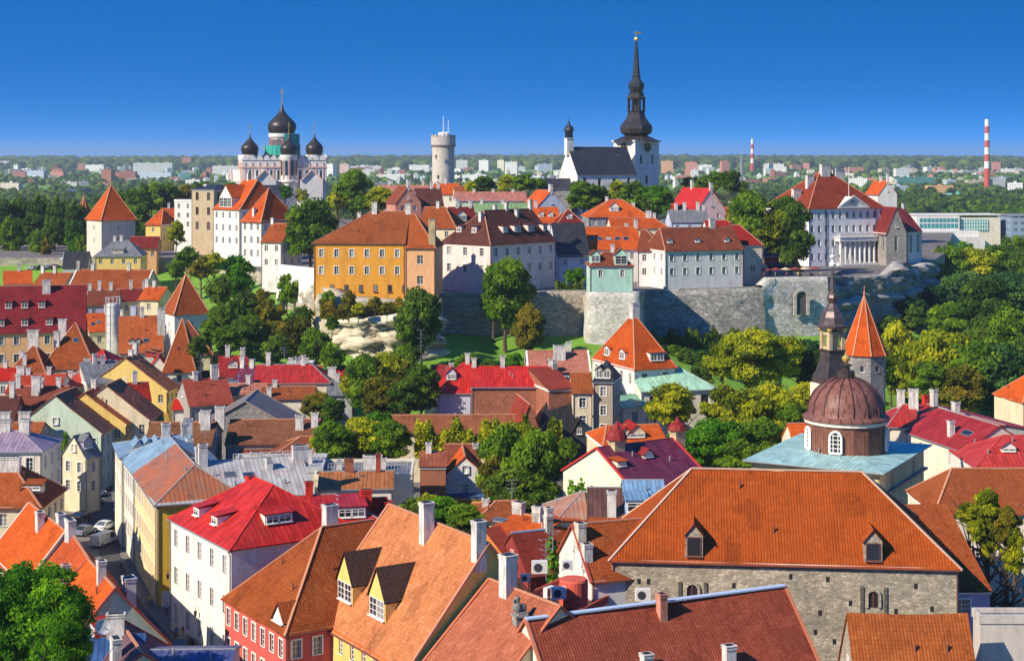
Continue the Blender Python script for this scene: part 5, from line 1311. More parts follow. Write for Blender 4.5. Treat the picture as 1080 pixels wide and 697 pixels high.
turret('cream corner turret with bulbous red cap at the left end of the purple roof', 650.5, 236, 1.25, 444, 463, 477, 'crimson')
turret('cream corner turret with bulbous red cap at the right end of the purple roof', 714.5, 243, 1.2, 439, 453, 466, 'crimson')
EH('house', 'low orange roof with red dormers behind the purple roof', (636, 470), 704, 10, 13, 12, ry=449, wall='cream', roof='bright', rows=0, ia=2, dorm=[dict(px=660, s=.3, w=1.8, h=.9, hr=.9, roof='crimson'), dict(px=672, s=.3, w=2.8, h=.9, hr=1.2, roof='crimson')])
EH('house', 'blue metal barrel roof in front of the purple roof with a white-blue end', (661, 545), 704, 0, 12, 14, ry=507, wall='blue_wall', roof=(.24, .42, .62), rkind='metal', rows=0, dorm=[dict(px=672, s=.08, w=3.0, h=1.6, kind='shed', wall='blue_wall')])
EH('house', 'brown metal roof with pale chimney left of the blue barrel roof', (620, 552), 660, -3, 11, 13, ry=515, wall='cream', roof=(.17, .08, .06), rkind='metal', rows=0, chim=[(645, 3.2, dict(w=1.2, s=.8))])
EH('house', 'rust streaked metal roof left of the brown metal roof', (583, 554), 621, 4, 10.5, 13, ry=519, ia=6, wall='cream', roof=M('metal', (.50, .36, .30), rust=.7), rkind='metal', rows=0)
RH('house', 'white gabled house with ivy edge and broad red-brown roof left of the warehouse', (605, 554), (676, 548), 17, e=(624, 612), wall='white', roof='brown_orange', rows=0, gwin=False, verge='dark_red', chim=[dict(f=.03, s=.25, h=1.6, w=1.0, d=1.2, col='pale_cream'), dict(f=.03, s=.6, h=1.4, w=1.0, d=1.2, col='white')], tw=.3)
EH('house', 'red-brown tiled roof wedge against the warehouse', (612, 622), 650, -8, 9.0, 13, ry=560, shape='shed', wall='cream', roof='brown_orange', rows=0, base=0)
EH('house', 'dark red walled house with orange end and thin blue ridge', (557, 606), 598, None, 9.5, 9, y2=601, ry=561, wall='maroon', roof='dark_red', rows=0, axis='u', caps='blue', chim=[(583, 2.6, dict(w=.8)), (587, 1.6)])
EH('house', 'orange walled lean-to in front of the dark red house', (541, 596), 556, 30, 10, 7, rh=3, shape='shed', wall='orange_wall', roof='dark_red', rows=0, base=0)
EH('house', 'flat red-brown roof with air conditioners behind the pale blue ridge', (543, 637), 612, None, 9.5, 11, y2=648, rh=.1, shape='flat', wall='beige', roof='dark_red', rkind='metal', rows=0, base=0, trim='dark_red')
EH('house', 'small olive hut with rust striped roof on the red-brown terrace', (614, 628), 640, -2, 9.2, 6, rh=1.6, shape='shed', wall=(.48, .42, .30), roof='rust', rkind='metal', rows=1, sp=3, win=(1.4, 1.1), wtrim='deep_blue', base=7)
EH('house', 'orange tiled roof with a white vent box below the big trees', (515, 559), 562, None, 11, 12, y2=568, ry=546, wall='cream', roof='bright', rows=0, chim=[(516, 1.4, dict(w=1.6)), (524, 1.0, dict(w=1.4))], sky=[(527, .5, 2.0)])
EH('house', 'long orange roof running toward the dark red house', (535, 587), 572, None, 9.5, 15, y2=592, ry=552, wall='orange_wall', roof='bright', rows=0, ib=4, chim=[(567, 1.8, dict(w=1.2)), (545, 1.0)])
EH('house', 'low brown roof left of the big round tree foot', (503, 549), 548, 4, 9, 11, ry=529, wall='cream', roof='rust', rows=0, ia=3, chim=[(512, 1)])
EH('house', 'little white gabled house with orange roof and blue canopy', (466, 504), 514, 4, 8.5, 10, rh=3.3, axis='v', wall='white', roof='bright', rows=1, sp=6, win=(1.3, 1.7), wstyle='trim', chim=[(473, 2.2, dict(w=1.1, s=.6, f=.5))])
EH('house', 'yellow ochre shed with deep blue roof below the little white gabled house', (466, 524), 519, 2, 5.6, 3.5, rh=1.2, shape='shed', wall='mustard', roof='deep_blue', rkind='metal', rows=0)
EH('house', 'brick chimney block with rust canopy left of the little white house', (443, 492), 470, 2, 11, 6, rh=1.2, shape='shed', wall='brick', roof='rust', rkind='metal', rows=0, chim=[(452, 1.5, dict(w=.9))])
EH('house', 'brown roofed outbuilding right of the rust canopy', (470, 486), 506, 3, 10, 8, ry=469, wall='cream', roof='brown', rows=0, ib=0)
EH('house', 'long low brown roof behind the clipped hedge', (409, 455), 560, 0, 10, 10, ry=437, wall='cream', roof=(.36, .13, .055), rows=0, D=None) if False else None
EH('house', 'long low brown tiled roof behind the clipped hedge', (409, 457), 562, 1, 9.0, 10, ry=438, wall='cream', roof=(.36, .13, .055), rows=0)
EH('house', 'brown gabled roof behind the black shed', (545, 462), 572, 10, 8.5, 13, rh=6.0, axis='v', wall='brick', roof='dark_red', rows=0, gwin=False)
EH('house', 'black peaked shed between hedge and cream house', (564, 459), 606, 6, 7.5, 10, rh=5.5, wall='dark', roof=(.025, .025, .03), rkind='metal', rows=0, axis='u', ia=3, caps=None)
EH('house', 'black open timber pergola shed right of the peaked one', (600, 462), 622, 4, 7, 7, rh=3.4, axis='v', wall='dark', roof=(.03, .025, .03), rkind='metal', rows=0, caps=None)
EH('house', 'long red metal roofed brick building with blank brick firewall', (497, 408), 583, 0, 15, 13, rh=3.0, wall='brick:brick', roof='red', rkind='metal', rows=0, trim=None, chim=[(500, 1.6), (530, 2), (587, 1.4)], gwin=False)
EH('house', 'bare brick end block facing left of the cream three storey house', (579, 411), 606, 18, 15.5, 12, rh=2.5, shape='shed', wall='brick:brick', roof='dark_red', rows=0, trim=None, chim=[(588, 1.6), (595, 1.2)])
EH('house', 'bright red hipped roof with white wall left of the brick firewall', (462, 414), 497, 2, 13, 13, ry=383, wall='blue_wall', roof='red', rkind='metal', rows=0, ia=5, dorm=[dict(px=476, s=.4, w=2, h=1.4, hr=1)], chim=[(476, 2.2), (493, 1.8)])
EH('house', 'small crimson roof beside the tall green trees left of the red hipped roof', (448, 404), 470, -14, 13, 10, ry=386, wall='white', roof='crimson', rkind='metal', rows=0)
EH('house', 'long cream parapet building with faded red roof under the grass slope', (558, 392), 622, 3, 17, 11, rh=3.4, wall='white', roof='salmon', rows=0, chim=[(590, 2.6, dict(w=2.4, s=.4)), (600, 1.6)], verge='white')
EH('house', 'cream three storey house with white-framed windows beside the mansard house', (604, 414), 625, 2, 15, 10, rh=3.0, wall='cream', roof='rust', rows=3, sp=3, sh=3.4, win=(1.3, 1.8), wstyle='trim', base=3)
EH('house', 'narrow grey-brown house with steep slate mansard and brown upper roof', (625.5, 402), 647, -12, 17, 9, rh=3.4, wall=(.36, .30, .22), roof='slate', rkind='metal', rows=4, sp=2.6, sh=3.6, win=(1.1, 1.8), wstyle='trim', base=2, ia=2, ib=2, dorm=[dict(px=632, s=.1, w=1.6, h=1.7, hr=.7), dict(px=640, s=.1, w=1.6, h=1.7, hr=.7)])
EH('mansion', 'white tower-like mansion with tall orange pyramid roof and three white dormers', (669, 389), 713, 24, 17, ('l', 625), rh=10.0, ia=7.4, ib=7.4, wall='white', roof='bright', rows=3, sp=3.6, sh=4.2, win=(1.2, 2.2), base=2, cat='house',
   dorm=[dict(px=693, s=.1, w=3.4, h=1.7, kind='shed', nw=2, wall='white', hr=.3), dict(px=640, side='W', s=.1, w=2.4, h=1.7, hr=.6, wall='white'), dict(px=656, side='W', s=.1, w=2.4, h=1.7, hr=.6, wall='white')], chim=[(669, 2.2, dict(w=1.6, d=1.6))])
EH('hall', 'white hall with broad mint green metal roof right of the pyramid-roofed mansion', (676, 413), 757, 14, 13, 18, rh=3.8, ia=0, ib=6, wall='pale_cream', roof=(.52, .85, .60), rkind='metal', rows=1, sp=4.5, win=(1.8, 3.4), wstyle='plain', base=1, axis='u', cat='hall')
EH('house', 'white annex with mint roof at the right end of the mint hall', (745, 420), 775, 24, 9.5, 11, rh=2.0, ib=4, wall='white', roof=(.52, .85, .60), rkind='metal', rows=1, sp=4, base=0)
EH('house', 'cream wall block with arched window under the mint roof', (656, 430), 683, 28, 10.5, 9, rh=1.5, wall='pale_cream', roof=(.30, .62, .42), rkind='metal', rows=2, sp=5, win=(1.4, 2.2), base=0)
EH('house', 'low red tiled roof left of the copper dome behind the trees', (838, 470), 858, 6, 11, 8, rh=3, wall='cream', roof='bright', rows=0)

# ---- the street on the left
EH('house', 'yellow corner house facing the street, hipped roof of rust patches and grey sheet', (165, 532), 330, 20, 13.6, 15, rh=3.8, ia=7, ib=0, wall='golden', roof=M('metal', (.60, .60, .60), rust=.18), rkind='metal', rows=0, sp=3.2, trim='yellow', winsides='S',
   chim=[(210, 2.4, dict(w=1.0, s=-.2)), (214, 2.8, dict(w=1.2, s=.1)), (203, 2.0, dict(w=1.2, s=-.6)), (320, 1.8, dict(w=2.2, s=.1)), (284, 1.2, dict(s=.3))], sky=[(242, .6, 1.6), (262, .55, 1.6)])
_yh = HOUSES[-1]
EH('house', 'cream street front of the yellow corner house with rows of tall windows', (142, 499), 165, None, 13.6, 12, y2=532, rh=3.8, ia=0, ib=5.5, wall=(.78, .62, .32), roof=M('metal', (.42, .20, .12), rust=.95), rkind='metal', rows=3, sp=2.4, sh=3.7, win=(1.05, 2.1), wstyle='trim', winsides='SE' if False else 'S', chim=[(150, 1.6, dict(s=-.6))])
EH('house', 'grey-blue metal roofed house at the narrow end of the street, with pointed hatches', (127, 488), 131, -60, 14, 18, rh=3.0, wall='pale_cream', roof=(.33, .46, .60), rkind='metal', rows=2, sp=2.6, axis='v') if False else None
EH('house', 'house with pale blue metal roof and small pointed hatches at the street corner', (128, 483), 205, 18, 13.8, 13, ry=461, ia=8, wall='pale_cream', roof=(.30, .45, .60), rkind='metal', rows=2, sp=2.8, chim=[(175, 2.0, dict(w=1.3)), (199, 2.4, dict(w=1.5)), (194, 1.8)],
   dorm=[dict(px=146, s=.4, w=1.4, h=.4, hr=.9), dict(px=156, s=.4, w=1.4, h=.4, hr=.9), dict(px=166, s=.4, w=1.4, h=.4, hr=.9)])
EH('house', 'cream street front under a pale blue metal roof, farther along than the yellow corner house', (128.5, 481), 142, None, 13.6, 13, y2=499.3, rh=3.4, ia=5, ib=0, wall='pale_cream', roof=(.34, .50, .64), rkind='metal', rows=3, sp=2.4, sh=3.7, win=(1.05, 2.1), wstyle='trim', winsides='S', chim=[(150, 1.6, dict(s=-.6))])
RH('house', 'tall house with pale green gable wall and long dark brown roof above the street', (58, 418), (79, 409), 17, ze=10.6, wall='pale_green', roof=(.46, .19, .12), rows=3, sp=2.6, sh=3.4, win=(1.0, 1.7), wstyle='trim', ib=0, hw=8.4, sky=[(94, .7, 1.0), (99, .66, 1.0)])
RH('house', 'second steep orange-brown roof up the street, yellow front', (89, 415), (103, 408), 16.5, ze=11, wall='yellow', roof=(.70, .22, .07), rows=3, sp=2.6, hw=7.6, chim=[(99, 1.6)])
RH('house', 'third steep brown roof up the street with cream gable', (112, 407), (127, 400), 17.5, ze=11.4, wall='cream', roof=(.62, .21, .11), rows=3, sp=2.6, hw=8)
RH('house', 'steep brown roof with skylights over a yellow row house up the street', (132, 378), (145, 373.5), 17.5, ze=11, wall='yellow', roof=(.60, .23, .11), rows=2, sp=2.4, hw=9, chim=[(143, 2.4, dict(w=1.4)), (138, 1.2)], dorm=[dict(px=163, s=.82, w=1.8, h=.7, kind='shed', wall='crimson'), dict(px=169, s=.82, w=1.8, h=.7, kind='shed', wall='crimson')])
EH('house', 'small crimson roofed house with white dormer squeezed between the brown roofs', (138, 423), 159, 20, 11, 9, ry=404, wall='pink', roof='crimson', rows=1, chim=[(142, 2.2)])
EH('house', 'grey plastered house with grey metal roof and dormer beside the street', (72, 472), 97, -64, 11, 10, rh=4, wall='lavender', roof='grey', rkind='metal', rows=2, sp=2.8, dorm=[dict(px=90, s=.3, w=1.6, h=1.4, hr=.9)]) if False else None
EH('house', 'grey roofed beige house with small dormer stepping down to the street', (90, 482), 106, 60, 9.5, ('l', 66), rh=3.2, axis='u', ia=0, wall='cream', roof='grey', rkind='metal', rows=3, sp=2.6, sh=3.2, win=(1.0, 1.7), wstyle='trim', dorm=[dict(px=93, s=.3, w=2.0, h=1.5, hr=.9, wall='lavender')])
EH('house', 'cream mansion with lilac and blue metal roof at the left edge', (49, 472), 66, 46, 14, 24, rh=3.0, axis='v', ia=6, ib=4, wall='pale_cream', roof='lilac', rkind='metal', rows=3, sp=2.8, sh=3.4, win=(1.1, 2.0), wstyle='trim', chim=[(3, 1.8, dict(w=2.2)), (26, 2.2, dict(w=1.6))], base=0) if False else None
EH('house', 'cream mansion with lilac and blue metal roof at the left edge', (-8, 476), 44, 0, 13.5, 11, ry=455, ib=5, wall='pale_cream', roof='lilac', rkind='metal', rows=3, sp=3.2, sh=3.4, win=(1.1, 2.0), wstyle='trim', chim=[(4, 1.6, dict(w=1.8)), (26, 2.0, dict(w=1.6))])
EH('house', 'orange-brown tiled hipped roof with small red dormers at the left edge', (-10, 534), 42, 0, 12.5, 12, ry=486, ib=6, wall='cream', roof='brown_orange', rows=2, chim=[(10, 1.6, dict(w=3, s=.2))], dorm=[dict(px=34, s=.4, w=2.6, h=.8, kind='shed', roof='brown_orange')])
EH('house', 'beige pilastered house end by the parked cars', (46, 520), 68, 52, 10.5, 10, rh=.5, shape='flat', wall='beige', roof='grey', rkind='metal', rows=2, sp=2.8)
RH('house', 'vivid orange tiled roof with a row of three white chimneys along the street', (31, 531), (69, 561), 13, hw=5.0, ze=7, wall='pale_cream', roof='bright', rows=1, verge=(.6, .5, .42), chim=[(42, 1.9, dict(w=1.3, s=.2)), (64, 1.8, dict(w=1.4, s=-.1)), (74, 1.8, dict(w=1.9, s=0, free=1))])
RH('house', 'second vivid orange roof with brown far slope, nearer than the first', (75, 562), (93, 590), 13, hw=5.0, ze=7, wall='cream', roof=(.62, .12, .03), rows=0, chim=[(86, 2.4, dict(w=.7, s=.5, col='pink'))])
RH('house', 'house with pale green gable, one small window and orange left slope', (93, 591), (121, 621), 13.5, ze=7, hw=5.8, wall='pale_green', roof='bright', rows=0, verge='dark_red', chim=[(107, 2.0, dict(w=.9, s=.05)), (136, 2.6, dict(w=1.8, d=1.2, s=-.5, free=1, col='white'))], dorm=[dict(px=98, s=.45, w=2.4, h=1.2, kind='shed', wall='crimson', roof='crimson')])
RH('house', 'low dark purple-grey tiled roof in front of the pale green gable', (124, 652), (150, 690), 10.5, ze=6, hw=6.5, wall='pale_green', roof=(.24, .13, .15), rows=0, verge='dark_red', chim=[(122, 2.0, dict(w=1.6, s=.3))])
EH('house', 'blue sheet metal roof in the bottom left corner', (88, 706), 150, 10, 8.0, 8, rh=2.0, wall='white', roof='deep_blue', rkind='metal', rows=0, chim=[(122, 2.2, dict(w=1.8))])
EH('house', 'lilac-blue flat roof edge in the bottom left corner', (150, 712), 240, 2, 8.5, 9, rh=1.0, wall='lavender', roof=(.12, .14, .34), rkind='metal', rows=0)
EH('house', 'grey stone end house with pinkish chimney at the left edge above the orange roof', (-6, 540), 26, -12, 11, 9, rh=2, wall='grey_stone', roof='grey', rkind='metal', rows=0, chim=[(8, 4.0, dict(w=1.4, col='pink', s=.6))])

# ---- grey and rust metal roofs across the middle
def mid(label, p1, x2, yaw, ze, W, ry, **kw):
    kw.setdefault('rows', 0)
    return EH('house', label, p1, x2, yaw, ze, W, ry=ry, **kw)
mid('flat grey terrace roof with vent boxes and railings', (243, 497), 340, 3, 13, 11, None, rh=.1, shape='flat', wall='light_grey', roof='light_grey', rkind='metal', chim=[(270, 1.6, dict(w=1.6)), (291, 1.4, dict(w=2.0)), (322, 2.0, dict(w=2.2))])
mid('flat blue-grey roof right of the terrace roof', (332, 504), 434, 2, 12.5, 12, None, rh=.1, shape='flat', wall='pale_cream', roof='grey', rkind='metal', chim=[(393, 2.0, dict(w=2.8)), (404, 1.6), (358, 1.2)])
mid('corrugated rust orange roof patch before the round trees', (336, 516), 414, 4, 12.4, 10, 498, wall='pale_cream', roof=(.50, .19, .05), rkind='metal', chim=[(368, 1.8, dict(col='brick', w=1.3)), (399, 2.4, dict(w=.7, col='dark_red'))])
mid('long brown tiled roof behind the stone gable', (238, 468), 334, 2, 11.5, 13, 443, wall='grey_stone', roof=(.30, .12, .06), chim=[(316, 2.2, dict(w=1.4, s=.4)), (332, 2.2, dict(w=1.2, s=.3)), (232, 3, dict(w=1.6, s=.2, free=1))])
mid('brown hipped roof with one round hatch left of the round trees', (282, 485), 335, 3, 10.5, 13, 461, ia=5, wall='grey_stone', roof=(.33, .10, .045), sky=[(314, .55, .9)])
mid('dark brown sagging roofs before the stone gable', (250, 484), 284, -6, 9.5, 10, 470, wall='grey_stone', roof='brown')
mid('brown tiled slab roof behind the blue house by the street', (152, 470), 222, 2, 12.5, 13, 446, wall='grey_stone', roof=(.32, .14, .06), chim=[(217, 3, dict(w=1.6, s=.3)), (213, 1.5)])
EH('house', 'low stone gabled barn with weathered coping', (208, 452), 309, 0, 9.5, 14, rh=5.0, axis='v', wall='stone:grey_stone', roof='grey', rkind='metal', rows=0, gwin=False, verge=(.35, .25, .2)) 
mid('blue metal roofed white cottage', (233, 424), 258, 24, 11, 10, 403, wall='blue_wall', roof=(.14, .26, .40), rkind='metal', rows=1)
mid('orange tiled strip roof beside the blue cottage', (274, 421), 330, 2, 12, 10, 408, wall='pale_cream', roof='rust', chim=[(290, 1.2), (284, 1.6, dict(s=.8))])
mid('crimson long roof behind the orange strip', (268, 404), 348, 3, 14, 12, 385, ib=4, wall='cream', roof=RD, rkind='metal', chim=[(283, 2.4), (320, 1.8), (350, 2.2, dict(w=1.6, free=1))])
mid('white stepped parapet block with chimney pots above the crimson roof', (303, 386), 329, 2, 16.5, 5, None, rh=.1, shape='flat', wall='white', roof='grey', rkind='metal', chim=[(307, 1.2), (314, 1.4), (323, 1.2)])
mid('crimson gable roof left of the long crimson roof', (232, 398), 262, 12, 14, 11, 376, wall='cream', roof='crimson', rkind='metal', chim=[(240, 2.2), (256, 1.6)], dorm=[dict(px=246, s=.4, w=2, h=1, hr=.8)])
mid('dark red and purple roof cluster under the slope trees', (244, 405), 272, -12, 13, 11, 388, wall='lavender', roof='purple', rkind='metal', chim=[(252, 2), (266, 1.6)])
mid('red-brown curved roof below the crimson cluster', (200, 428), 246, 24, 11.5, 12, 400, wall='grey_stone', roof=(.48, .10, .06), chim=[(226, 2.6, dict(w=1.4)), (206, 1.4)])
mid('small orange house with white chimneys before the curved roof', (182, 432), 202, 6, 10, 9, 421, wall='white', roof='red', chim=[(205, 2.2), (190, 1.4)])
mid('long orange-red roof left of the tall slope trees', (236, 416), 276, -3, 12.5, 10, 405, wall='cream', roof='salmon', chim=[(262, 1.6)])
mid('pinkish roof edge before the grass slope trees', (330, 400), 362, 3, 13, 10, 386, wall='pale_cream', roof=RD, rkind='metal', chim=[(352, 3.2, dict(w=2.4))])
mid('grey wall and roof block between crimson roof and trees', (345, 416), 372, 4, 12, 9, 402, wall='light_grey', roof='grey', rkind='metal', chim=[(356, 1.4)])
mid('mustard yellow canopy roof by the street bend', (159, 460), 178, 14, 8.5, 9, 441, shape='shed', wall='yellow', roof='mustard', rkind='metal')

# ---- left quarter, roof jumble
def lq(label, p1, x2, yaw, ze, W, ry, **kw):
    kw.setdefault('rows', 1); kw.setdefault('sp', 3.2)
    return EH('house', label, p1, x2, yaw, ze, W, ry=ry, **kw)
EH('mansion', 'huge crimson tiled roof with two rows of dormers over a peach wall at far left', (-40, 352), 90, 14, 16.5, 20, ry=302, wall='peach', roof=(.33, .03, .035), rows=2, sp=3.6, sh=4.4, win=(1.3, 2.0), wstyle='trim', base=2, chim=[(49, 3.0, dict(w=2.0, s=.15))],
   dorm=[dict(px=p, s=.5, w=1.9, h=1.7, hr=.4, wall='red', kind='shed') for p in (9, 26, 44)] + [dict(px=p, s=.12, w=1.9, h=1.7, hr=.4, wall='red', kind='shed') for p in (1, 26, 52)])
EH('house', 'long orange tiled roof with chimneys and white right gable far left', (66, 305), 152, 2, 17, 13, ry=286, D=None, wall='cream', roof='rust', rows=0) if False else None
def lqd(label, p1, x2, yaw, W, ry, D, **kw):
    kw.setdefault('rows', 1); kw.setdefault('sp', 3.4); kw.setdefault('base', 6)
    return EH('house', label, p1, x2, yaw, None, W, ry=ry, D=D, **kw)
lqd('long orange tiled roof with chimneys and a white right gable behind the crimson mansion', (72, 305), 152, -4, 16, 285, 470, wall='cream', roof='brown_orange', chim=[(82, 2.4), (66, 2), (98, 1.6), (136, 2)], rows=2, verge='white')
lqd('orange gabled house with a green-grey gable at far left', (4, 300), 34, 18, 14, 286, 500, wall='pale_green', roof='bright', chim=[(20, 2)])
lqd('brown gable roof left of the long orange roof', (34, 302), 66, -12, 12, 288, 488, wall='beige', roof='brown_orange', chim=[(44, 2), (58, 2)])
lqd('low white and grey service block by the far parked cars', (66, 282), 92, 5, 9, 266, 530, wall='light_grey', roof='dark', rkind='metal', rows=1, sp=4, base=20)
lqd('lavender walled house with brown roof behind the scaffold', (91, 322), 124, 8, 12, 306, 440, wall='lavender', roof='brown', rows=2, chim=[(105, 2.4), (117, 2), (93, 1.6)])
lqd('house with maroon roof right of the scaffold house', (124, 318), 160, 14, 13, 305, 452, wall='cream', roof='maroon', rows=2, chim=[(138, 2.4), (152, 2)])
lqd('small orange roof left of the pointed white tower', (146, 316), 168, -12, 10, 303, 440, wall='cream', roof='bright', chim=[(163, 1.6), (152, 2)])
lqd('orange roof with three skylights behind the white stair tower', (94, 350), 116, 20, 12, 331, 400, wall='cream', roof='bright', sky=[(98, .4, 1), (104, .5, 1)], chim=[(113, 2)])
lqd('low orange roof between the stair tower and the steep roof', (118, 360), 146, -6, 12, 336, 392, wall='cream', roof='bright', chim=[(124, 2), (141, 3, dict(w=1.4, col='blue_wall'))])
lq('brown hipped roof with tall white chimneys under the crimson mansion', (44, 388), 100, 4, 13, 16, 341, ia=6, ib=6, wall='beige', roof='brown_orange', chim=[(66, 5, dict(w=1.8, s=.1)), (60, 3.5, dict(w=1.2, s=.5))], sky=[(80, .6, 1.3)])
lq('brown hipped roof with fat white chimney at the left', (8, 394), 48, 6, 12.5, 14, 364, ia=6, ib=5, wall='grey_stone', roof='brown_orange', chim=[(35, 3.4, dict(w=2.4)), (26, 2.0, dict(s=.7)), (23, 1.5, dict(s=.3))])
lq('low red roof between the hipped roofs at the left edge', (-12, 402), 18, 3, 12, 12, 388, wall='white', roof='red', chim=[(6, 1.5)])
lq('small cream pavilion with flat red metal roof', (88, 382), 113, -10, 14.5, 8, 369, wall='cream', roof='red', rkind='metal', rows=1, ia=3, ib=3)
lq('red and orange flat roofs with white chimneys below the pavilion', (66, 408), 120, 10, 11.5, 12, 388, ia=4, wall='cream', roof=(.62, .06, .03), rkind='metal', chim=[(92, 1.8, dict(w=1.3)), (103, 1.8, dict(w=1.3)), (114, 1.4), (74, 1.6)])
lq('grey-beige firewall house with slanting roof edge', (92, 405), 131, 26, 12.5, 8, 384, shape='shed', wall=(.48, .44, .38), roof='grey', rkind='metal', rows=0, chim=[(100, 2), (108, 1.6)])
lq('bright orange-red low roofs left of the brown street roofs', (6, 414), 62, 3, 11.5, 13, 395, wall='white', roof=(.64, .08, .03), chim=[(22, 1.6, dict(w=1.6)), (30, 1.2), (52, 1.4)])
lq('long brown roof with red chimney left above the birch tree', (10, 436), 66, 5, 11, 13, 408, wall='beige', roof=(.30, .08, .045), chim=[(38, 3.4, dict(w=1.6, s=.3)), (44, 1.6), (14, 2.2), (62, 1.6)])
lq('dark roofed shed at the left edge over the lilac roof', (-14, 444), 14, 3, 10.5, 10, 418, wall='brick', roof='dark_brown', chim=[(13, 2.6)])
lq('grey rear block behind the lilac metal roof', (-10, 462), 40, 2, 11, 9, 446, wall='grey_stone', roof='rust', chim=[(5, 1.8, dict(w=2)), (26, 1.8, dict(w=2))])
lq('steep orange roof with white dormers and tall white chimney on its right end', (126, 372), 172, 14, 14, 15, 334, wall='white', roof=(.58, .15, .04), chim=[(176, 6.0, dict(w=1.8, s=.5)), (150, 2)], dorm=[dict(px=139, s=.2, w=1.3, h=1, hr=.5, wall='white'), dict(px=145, s=.2, w=1.3, h=1, hr=.5, wall='white')], sky=[(154, .3, 1.3)])
EH('house', 'white and yellow corner house with steep pointed brown roof over the valley street', (172, 390), 206, 4, 13.5, 11, rh=10.5, ia=5.8, ib=5.8, wall='white', roof='brown_orange', rows=3, sp=4, base=0, trim='crimson', wstyle='plain', cat='house')
EH('house', 'yellow wing with maroon roof right of the pointed brown roof', (198, 373), 224, 12, 14.5, 14, ry=338, ib=7, wall='cream', roof='brown', rows=3, sp=3.0, dorm=[dict(px=208, s=.2, w=2.4, h=1.2, hr=.5, wall='pink')], base=0)
lq('white narrow house with arched gable below the steep orange roof', (158, 388), 176, 10, 12.5, 8, 374, axis='v', wall='white', roof='red', rows=2, sp=2.4)
lq('cream house edge below the maroon wing', (196, 404), 222, 16, 10, 9, 392, wall='cream', roof='maroon', rows=1, chim=[(212, 1.6), (204, 1.2)])
# ------------------------------------------------------------------ trees
PAL = {
    'dark': ((0.024, 0.065, 0.011), (0.096, 0.196, 0.019), (0.275, 0.365, 0.030)),
    'green': ((0.030, 0.087, 0.009), (0.153, 0.293, 0.016), (0.403, 0.538, 0.025)),
    'lush': ((0.020, 0.090, 0.007), (0.101, 0.304, 0.011), (0.296, 0.555, 0.019)),
    'yellow': ((0.084, 0.132, 0.008), (0.392, 0.443, 0.016), (0.854, 0.778, 0.028)),
    'olive': ((0.056, 0.072, 0.010), (0.216, 0.214, 0.016), (0.500, 0.360, 0.031)),
    'teal': ((0.015, 0.060, 0.020), (0.064, 0.172, 0.046), (0.204, 0.360, 0.069)),
}
def crown_mesh(seed, nclump, nleaf, leaf, pal, shape='round', flat=1.0):
    r = np.random.default_rng(seed); Vs = []; T = []
    for k in range(nclump):
        while True:
            p = r.uniform(-1, 1, 3)
            if np.linalg.norm(p) <= 1 and np.linalg.norm(p) > .28: break
        cr = r.uniform(.20, .36)
        if shape == 'cone': 
            w = 1 - (p[2] + 1) / 2 * .75; p[0] *= w; p[1] *= w; cr *= .55 + .45 * w
        p = p * (1 - cr * .75); 
        if shape == 'round': p[2] = p[2] * .95 + .05 * r.uniform(-1, 1)
        m = int(nleaf * (cr / .28) ** 2)
        d = r.normal(size=(m, 3)); d /= np.linalg.norm(d, axis=1)[:, None]
        d[:, 2] = np.where(d[:, 2] < -.35, -d[:, 2] * .5, d[:, 2])
        rad = cr * r.uniform(.55, 1.12, m) * (1 + .18 * np.sin(d[:, 0] * 5 + k) * np.sin(d[:, 2] * 6))
        c = p + d * rad[:, None] * np.array([1, 1, .78])
        nrm = d + r.normal(size=(m, 3)) * .55; nrm /= np.linalg.norm(nrm, axis=1)[:, None]
        up = r.normal(size=(m, 3)); a = np.cross(nrm, up); a /= np.linalg.norm(a, axis=1)[:, None] + 1e-9; b = np.cross(nrm, a)
        s = leaf * r.uniform(.6, 1.35, m)[:, None]
        q = np.stack([c - a * s - b * s * .7, c + a * s - b * s * .5, c + a * s * .8 + b * s * .8, c - a * s * .7 + b * s * .6], 1)
        Vs.append(q.reshape(-1, 3)); T.append(np.clip(r.normal(.48, .14) + r.normal(0, .13, m), 0, 1))
    V = np.concatenate(Vs); n = len(V) // 4
    return npmesh('crown', V, np.arange(n * 4).reshape(n, 4), np.concatenate(T), M('leaf', pal, pal=PAL[pal]))
C.update({k: v[1] for k, v in PAL.items()})
def trunk_mesh(seed):
    r = random.Random(seed); b = MB()
    def limb(p, q, r0, r1, n=6):
        d = (Vector(q) - Vector(p)).normalized(); u = d.cross(Vector((.3, .9, .1))).normalized(); v = d.cross(u)
        A = [Vector(p) + (u * math.cos(2 * math.pi * k / n) + v * math.sin(2 * math.pi * k / n)) * r0 for k in range(n)]
        B = [Vector(q) + (u * math.cos(2 * math.pi * k / n) + v * math.sin(2 * math.pi * k / n)) * r1 for k in range(n)]
        for k in range(n): b.face([A[k], A[(k + 1) % n], B[(k + 1) % n], B[k]])
    p = Vector((0, 0, -.08)); rad = .034
    for i in range(4):
        q = p + Vector((r.uniform(-.02, .02), r.uniform(-.02, .02), .2)); limb(p, q, rad, rad * .78); 
        if i >= 1:
            for k in range(4):
                a = r.uniform(0, 6.28); e = q + Vector((math.cos(a) * .26, math.sin(a) * .26, r.uniform(.08, .24))); limb(q, e, rad * .5, rad * .16, 5)
                e2 = e + Vector((math.cos(a + .6) * .12, math.sin(a + .6) * .12, .1)); limb(e, e2, rad * .16, rad * .05, 4)
        p = q; rad *= .78
    o = b.build('trunk', M('plaster', 'trunk')); me = o.data; bpy.data.objects.remove(o); return me
_cr = {}
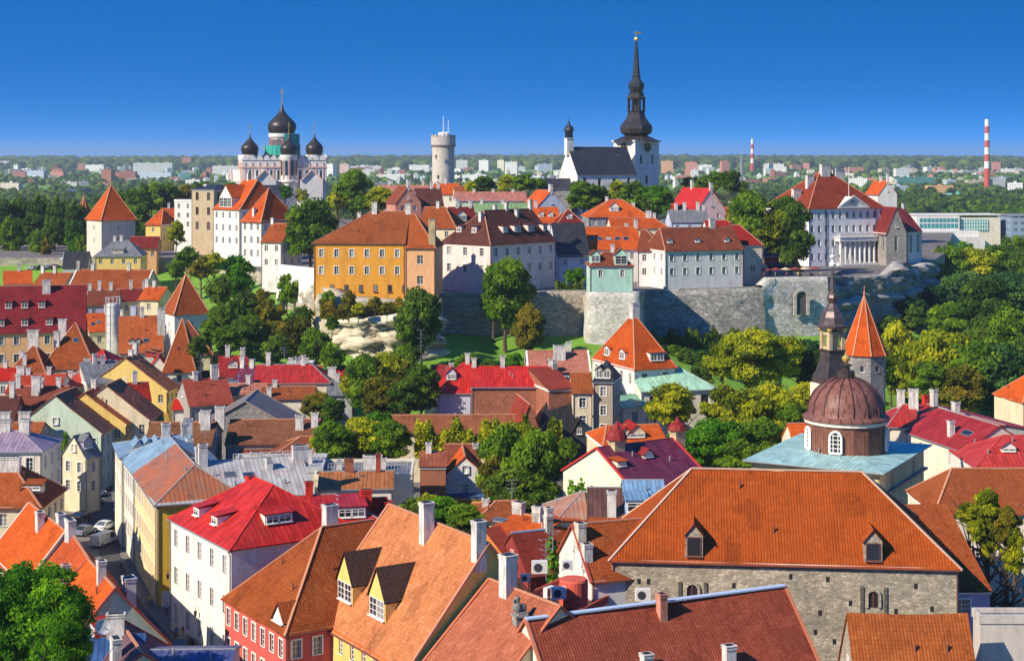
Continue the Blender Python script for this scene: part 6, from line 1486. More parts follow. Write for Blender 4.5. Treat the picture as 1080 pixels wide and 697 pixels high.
def get_crown(pal, var, shape, hi):
    key = (pal, var, shape, hi)
    if key not in _cr:
        if hi == 2: _cr[key] = crown_mesh(var * 7 + 3, 95, 620, .026, pal, shape)
        elif hi == 1: _cr[key] = crown_mesh(var * 7 + 3, 62, 260, .042, pal, shape)
        else: _cr[key] = crown_mesh(var * 7 + 3, 40, 110, .066, pal, shape)
    return _cr[key]
_tr = [trunk_mesh(i) for i in range(3)]
AUTO = []      # things whose label is completed from their surroundings
def tree(px, y0, y1, rpx, D, pal='green', shape='round', hi=None, kind=None, group=None, name='tree', base=None):
    x, y = XD(px, D); z = lambda py: CZ - (py - HY) / F * D
    g = base if base is not None else (25.0 if plat_dist(np.array([x]), np.array([y]))[0] < 0 else gz(x, y))
    zt, zb = z(y0), z(y1); r = rpx * D / F
    if base is None and rpx <= 9.5 and 338 < px < 460 and 370 < D < 390: g = zb - 1.2
    if hi is None: hi = 1 if rpx > 16 else 0
    root = thing(name, None, name.replace('_', ' '), (x, y, g), rnd.uniform(0, 6.28))
    hz = max(1.0, (zt - zb) / 2); v = rnd.randrange(3)
    c = bpy.data.objects.new('crown', get_crown(pal, v, shape, hi)); COL.objects.link(c); c.parent = root; c.location = (0, 0, zb + hz - g); c.scale = (r * 1.08, r * 1.08, hz * 1.06)
    t = bpy.data.objects.new('trunk', _tr[v]); COL.objects.link(t); t.parent = root; H = zt - g; t.scale = (max(H * .75, r * 1.2), max(H * .75, r * 1.2), H * .95)
    size = 'small' if r < 3.2 else ('large' if r > 6.5 else 'medium')
    hue = {'dark': 'dark green', 'green': 'green', 'lush': 'fresh green', 'yellow': 'yellow-green', 'olive': 'olive-brown', 'teal': 'blue-green'}[pal]
    AUTO.append((root, px, (y0 + y1) / 2, '%s %s %s' % (size, hue, kind or ('leafy tree' if shape == 'round' else 'pointed tree')), group))
    return root
TG = [ # px, top, bottom, radius px, D, palette
 (92, 596, 700, 0, 0, None),
 # park on the far left
 (6, 208, 250, 15, 640, 'dark'), (22, 205, 255, 16, 650, 'dark'), (42, 206, 256, 16, 645, 'dark'), (62, 208, 262, 15, 640, 'dark'), (80, 212, 262, 14, 635, 'dark'), (12, 226, 272, 14, 600, 'green'), (40, 240, 275, 12, 590, 'green'),
 (34, 224, 262, 13, 610, 'dark'), (58, 228, 268, 13, 600, 'dark'), (78, 230, 270, 10, 590, 'lush'), (-8, 218, 268, 16, 610, 'dark'), (48, 250, 276, 6, 575, 'olive'), (86, 246, 270, 6, 580, 'green'),
 (142, 196, 236, 13, 720, 'green'), (160, 190, 226, 15, 730, 'green'), (178, 190, 228, 14, 735, 'green'), (196, 194, 222, 12, 740, 'olive'), (148, 214, 246, 10, 650, 'green'), (138, 222, 262, 8, 640, 'dark'), (212, 190, 204, 10, 760, 'green'), (128, 200, 230, 10, 740, 'dark'),
 (244, 192, 206, 9, 700, 'green'), (108, 205, 225, 10, 750, 'dark'),
 # slope between lower and upper town
 (186, 232, 262, 10, 560, 'yellow'), (196, 258, 290, 15, 505, 'green'), (212, 268, 300, 15, 480, 'olive'), (186, 272, 296, 11, 490, 'green'), (226, 266, 292, 12, 480, 'yellow'), (247, 268, 322, 21, 440, 'lush'), (232, 290, 330, 15, 420, 'dark'),
 (232, 318, 370, 18, 385, 'dark'), (256, 306, 350, 16, 400, 'dark'), (272, 302, 345, 15, 410, 'olive'), (285, 312, 352, 16, 400, 'olive'), (303, 286, 330, 12, 432, 'green'), (262, 330, 378, 20, 375, 'dark'), (290, 336, 372, 18, 378, 'olive'),
 (312, 330, 384, 20, 362, 'olive'), (332, 344, 392, 18, 352, 'green'), (240, 340, 378, 16, 365, 'green'), (318, 322, 352, 14, 392, 'dark'), (208, 352, 382, 12, 355, 'dark'), (222, 340, 364, 12, 372, 'green'), (292, 352, 386, 16, 354, 'dark'), (350, 362, 398, 14, 345, 'green'),
 (346, 306, 330, 9, 386, 'green'), (368, 306, 332, 8, 381, 'olive'), (408, 318, 334, 7, 377, 'olive'), (444, 318, 340, 8, 380, 'yellow'), (378, 318, 334, 8, 378, 'yellow'), (396, 312, 330, 6, 382, 'olive'), (350, 332, 350, 7, 372, 'green'), (424, 322, 336, 6, 378, 'green'),
 # upper town
 (327, 208, 278, 26, 470, 'green'), (310, 232, 270, 14, 480, 'green'), (344, 222, 252, 14, 480, 'dark'), (372, 176, 228, 20, 590, 'green'), (356, 200, 226, 12, 580, 'yellow'), (403, 196, 224, 17, 540, 'yellow'), (380, 205, 226, 12, 560, 'green'), (347, 208, 222, 9, 600, 'lush'),
 (300, 194, 212, 9, 690, 'lush'), (318, 198, 214, 7, 690, 'yellow'), (510, 184, 207, 14, 600, 'green'), (536, 184, 206, 13, 610, 'yellow'), (554, 182, 206, 16, 600, 'green'), (498, 190, 206, 9, 600, 'yellow'), (568, 188, 204, 10, 600, 'green'),
 (616, 190, 226, 19, 548, 'green'), (634, 196, 228, 11, 552, 'dark'), (652, 190, 216, 13, 560, 'yellow'), (668, 188, 226, 16, 550, 'green'), (692, 192, 230, 17, 545, 'lush'), (676, 204, 230, 14, 535, 'green'), (742, 184, 206, 12, 620, 'green'), (756, 180, 204, 12, 610, 'green'), (771, 178, 206, 12, 600, 'dark'),
 (728, 186, 200, 10, 640, 'green'), (782, 190, 206, 8, 600, 'green'),
 (795, 200, 268, 27, 476, 'green'), (812, 216, 272, 24, 474, 'yellow'), (838, 212, 288, 21, 472, 'dark'), (775, 214, 258, 12, 486, 'yellow'), (826, 206, 246, 18, 482, 'green'), (607, 281, 302, 11.5, 427, 'lush'),
 # under the walls
 (443, 300, 378, 23, 372, 'dark'), (430, 320, 372, 14, 368, 'green'), (534, 268, 350, 25, 398, 'green'), (546, 276, 340, 18, 402, 'olive'), (558, 318, 376, 17, 386, 'olive'), (520, 290, 342, 14, 404, 'lush'),
 (543, 372, 400, 13, 350, 'lush'), (494, 372, 396, 14, 352, 'green'), (480, 382, 400, 10, 345, 'green'), (516, 378, 402, 12, 346, 'green'), (566, 372, 384, 8, 362, 'dark'),
 (706, 362, 384, 14, 400, 'green'), (724, 366, 388, 13, 395, 'dark'), (742, 368, 392, 14, 392, 'dark'), (690, 352, 372, 10, 408, 'green'), (760, 372, 394, 13, 388, 'dark'),
 # big trees, middle
 (388, 372, 436, 24, 322, 'green'), (410, 366, 430, 22, 330, 'yellow'), (430, 362, 420, 22, 335, 'green'), (444, 382, 438, 20, 320, 'dark'), (404, 395, 442, 24, 310, 'olive'), (372, 384, 424, 14, 326, 'yellow'), (334, 412, 446, 17, 302, 'olive'), (350, 416, 448, 16, 298, 'dark'), (428, 398, 440, 20, 308, 'dark'),
 (354, 442, 492, 24, 262, 'green'), (384, 438, 492, 24, 264, 'yellow'), (411, 440, 490, 22, 262, 'green'), (340, 452, 490, 14, 266, 'yellow'), (400, 432, 460, 16, 276, 'lush'),
 (532, 448, 545, 28, 248, 'green'), (560, 452, 548, 30, 244, 'green'), (545, 440, 500, 24, 252, 'yellow'), (548, 490, 552, 36, 240, 'dark'), (524, 476, 530, 18, 246, 'olive'), (578, 452, 500, 12, 256, 'lush'), (600, 460, 486, 12, 268, 'green'), (586, 474, 512, 12, 256, 'dark'),
 (436, 524, 552, 16, 232, 'green'), (466, 522, 556, 24, 218, 'lush'), (490, 530, 562, 20, 214, 'green'), (452, 520, 540, 14, 224, 'yellow'), (506, 546, 566, 10, 212, 'dark'),
 (705, 402, 452, 26, 306, 'yellow'), (720, 414, 446, 14, 312, 'green'), (690, 420, 446, 10, 308, 'green'),
 (790, 344, 412, 34, 360, 'yellow'), (762, 358, 404, 22, 368, 'yellow'), (822, 348, 408, 26, 364, 'yellow'), (848, 352, 410, 24, 372, 'teal'), (862, 366, 420, 18, 366, 'dark'), (740, 384, 412, 14, 372, 'dark'),
 (732, 446, 504, 30, 272, 'lush'), (758, 436, 500, 30, 280, 'lush'), (785, 408, 480, 34, 300, 'yellow'), (820, 402, 474, 34, 302, 'yellow'), (760, 404, 456, 22, 318, 'yellow'), (800, 440, 500, 30, 284, 'green'), (838, 424, 472, 20, 296, 'green'), (712, 458, 502, 16, 274, 'green'), (846, 402, 440, 18, 320, 'yellow'),
 (776, 462, 506, 24, 268, 'green'),
 # park on the right
 (946, 336, 420, 24, 392, 'yellow'), (968, 352, 426, 26, 380, 'yellow'), (998, 340, 430, 34, 378, 'yellow'), (1030, 352, 440, 34, 372, 'green'), (1058, 362, 446, 30, 368, 'teal'), (1068, 322, 400, 30, 420, 'green'), (1010, 384, 442, 28, 362, 'olive'), (980, 380, 424, 20, 366, 'green'),
 (1082, 410, 462, 20, 330, 'yellow'), (940, 372, 412, 16, 382, 'dark'), (1086, 350, 420, 22, 400, 'dark'), (1044, 328, 380, 24, 430, 'dark'),
 (958, 310, 350, 20, 470, 'teal'), (985, 300, 352, 24, 480, 'teal'), (1012, 284, 345, 28, 500, 'teal'), (1040, 290, 350, 28, 490, 'dark'), (1066, 282, 340, 26, 510, 'teal'), (1000, 318, 360, 22, 450, 'green'), (975, 268, 312, 18, 560, 'dark'), (1000, 254, 310, 22, 590, 'green'), (1028, 256, 312, 24, 590, 'yellow'),
 (1054, 252, 310, 24, 600, 'green'), (1080, 262, 320, 22, 590, 'dark'), (1012, 252, 290, 16, 620, 'lush'), (940, 332, 362, 14, 452, 'dark'), (920, 342, 364, 12, 452, 'green'), (905, 346, 366, 12, 450, 'teal'), (886, 352, 372, 14, 440, 'dark'), (1070, 246, 280, 16, 640, 'green'), (992, 276, 320, 20, 545, 'dark'), (965, 322, 350, 14, 462, 'dark'),
 (936, 428, 452, 10, 300, 'green'), (873, 478, 490, 6, 262, 'green'),
]
for t in TG:
    if t[5] is None: continue
    tree(*t)
# huge tree bottom left
tree(38, 590, 715, 54, 152, 'lush', hi=2); tree(-2, 602, 720, 40, 150, 'lush', hi=2); tree(66, 640, 725, 30, 146, 'lush', hi=2)
# young lime-green tree before the warehouse annex
for px, a, b_, r, D in ((1040, 514, 558, 14, 196), (1020, 528, 556, 13, 197), (1062, 532, 580, 15, 195), (1042, 540, 600, 12, 196), (1068, 556, 612, 12, 194), (1030, 546, 572, 10, 195)):
    tree(px, a, b_, r, D, 'yellow' if px != 1062 else 'olive', hi=1, base=0)
tree(44, 424, 482, 9, 292, 'green', 'round'); tree(34, 432, 462, 9, 294, 'green'); tree(70, 452, 500, 6, 284, 'green')
# clipped hedge
def hedge(label, a, b, D0, D1, h, w, pal, z0=None, name='hedge'):
    r = np.random.default_rng(len(label)); A = np.array(XD(a, D0)); B = np.array(XD(b, D1)); L = np.linalg.norm(B - A); n = int(L * h * w * 26)
    t = r.uniform(0, 1, n); p = A + (B - A) * t[:, None]; nr = np.array([(B - A)[1], -(B - A)[0]]) / L
    off = (r.uniform(-1, 1, n)); zz = r.uniform(0, 1, n); bulge = 1 + .25 * np.sin(t * L * 1.1) + .15 * np.sin(t * L * 2.7 + 1)
    g = gzn(A[0:1], A[1:2])[0] if z0 is None else z0
    c = np.stack([p[:, 0] + nr[0] * off * w / 2, p[:, 1] + nr[1] * off * w / 2, g + zz * h * bulge * (1 - .25 * off ** 2)], 1)
    d = r.normal(size=(n, 3)); d /= np.linalg.norm(d, axis=1)[:, None]; e = np.cross(d, r.normal(size=(n, 3))); e /= np.linalg.norm(e, axis=1)[:, None]; f = np.cross(d, e); s = r.uniform(.14, .30, n)[:, None]
    q = np.stack([c - e * s - f * s, c + e * s - f * s, c + e * s + f * s, c - e * s + f * s], 1).reshape(-1, 3)
    me = npmesh(name, q, np.arange(n * 4).reshape(n, 4), np.clip(r.normal(.5, .18, n) + .2 * np.sin(t * 20), 0, 1), M('leaf', pal, pal=PAL[pal]))
    return tag(link(name, me), label, name)
hedge('clipped bright green hedge in front of the long low brown roof', 438, 512, 279, 279, 5.2, 3.0, 'yellow', 8.0)
hedge('rounded yellow-green hedge joining the big round tree', 510, 592, 277, 279, 5.6, 3.4, 'yellow', 8.0)
hedge('green creeper on the slanting gable edge of the purple roofed house', 600, 628, 233, 236, 5, 1.0, 'lush', 7.0, 'creeper')
hedge('bright green ivy beside the white gabled house', 578, 590, 192, 193, 5.5, .9, 'lush', 8.0, 'creeper')
hedge('dark creepers hanging on the foot of the long grey wall', 680, 800, 418, 424, 4.5, 3, 'dark', 9.5, 'creeper')
hedge('olive shrubs along the cliff top in front of the ochre building', 338, 460, 384, 388, 3.6, 4, 'olive', 21.5, 'shrubbery')
hedge('green shrubs beneath the palace cliff', 872, 948, 450, 478, 5, 6, 'teal', 8, 'shrubbery')
hedge('shrubs along the top of the brown wall left of the mint villa', 586, 615, 424, 424, 2.2, 1.6, 'dark', 24.6, 'shrubbery')

# distant woods: thousands of crowns reading as one mass
def ico():
    t = (1 + 5 ** .5) / 2
    v = np.array([(-1, t, 0), (1, t, 0), (-1, -t, 0), (1, -t, 0), (0, -1, t), (0, 1, t), (0, -1, -t), (0, 1, -t), (t, 0, -1), (t, 0, 1), (-t, 0, -1), (-t, 0, 1)], float); v /= np.linalg.norm(v[0])
    f = np.array([(0, 11, 5), (0, 5, 1), (0, 1, 7), (0, 7, 10), (0, 10, 11), (1, 5, 9), (5, 11, 4), (11, 10, 2), (10, 7, 6), (7, 1, 8), (3, 9, 4), (3, 4, 2), (3, 2, 6), (3, 6, 8), (3, 8, 9), (4, 9, 5), (2, 4, 11), (6, 2, 10), (8, 6, 7), (9, 8, 1)])
    return v, f
def wood(name, n, y0, y1, size, pal, seed, xlim=None, power=1.0, cond=None):
    r = np.random.default_rng(seed); y = y0 + (y1 - y0) * r.uniform(0, 1, n) ** power; x = r.uniform(-.45, .45, n) * y
    if xlim: x = r.uniform(xlim[0], xlim[1], n)
    if cond is not None: k = cond(x, y, r); x, y = x[k], y[k]; n = len(x)
    z = gzn(x, y); s = r.uniform(.6, 1.35, n) * size * (1 if size < 8 else (y / y1) ** .3); v, f = ico()
    V = v[None] * s[:, None, None] * r.uniform(.7, 1.25, (n, 12, 1)); V[:, :, 2] *= .8; V[:, :, 0] += x[:, None]; V[:, :, 1] += y[:, None]; V[:, :, 2] += (z + s * .55)[:, None]
    Fq = (f[None] + (np.arange(n) * 12)[:, None, None]).reshape(-1, 3); T = np.repeat(np.clip(r.normal(.42, .2, n), 0, 1), 20) + r.normal(0, .06, n * 20)
    me = npmesh(name, V.reshape(-1, 3), Fq, T, M('leaf', pal, pal=PAL[pal]))
    return tag(link(name, me), None, None, None, 'stuff')
def leafwood(name, n, y0, y1, size, pal, seed, xlim, cards=70, cond=None):
    r = np.random.default_rng(seed); y = r.uniform(y0, y1, n); x = r.uniform(*xlim, n) if not callable(xlim) else xlim(y, r)
    if cond is not None: k = cond(x, y, r); x, y = x[k], y[k]; n = len(x)
    z = gzn(x, y); s = r.uniform(.65, 1.3, n) * size; N_ = n * cards
    d = r.normal(size=(N_, 3)); d /= np.linalg.norm(d, axis=1)[:, None]; rad = r.uniform(.6, 1.05, N_); S = np.repeat(s, cards)
    c = d * (rad * S)[:, None] * np.array([1, 1, .85]) + np.stack([np.repeat(x, cards), np.repeat(y, cards), np.repeat(z + s * .9, cards)], 1)
    nrm = d + r.normal(size=(N_, 3)) * .5; a = np.cross(nrm, r.normal(size=(N_, 3))); a /= np.linalg.norm(a, axis=1)[:, None]; b = np.cross(nrm, a); b /= np.linalg.norm(b, axis=1)[:, None]; w = (S * r.uniform(.16, .30, N_))[:, None]
    q = np.stack([c - a * w - b * w, c + a * w - b * w, c + a * w + b * w, c - a * w + b * w], 1).reshape(-1, 3)
    T = np.clip(np.repeat(r.normal(.45, .17, n), cards) + r.normal(0, .08, N_), 0, 1)
    return tag(link(name, npmesh(name, q, np.arange(N_ * 4).reshape(N_, 4), T, M('leaf', pal, pal=PAL[pal]))), None, None, None, 'stuff')
leafwood('woodland', 1200, 640, 1250, 5.5, 'green', 5, lambda y, r: r.uniform(-.46, -.17, len(y)) * y, 80)
leafwood('woodland', 420, 190, 620, 5.0, 'green', 15, lambda y, r: -y * .345 - r.uniform(0, 60, len(y)), 90)
leafwood('woodland', 200, 190, 420, 5.0, 'green', 16, lambda y, r: y * .35 + r.uniform(0, 40, len(y)), 90)
leafwood('woodland', 1500, 640, 1500, 5.5, 'green', 6, lambda y, r: r.uniform(.27, .44, len(y)) * y, 80, cond=lambda x, y, r: (x > 235) & ~((y > 690) & (y < 800) & (x > 180) & (x < 262)))
leafwood('woodland', 3200, 920, 2300, 6.5, 'dark', 9, lambda y, r: r.uniform(-.44, .44, len(y)) * y, 70)
wood('forest', 5000, 2200, 4600, 6.5, 'dark', 11, power=.9, cond=lambda x, y, r: r.uniform(0, 1, len(x)) < .5 + .5 * np.sin(x / 190 + y / 260))
wood('forest', 4400, 2400, 5400, 6.5, 'green', 13, cond=lambda x, y, r: r.uniform(0, 1, len(x)) < .45 + .5 * np.sin(x / 150 - y / 310))
wood('forest', 11000, 4900, 8200, 22, 'dark', 12, power=1.0)
# ------------------------------------------------------------------ far city
def solveD(yb, px):
    lo, hi = 900.0, 7800.0
    f = lambda D: (CZ - (yb - HY) / F * D) - gz((px - CX) / F * D, D)
    for _ in range(40):
        m = (lo + hi) / 2
        if f(m) > 0: lo = m
        else: hi = m
    return (lo + hi) / 2
def block(px, yt, w, h, col, D=None, name='apartment_block', kind=None, depth=None, label=None, extra=0):
    yb = yt + h; D = D or solveD(yb, px); W = w * D / F; z0 = CZ - (yb - HY) / F * D; H = h * D / F; dp = depth or min(W, rnd.uniform(12, 18)); yaw = rnd.uniform(-.5, .5) if w < 16 else rnd.uniform(-.25, .25)
    L = max(6, (W - dp * abs(math.sin(yaw))) / math.cos(yaw)); cx, cy = XD(px, D); ex = Vector((math.cos(yaw), math.sin(yaw), 0))
    b = MB(); facs = ((0, 0, 0, L), (L, 0, math.pi / 2, dp), (L, dp, math.pi, L), (0, dp, -math.pi / 2, dp))
    for sx, sy, an, ln in facs:
        c, s = math.cos(an), math.sin(an); b.face([(sx, sy, -8), (sx + c * ln, sy + s * ln, -8), (sx + c * ln, sy + s * ln, H), (sx, sy, H)], [(0, -8), (ln, -8), (ln, H), (0, H)], 0)
    b.face([(0, 0, H), (L, 0, H), (L, dp, H), (0, dp, H)], None, 1)
    for i in range(max(1, int(L / 22))):
        x = L * (i + .5) / max(1, int(L / 22)); b.box(x - 1.8, x + 1.8, dp * .3, dp * .6, H, H + 2.2, 1)
    o = b.build(name, [M('far', col), M('paint', tuple(c * .8 for c in (C[col] if isinstance(col, str) else col)), r=.8)], None, (cx - ex.x * L / 2, cy - ex.y * L / 2, z0), yaw)
    o['category'] = kind or 'apartment block'
    cn = {'white': 'white', 'far_white': 'white', 'salmon': 'salmon pink', 'brick': 'brick red', 'peach': 'peach', 'beige': 'beige', 'turquoise': 'turquoise', 'grey': 'grey', 'light_grey': 'light grey', 'pale_cream': 'cream', 'glassy': 'dark green glass', 'deep_blue': 'blue glass', 'pink': 'pink', 'blue_wall': 'bluish white'}.get(col, 'pale')
    if label: o['label'] = label
    else: AUTO.append((o, px, yt + h / 2, '%s %s far %s' % ('long' if w > 2.2 * h else ('tall' if h > w else 'boxy'), cn, 'block'), None))
    return o
C['far_white'] = (0.80, 0.80, 0.80)
for a in [(5, 170, 13, 9, 'far_white'), (51, 172, 12, 7, 'far_white'), (103, 165, 15, 7, 'blue_wall'), (97, 174, 27, 7, 'far_white'), (161, 172, 41, 11, 'far_white'), (197, 166, 12, 13, 'brick'), (36, 180, 23, 9, 'blue_wall'), (112, 179, 13, 14, 'brick'),
          (134, 181, 18, 11, 'brick'), (195, 183, 14, 10, 'turquoise'), (10, 193, 22, 14, 'pale_cream'), (79, 200, 23, 10, 'deep_blue'), (215, 182, 8, 9, 'brick'), (238, 175, 28, 12, 'far_white'), (164, 182, 36, 8, 'blue_wall'), (20, 181, 14, 9, 'salmon'),
          (60, 181, 16, 9, 'salmon'), (347, 173, 12, 13, 'far_white'), (363, 173, 10, 14, 'pink'), (392, 175, 20, 7, 'far_white'), (442, 174, 22, 8, 'far_white'), (487, 169, 12, 11, 'far_white'), (510, 169, 12, 12, 'far_white'), (528, 169, 9, 11, 'pale_cream'),
          (539, 171, 14, 15, 'far_white'), (575, 173, 16, 10, 'blue_wall'), (704, 170, 12, 14, 'peach'), (729, 171, 13, 14, 'salmon'), (744, 174, 14, 9, 'far_white'), (765, 170, 9, 17, 'salmon'), (816, 173, 22, 10, 'far_white'), (934, 178, 12, 7, 'beige'),
          (952, 178, 16, 11, 'far_white'), (966, 187, 40, 10, 'glassy'), (1051, 171, 9, 10, 'salmon'), (1005, 180, 32, 4, 'far_white'), (1067, 178, 20, 6, 'far_white'), (993, 196, 28, 10, 'peach'), (1052, 189, 17, 11, 'light_grey'), (1071, 193, 17, 16, 'far_white'),
          (1010, 204, 32, 9, 'turquoise'), (930, 192, 12, 14, 'far_white'), (905, 188, 20, 9, 'far_white'), (950, 196, 18, 10, 'blue_wall'), (415, 184, 24, 7, 'far_white'), (500, 184, 26, 8, 'far_white'), (562, 186, 24, 7, 'blue_wall'), (590, 180, 14, 8, 'far_white')]:
    block(*a)
rb_ = random.Random(21)
for i in range(235):
    px = rb_.uniform(2, 1078); yt = rb_.choice([rb_.uniform(172, 180), rb_.uniform(176, 190), rb_.uniform(180, 194)])
    if 585 < px < 700 and yt < 180: continue
    w = rb_.choice([rb_.uniform(4, 9), rb_.uniform(8, 20)]); h = rb_.uniform(3, 7) if w > 9 else rb_.uniform(4, 9)
    block(px, yt, w, h, rb_.choice(['far_white', 'far_white', 'far_white', 'blue_wall', 'pale_cream', 'light_grey', 'salmon', 'brick', 'beige', 'grey']))
def striped_chimney(px, y0, y1, w, label, n):
    D = 2600.0 if px > 1000 else 4200.0; x, y = XD(px, D); z0 = gz(x, y); zt = CZ - (y0 - HY) / F * D; H = zt - z0; r0 = w / 2 * D / F
    root = thing('chimney_stack', label, 'chimney', (x, y, z0)); 
    for i in range(n):
        f0, f1 = (0 if i == 0 else .30 + .70 * (i - 1) / (n - 1)), .30 + .70 * i / (n - 1) if n > 1 else 1
        b = MB(); R = lambda f: r0 * (1.15 - .35 * f); b.lathe([(R(f0), H * f0), (R(f1), H * f1)], 18, caps=(i == n - 1)); b.build('band', M('paint', (.50, .07, .05) if i % 2 == 0 else (.75, .72, .70), r=.8), root)
striped_chimney(1041, 126, 204, 5.5, 'tall red and white striped factory chimney at the far right', 8)
striped_chimney(793.5, 147, 185, 3.6, 'smaller striped chimney far behind the palace tree', 6)
b = MB(); x, y = XD(357, 5200); 
def mast(px, y0, D, label, w=1.2):
    x, y = XD(px, D); z0 = gz(x, y); zt = CZ - (y0 - HY) / F * D; b = MB(); b.lathe([(w, 0), (w * .4, zt - z0)], 6); o = b.build('mast', M('paint', 'grey'), None, (x, y, z0)); tag(o, label, 'mast')
mast(357.5 + 225, 160, 4000, 'thin far mast left of the white church'); mast(262, 160, 5200, 'thin far mast left of the cathedral main dome'); mast(980, 166, 3600, 'slender mast left of the tall striped chimney', .9); mast(690, 161, 4600, 'thin mast just right of the church tower'); mast(38, 164, 4800, 'thin mast on the horizon at the far left'); mast(782, 167, 3000, 'brownish thin chimney left of the smaller striped chimney', 4)
# modern glass block on the right
def modern():
    D = 745.0; A = PD(967, 250, D); z = lambda py: CZ - (py - HY) / F * D
    root = thing('office_building', 'modern white and turquoise glass office complex in the trees at the far right', 'building', (A.x, A.y, gz(A.x, A.y)), math.radians(4)); g = root.location.z; s = D / F
    b = MB(); b.box(0, 46 * s, 0, 16, 0, z(228) - g); b.build('wall', M('plaster', 'white'), root)
    b = MB(); b.box(42 * s, 92 * s, 2, 18, 0, z(230) - g); b.build('wing', M('plaster', 'pale_cream'), root)
    b = MB(); b.box(-2 * s, 62 * s, -6, -.02, 0, z(243) - g); b.box(-1, 66 * s, -9, -6.02, 0, z(249) - g); b.build('podium', M('plaster', 'white'), root)
    for i in range(10):
        b = MB(); b.box((3 + i * 4.2) * s, (6.4 + i * 4.2) * s, -.12, -.02, z(241) - g, z(236) - g); b.build('window', M('paint', (.05, .25, .27), r=.1), root)
        b = MB(); b.box((3 + i * 4.2) * s, (6.4 + i * 4.2) * s, -.12, -.02, z(234.5) - g, z(230.5) - g); b.build('window', M('paint', (.05, .25, .27), r=.1), root)
    b = MB(); b.box(47 * s, 78 * s, 1.7, 1.95, z(244) - g, z(232) - g); gl = b.build('glass_front', M('paint', (.06, .38, .38), r=.12), root)
    b = MB()
    for i in range(12): b.box((47 + i * 2.8) * s - .1, (47 + i * 2.8) * s + .1, 1.5, 1.72, z(244) - g, z(232) - g)
    for yy in (235, 238.5, 242): b.box(47 * s, 78 * s, 1.52, 1.7, z(yy) - g, z(yy) - g + .3)
    b.build('mullion', M('paint', 'white'), gl)
    b = MB(); b.box(-.5, 92.5 * s, 2.2, 17.5, z(227.4) - g, z(226.4) - g); b.build('roof', M('paint', 'white'), root)
    B = PD(1066, 252, D); r2 = thing('office_building', 'blue-grey glass office block cut by the right edge', 'building', (B.x, B.y, gz(B.x, B.y))); g2 = r2.location.z
    b = MB(); b.box(0, 30 * s, 0, 20, 0, z(228) - g2); b.build('wall', M('far', (.22, .30, .42)), r2)
    b = MB(); b.box(-.4, 30 * s, -.4, 20, z(228) - g2, z(227) - g2); b.build('roof', M('paint', 'grey'), r2)
modern()
# ------------------------------------------------------------------ cars
def car(px, py, yaw, col, label, z=.05, van=False, L=4.3, W=1.75, H=1.45, D=None):
    c = P(px, py, z) if D is None else PD(px, py, D)
    root = thing('van' if van else 'car', label, 'van' if van else 'car', c, math.radians(yaw))
    if van: pf = [(-L / 2, .35), (-L / 2, .95), (-L / 2 + .2, 1.05), (-L / 2 + .75, H), (L / 2 - .05, H), (L / 2, H - .1), (L / 2, .35)]
    else: pf = [(-L / 2, .35), (-L / 2 + .03, .72), (-L / 2 + .95, .88), (-L / 2 + 1.65, H - .02), (-L / 2 + 2.9, H), (L / 2 - .45, .95), (L / 2 - .02, .88), (L / 2, .35)]
    def sec(y, k):   # narrower at the roof
        return [(x * (1 if zz < 1 else k), y * (1 if zz < .96 else .84), zz) for x, zz in pf]
    b = MB(); l, r = sec(-W / 2, 1), sec(W / 2, 1); n = len(pf)
    b.face(l); b.face(r[::-1])
    for i in range(n): b.face([l[i], r[i], r[(i + 1) % n], l[(i + 1) % n]][::-1])
    bo = b.build('body', M('paint', col, r=.25), root)
    g = MB(); q = 1.012
    for i in ((2, 3), (4, 5)) if not van else ((2, 3),):
        a, c2, d, e = Vector(l[i[0]]), Vector(r[i[0]]), Vector(r[i[1]]), Vector(l[i[1]]); m = (a + c2 + d + e) / 4; nn = (c2 - a).cross(e - a).normalized() * -.015
        g.face([m + (v - m) * .86 + nn * (-1 if nn.dot(m - Vector((0, 0, .8))) < 0 else 1) for v in (a, c2, d, e)])
    for s in (-1, 1):
        x0, x1 = -L / 2 + 1.3, L / 2 - .75; x2, x3 = x1 - .5, x0 + .45
        if van: x0, x1, x2, x3 = -L / 2 + .6, -L / 2 + 1.7, -L / 2 + 1.7, -L / 2 + .85
        g.face([(x0, s * W / 2 * 1.0 + s * .01, .95), (x1, s * W / 2 + s * .01, .95), (x2, s * W / 2 * .87 + s * .02, H - .12), (x3, s * W / 2 * .87 + s * .02, H - .12)])
    g.build('window', M('glass'), root)
    for sx in (-1, 1):
        for s in (-1, 1):
            w = MB(); w.lathe([(.05, -.12), (.31, -.12), (.33, -.06), (.33, .08), (.31, .12), (.05, .12)], 14); wo = w.build('wheel', M('paint', 'black', r=.8), root, (sx * (L / 2 - .8), s * (W / 2 - .06), .33)); wo.rotation_euler = (math.pi / 2, 0, 0)
            w = MB(); w.lathe([(.2, .125), (.18, .14), (.01, .14)], 12, caps=False); w.lathe([(.2, -.125), (.18, -.14), (.01, -.14)], 12, caps=False); w.build('rim', M('paint', 'silver', metal=.6), wo)
    for s in (-1, 1):
        w = MB(); w.box(-.04, .04, -.16, .16, -.07, .07); w.build('headlight', M('paint', 'white', r=.2), root, (-L / 2 - .0, s * (W / 2 - .28), .68))
        w = MB(); w.box(-.04, .04, -.14, .14, -.07, .07); w.build('tail_light', M('paint', (.5, .01, .01), r=.2), root, (L / 2 + .0, s * (W / 2 - .28), .75))
    return root
car(99, 532, 252, 'silver', 'silver car parked highest up the street on the left')
car(86, 548, 255, (.06, .08, .11), 'dark car parked in the middle of the left kerb row')
car(90, 563, 250, (.16, .20, .28), 'blue-grey car parked nearest in the left kerb row')
car(101, 524, 250, (.7, .7, .7), 'white car behind the silver car up the street')
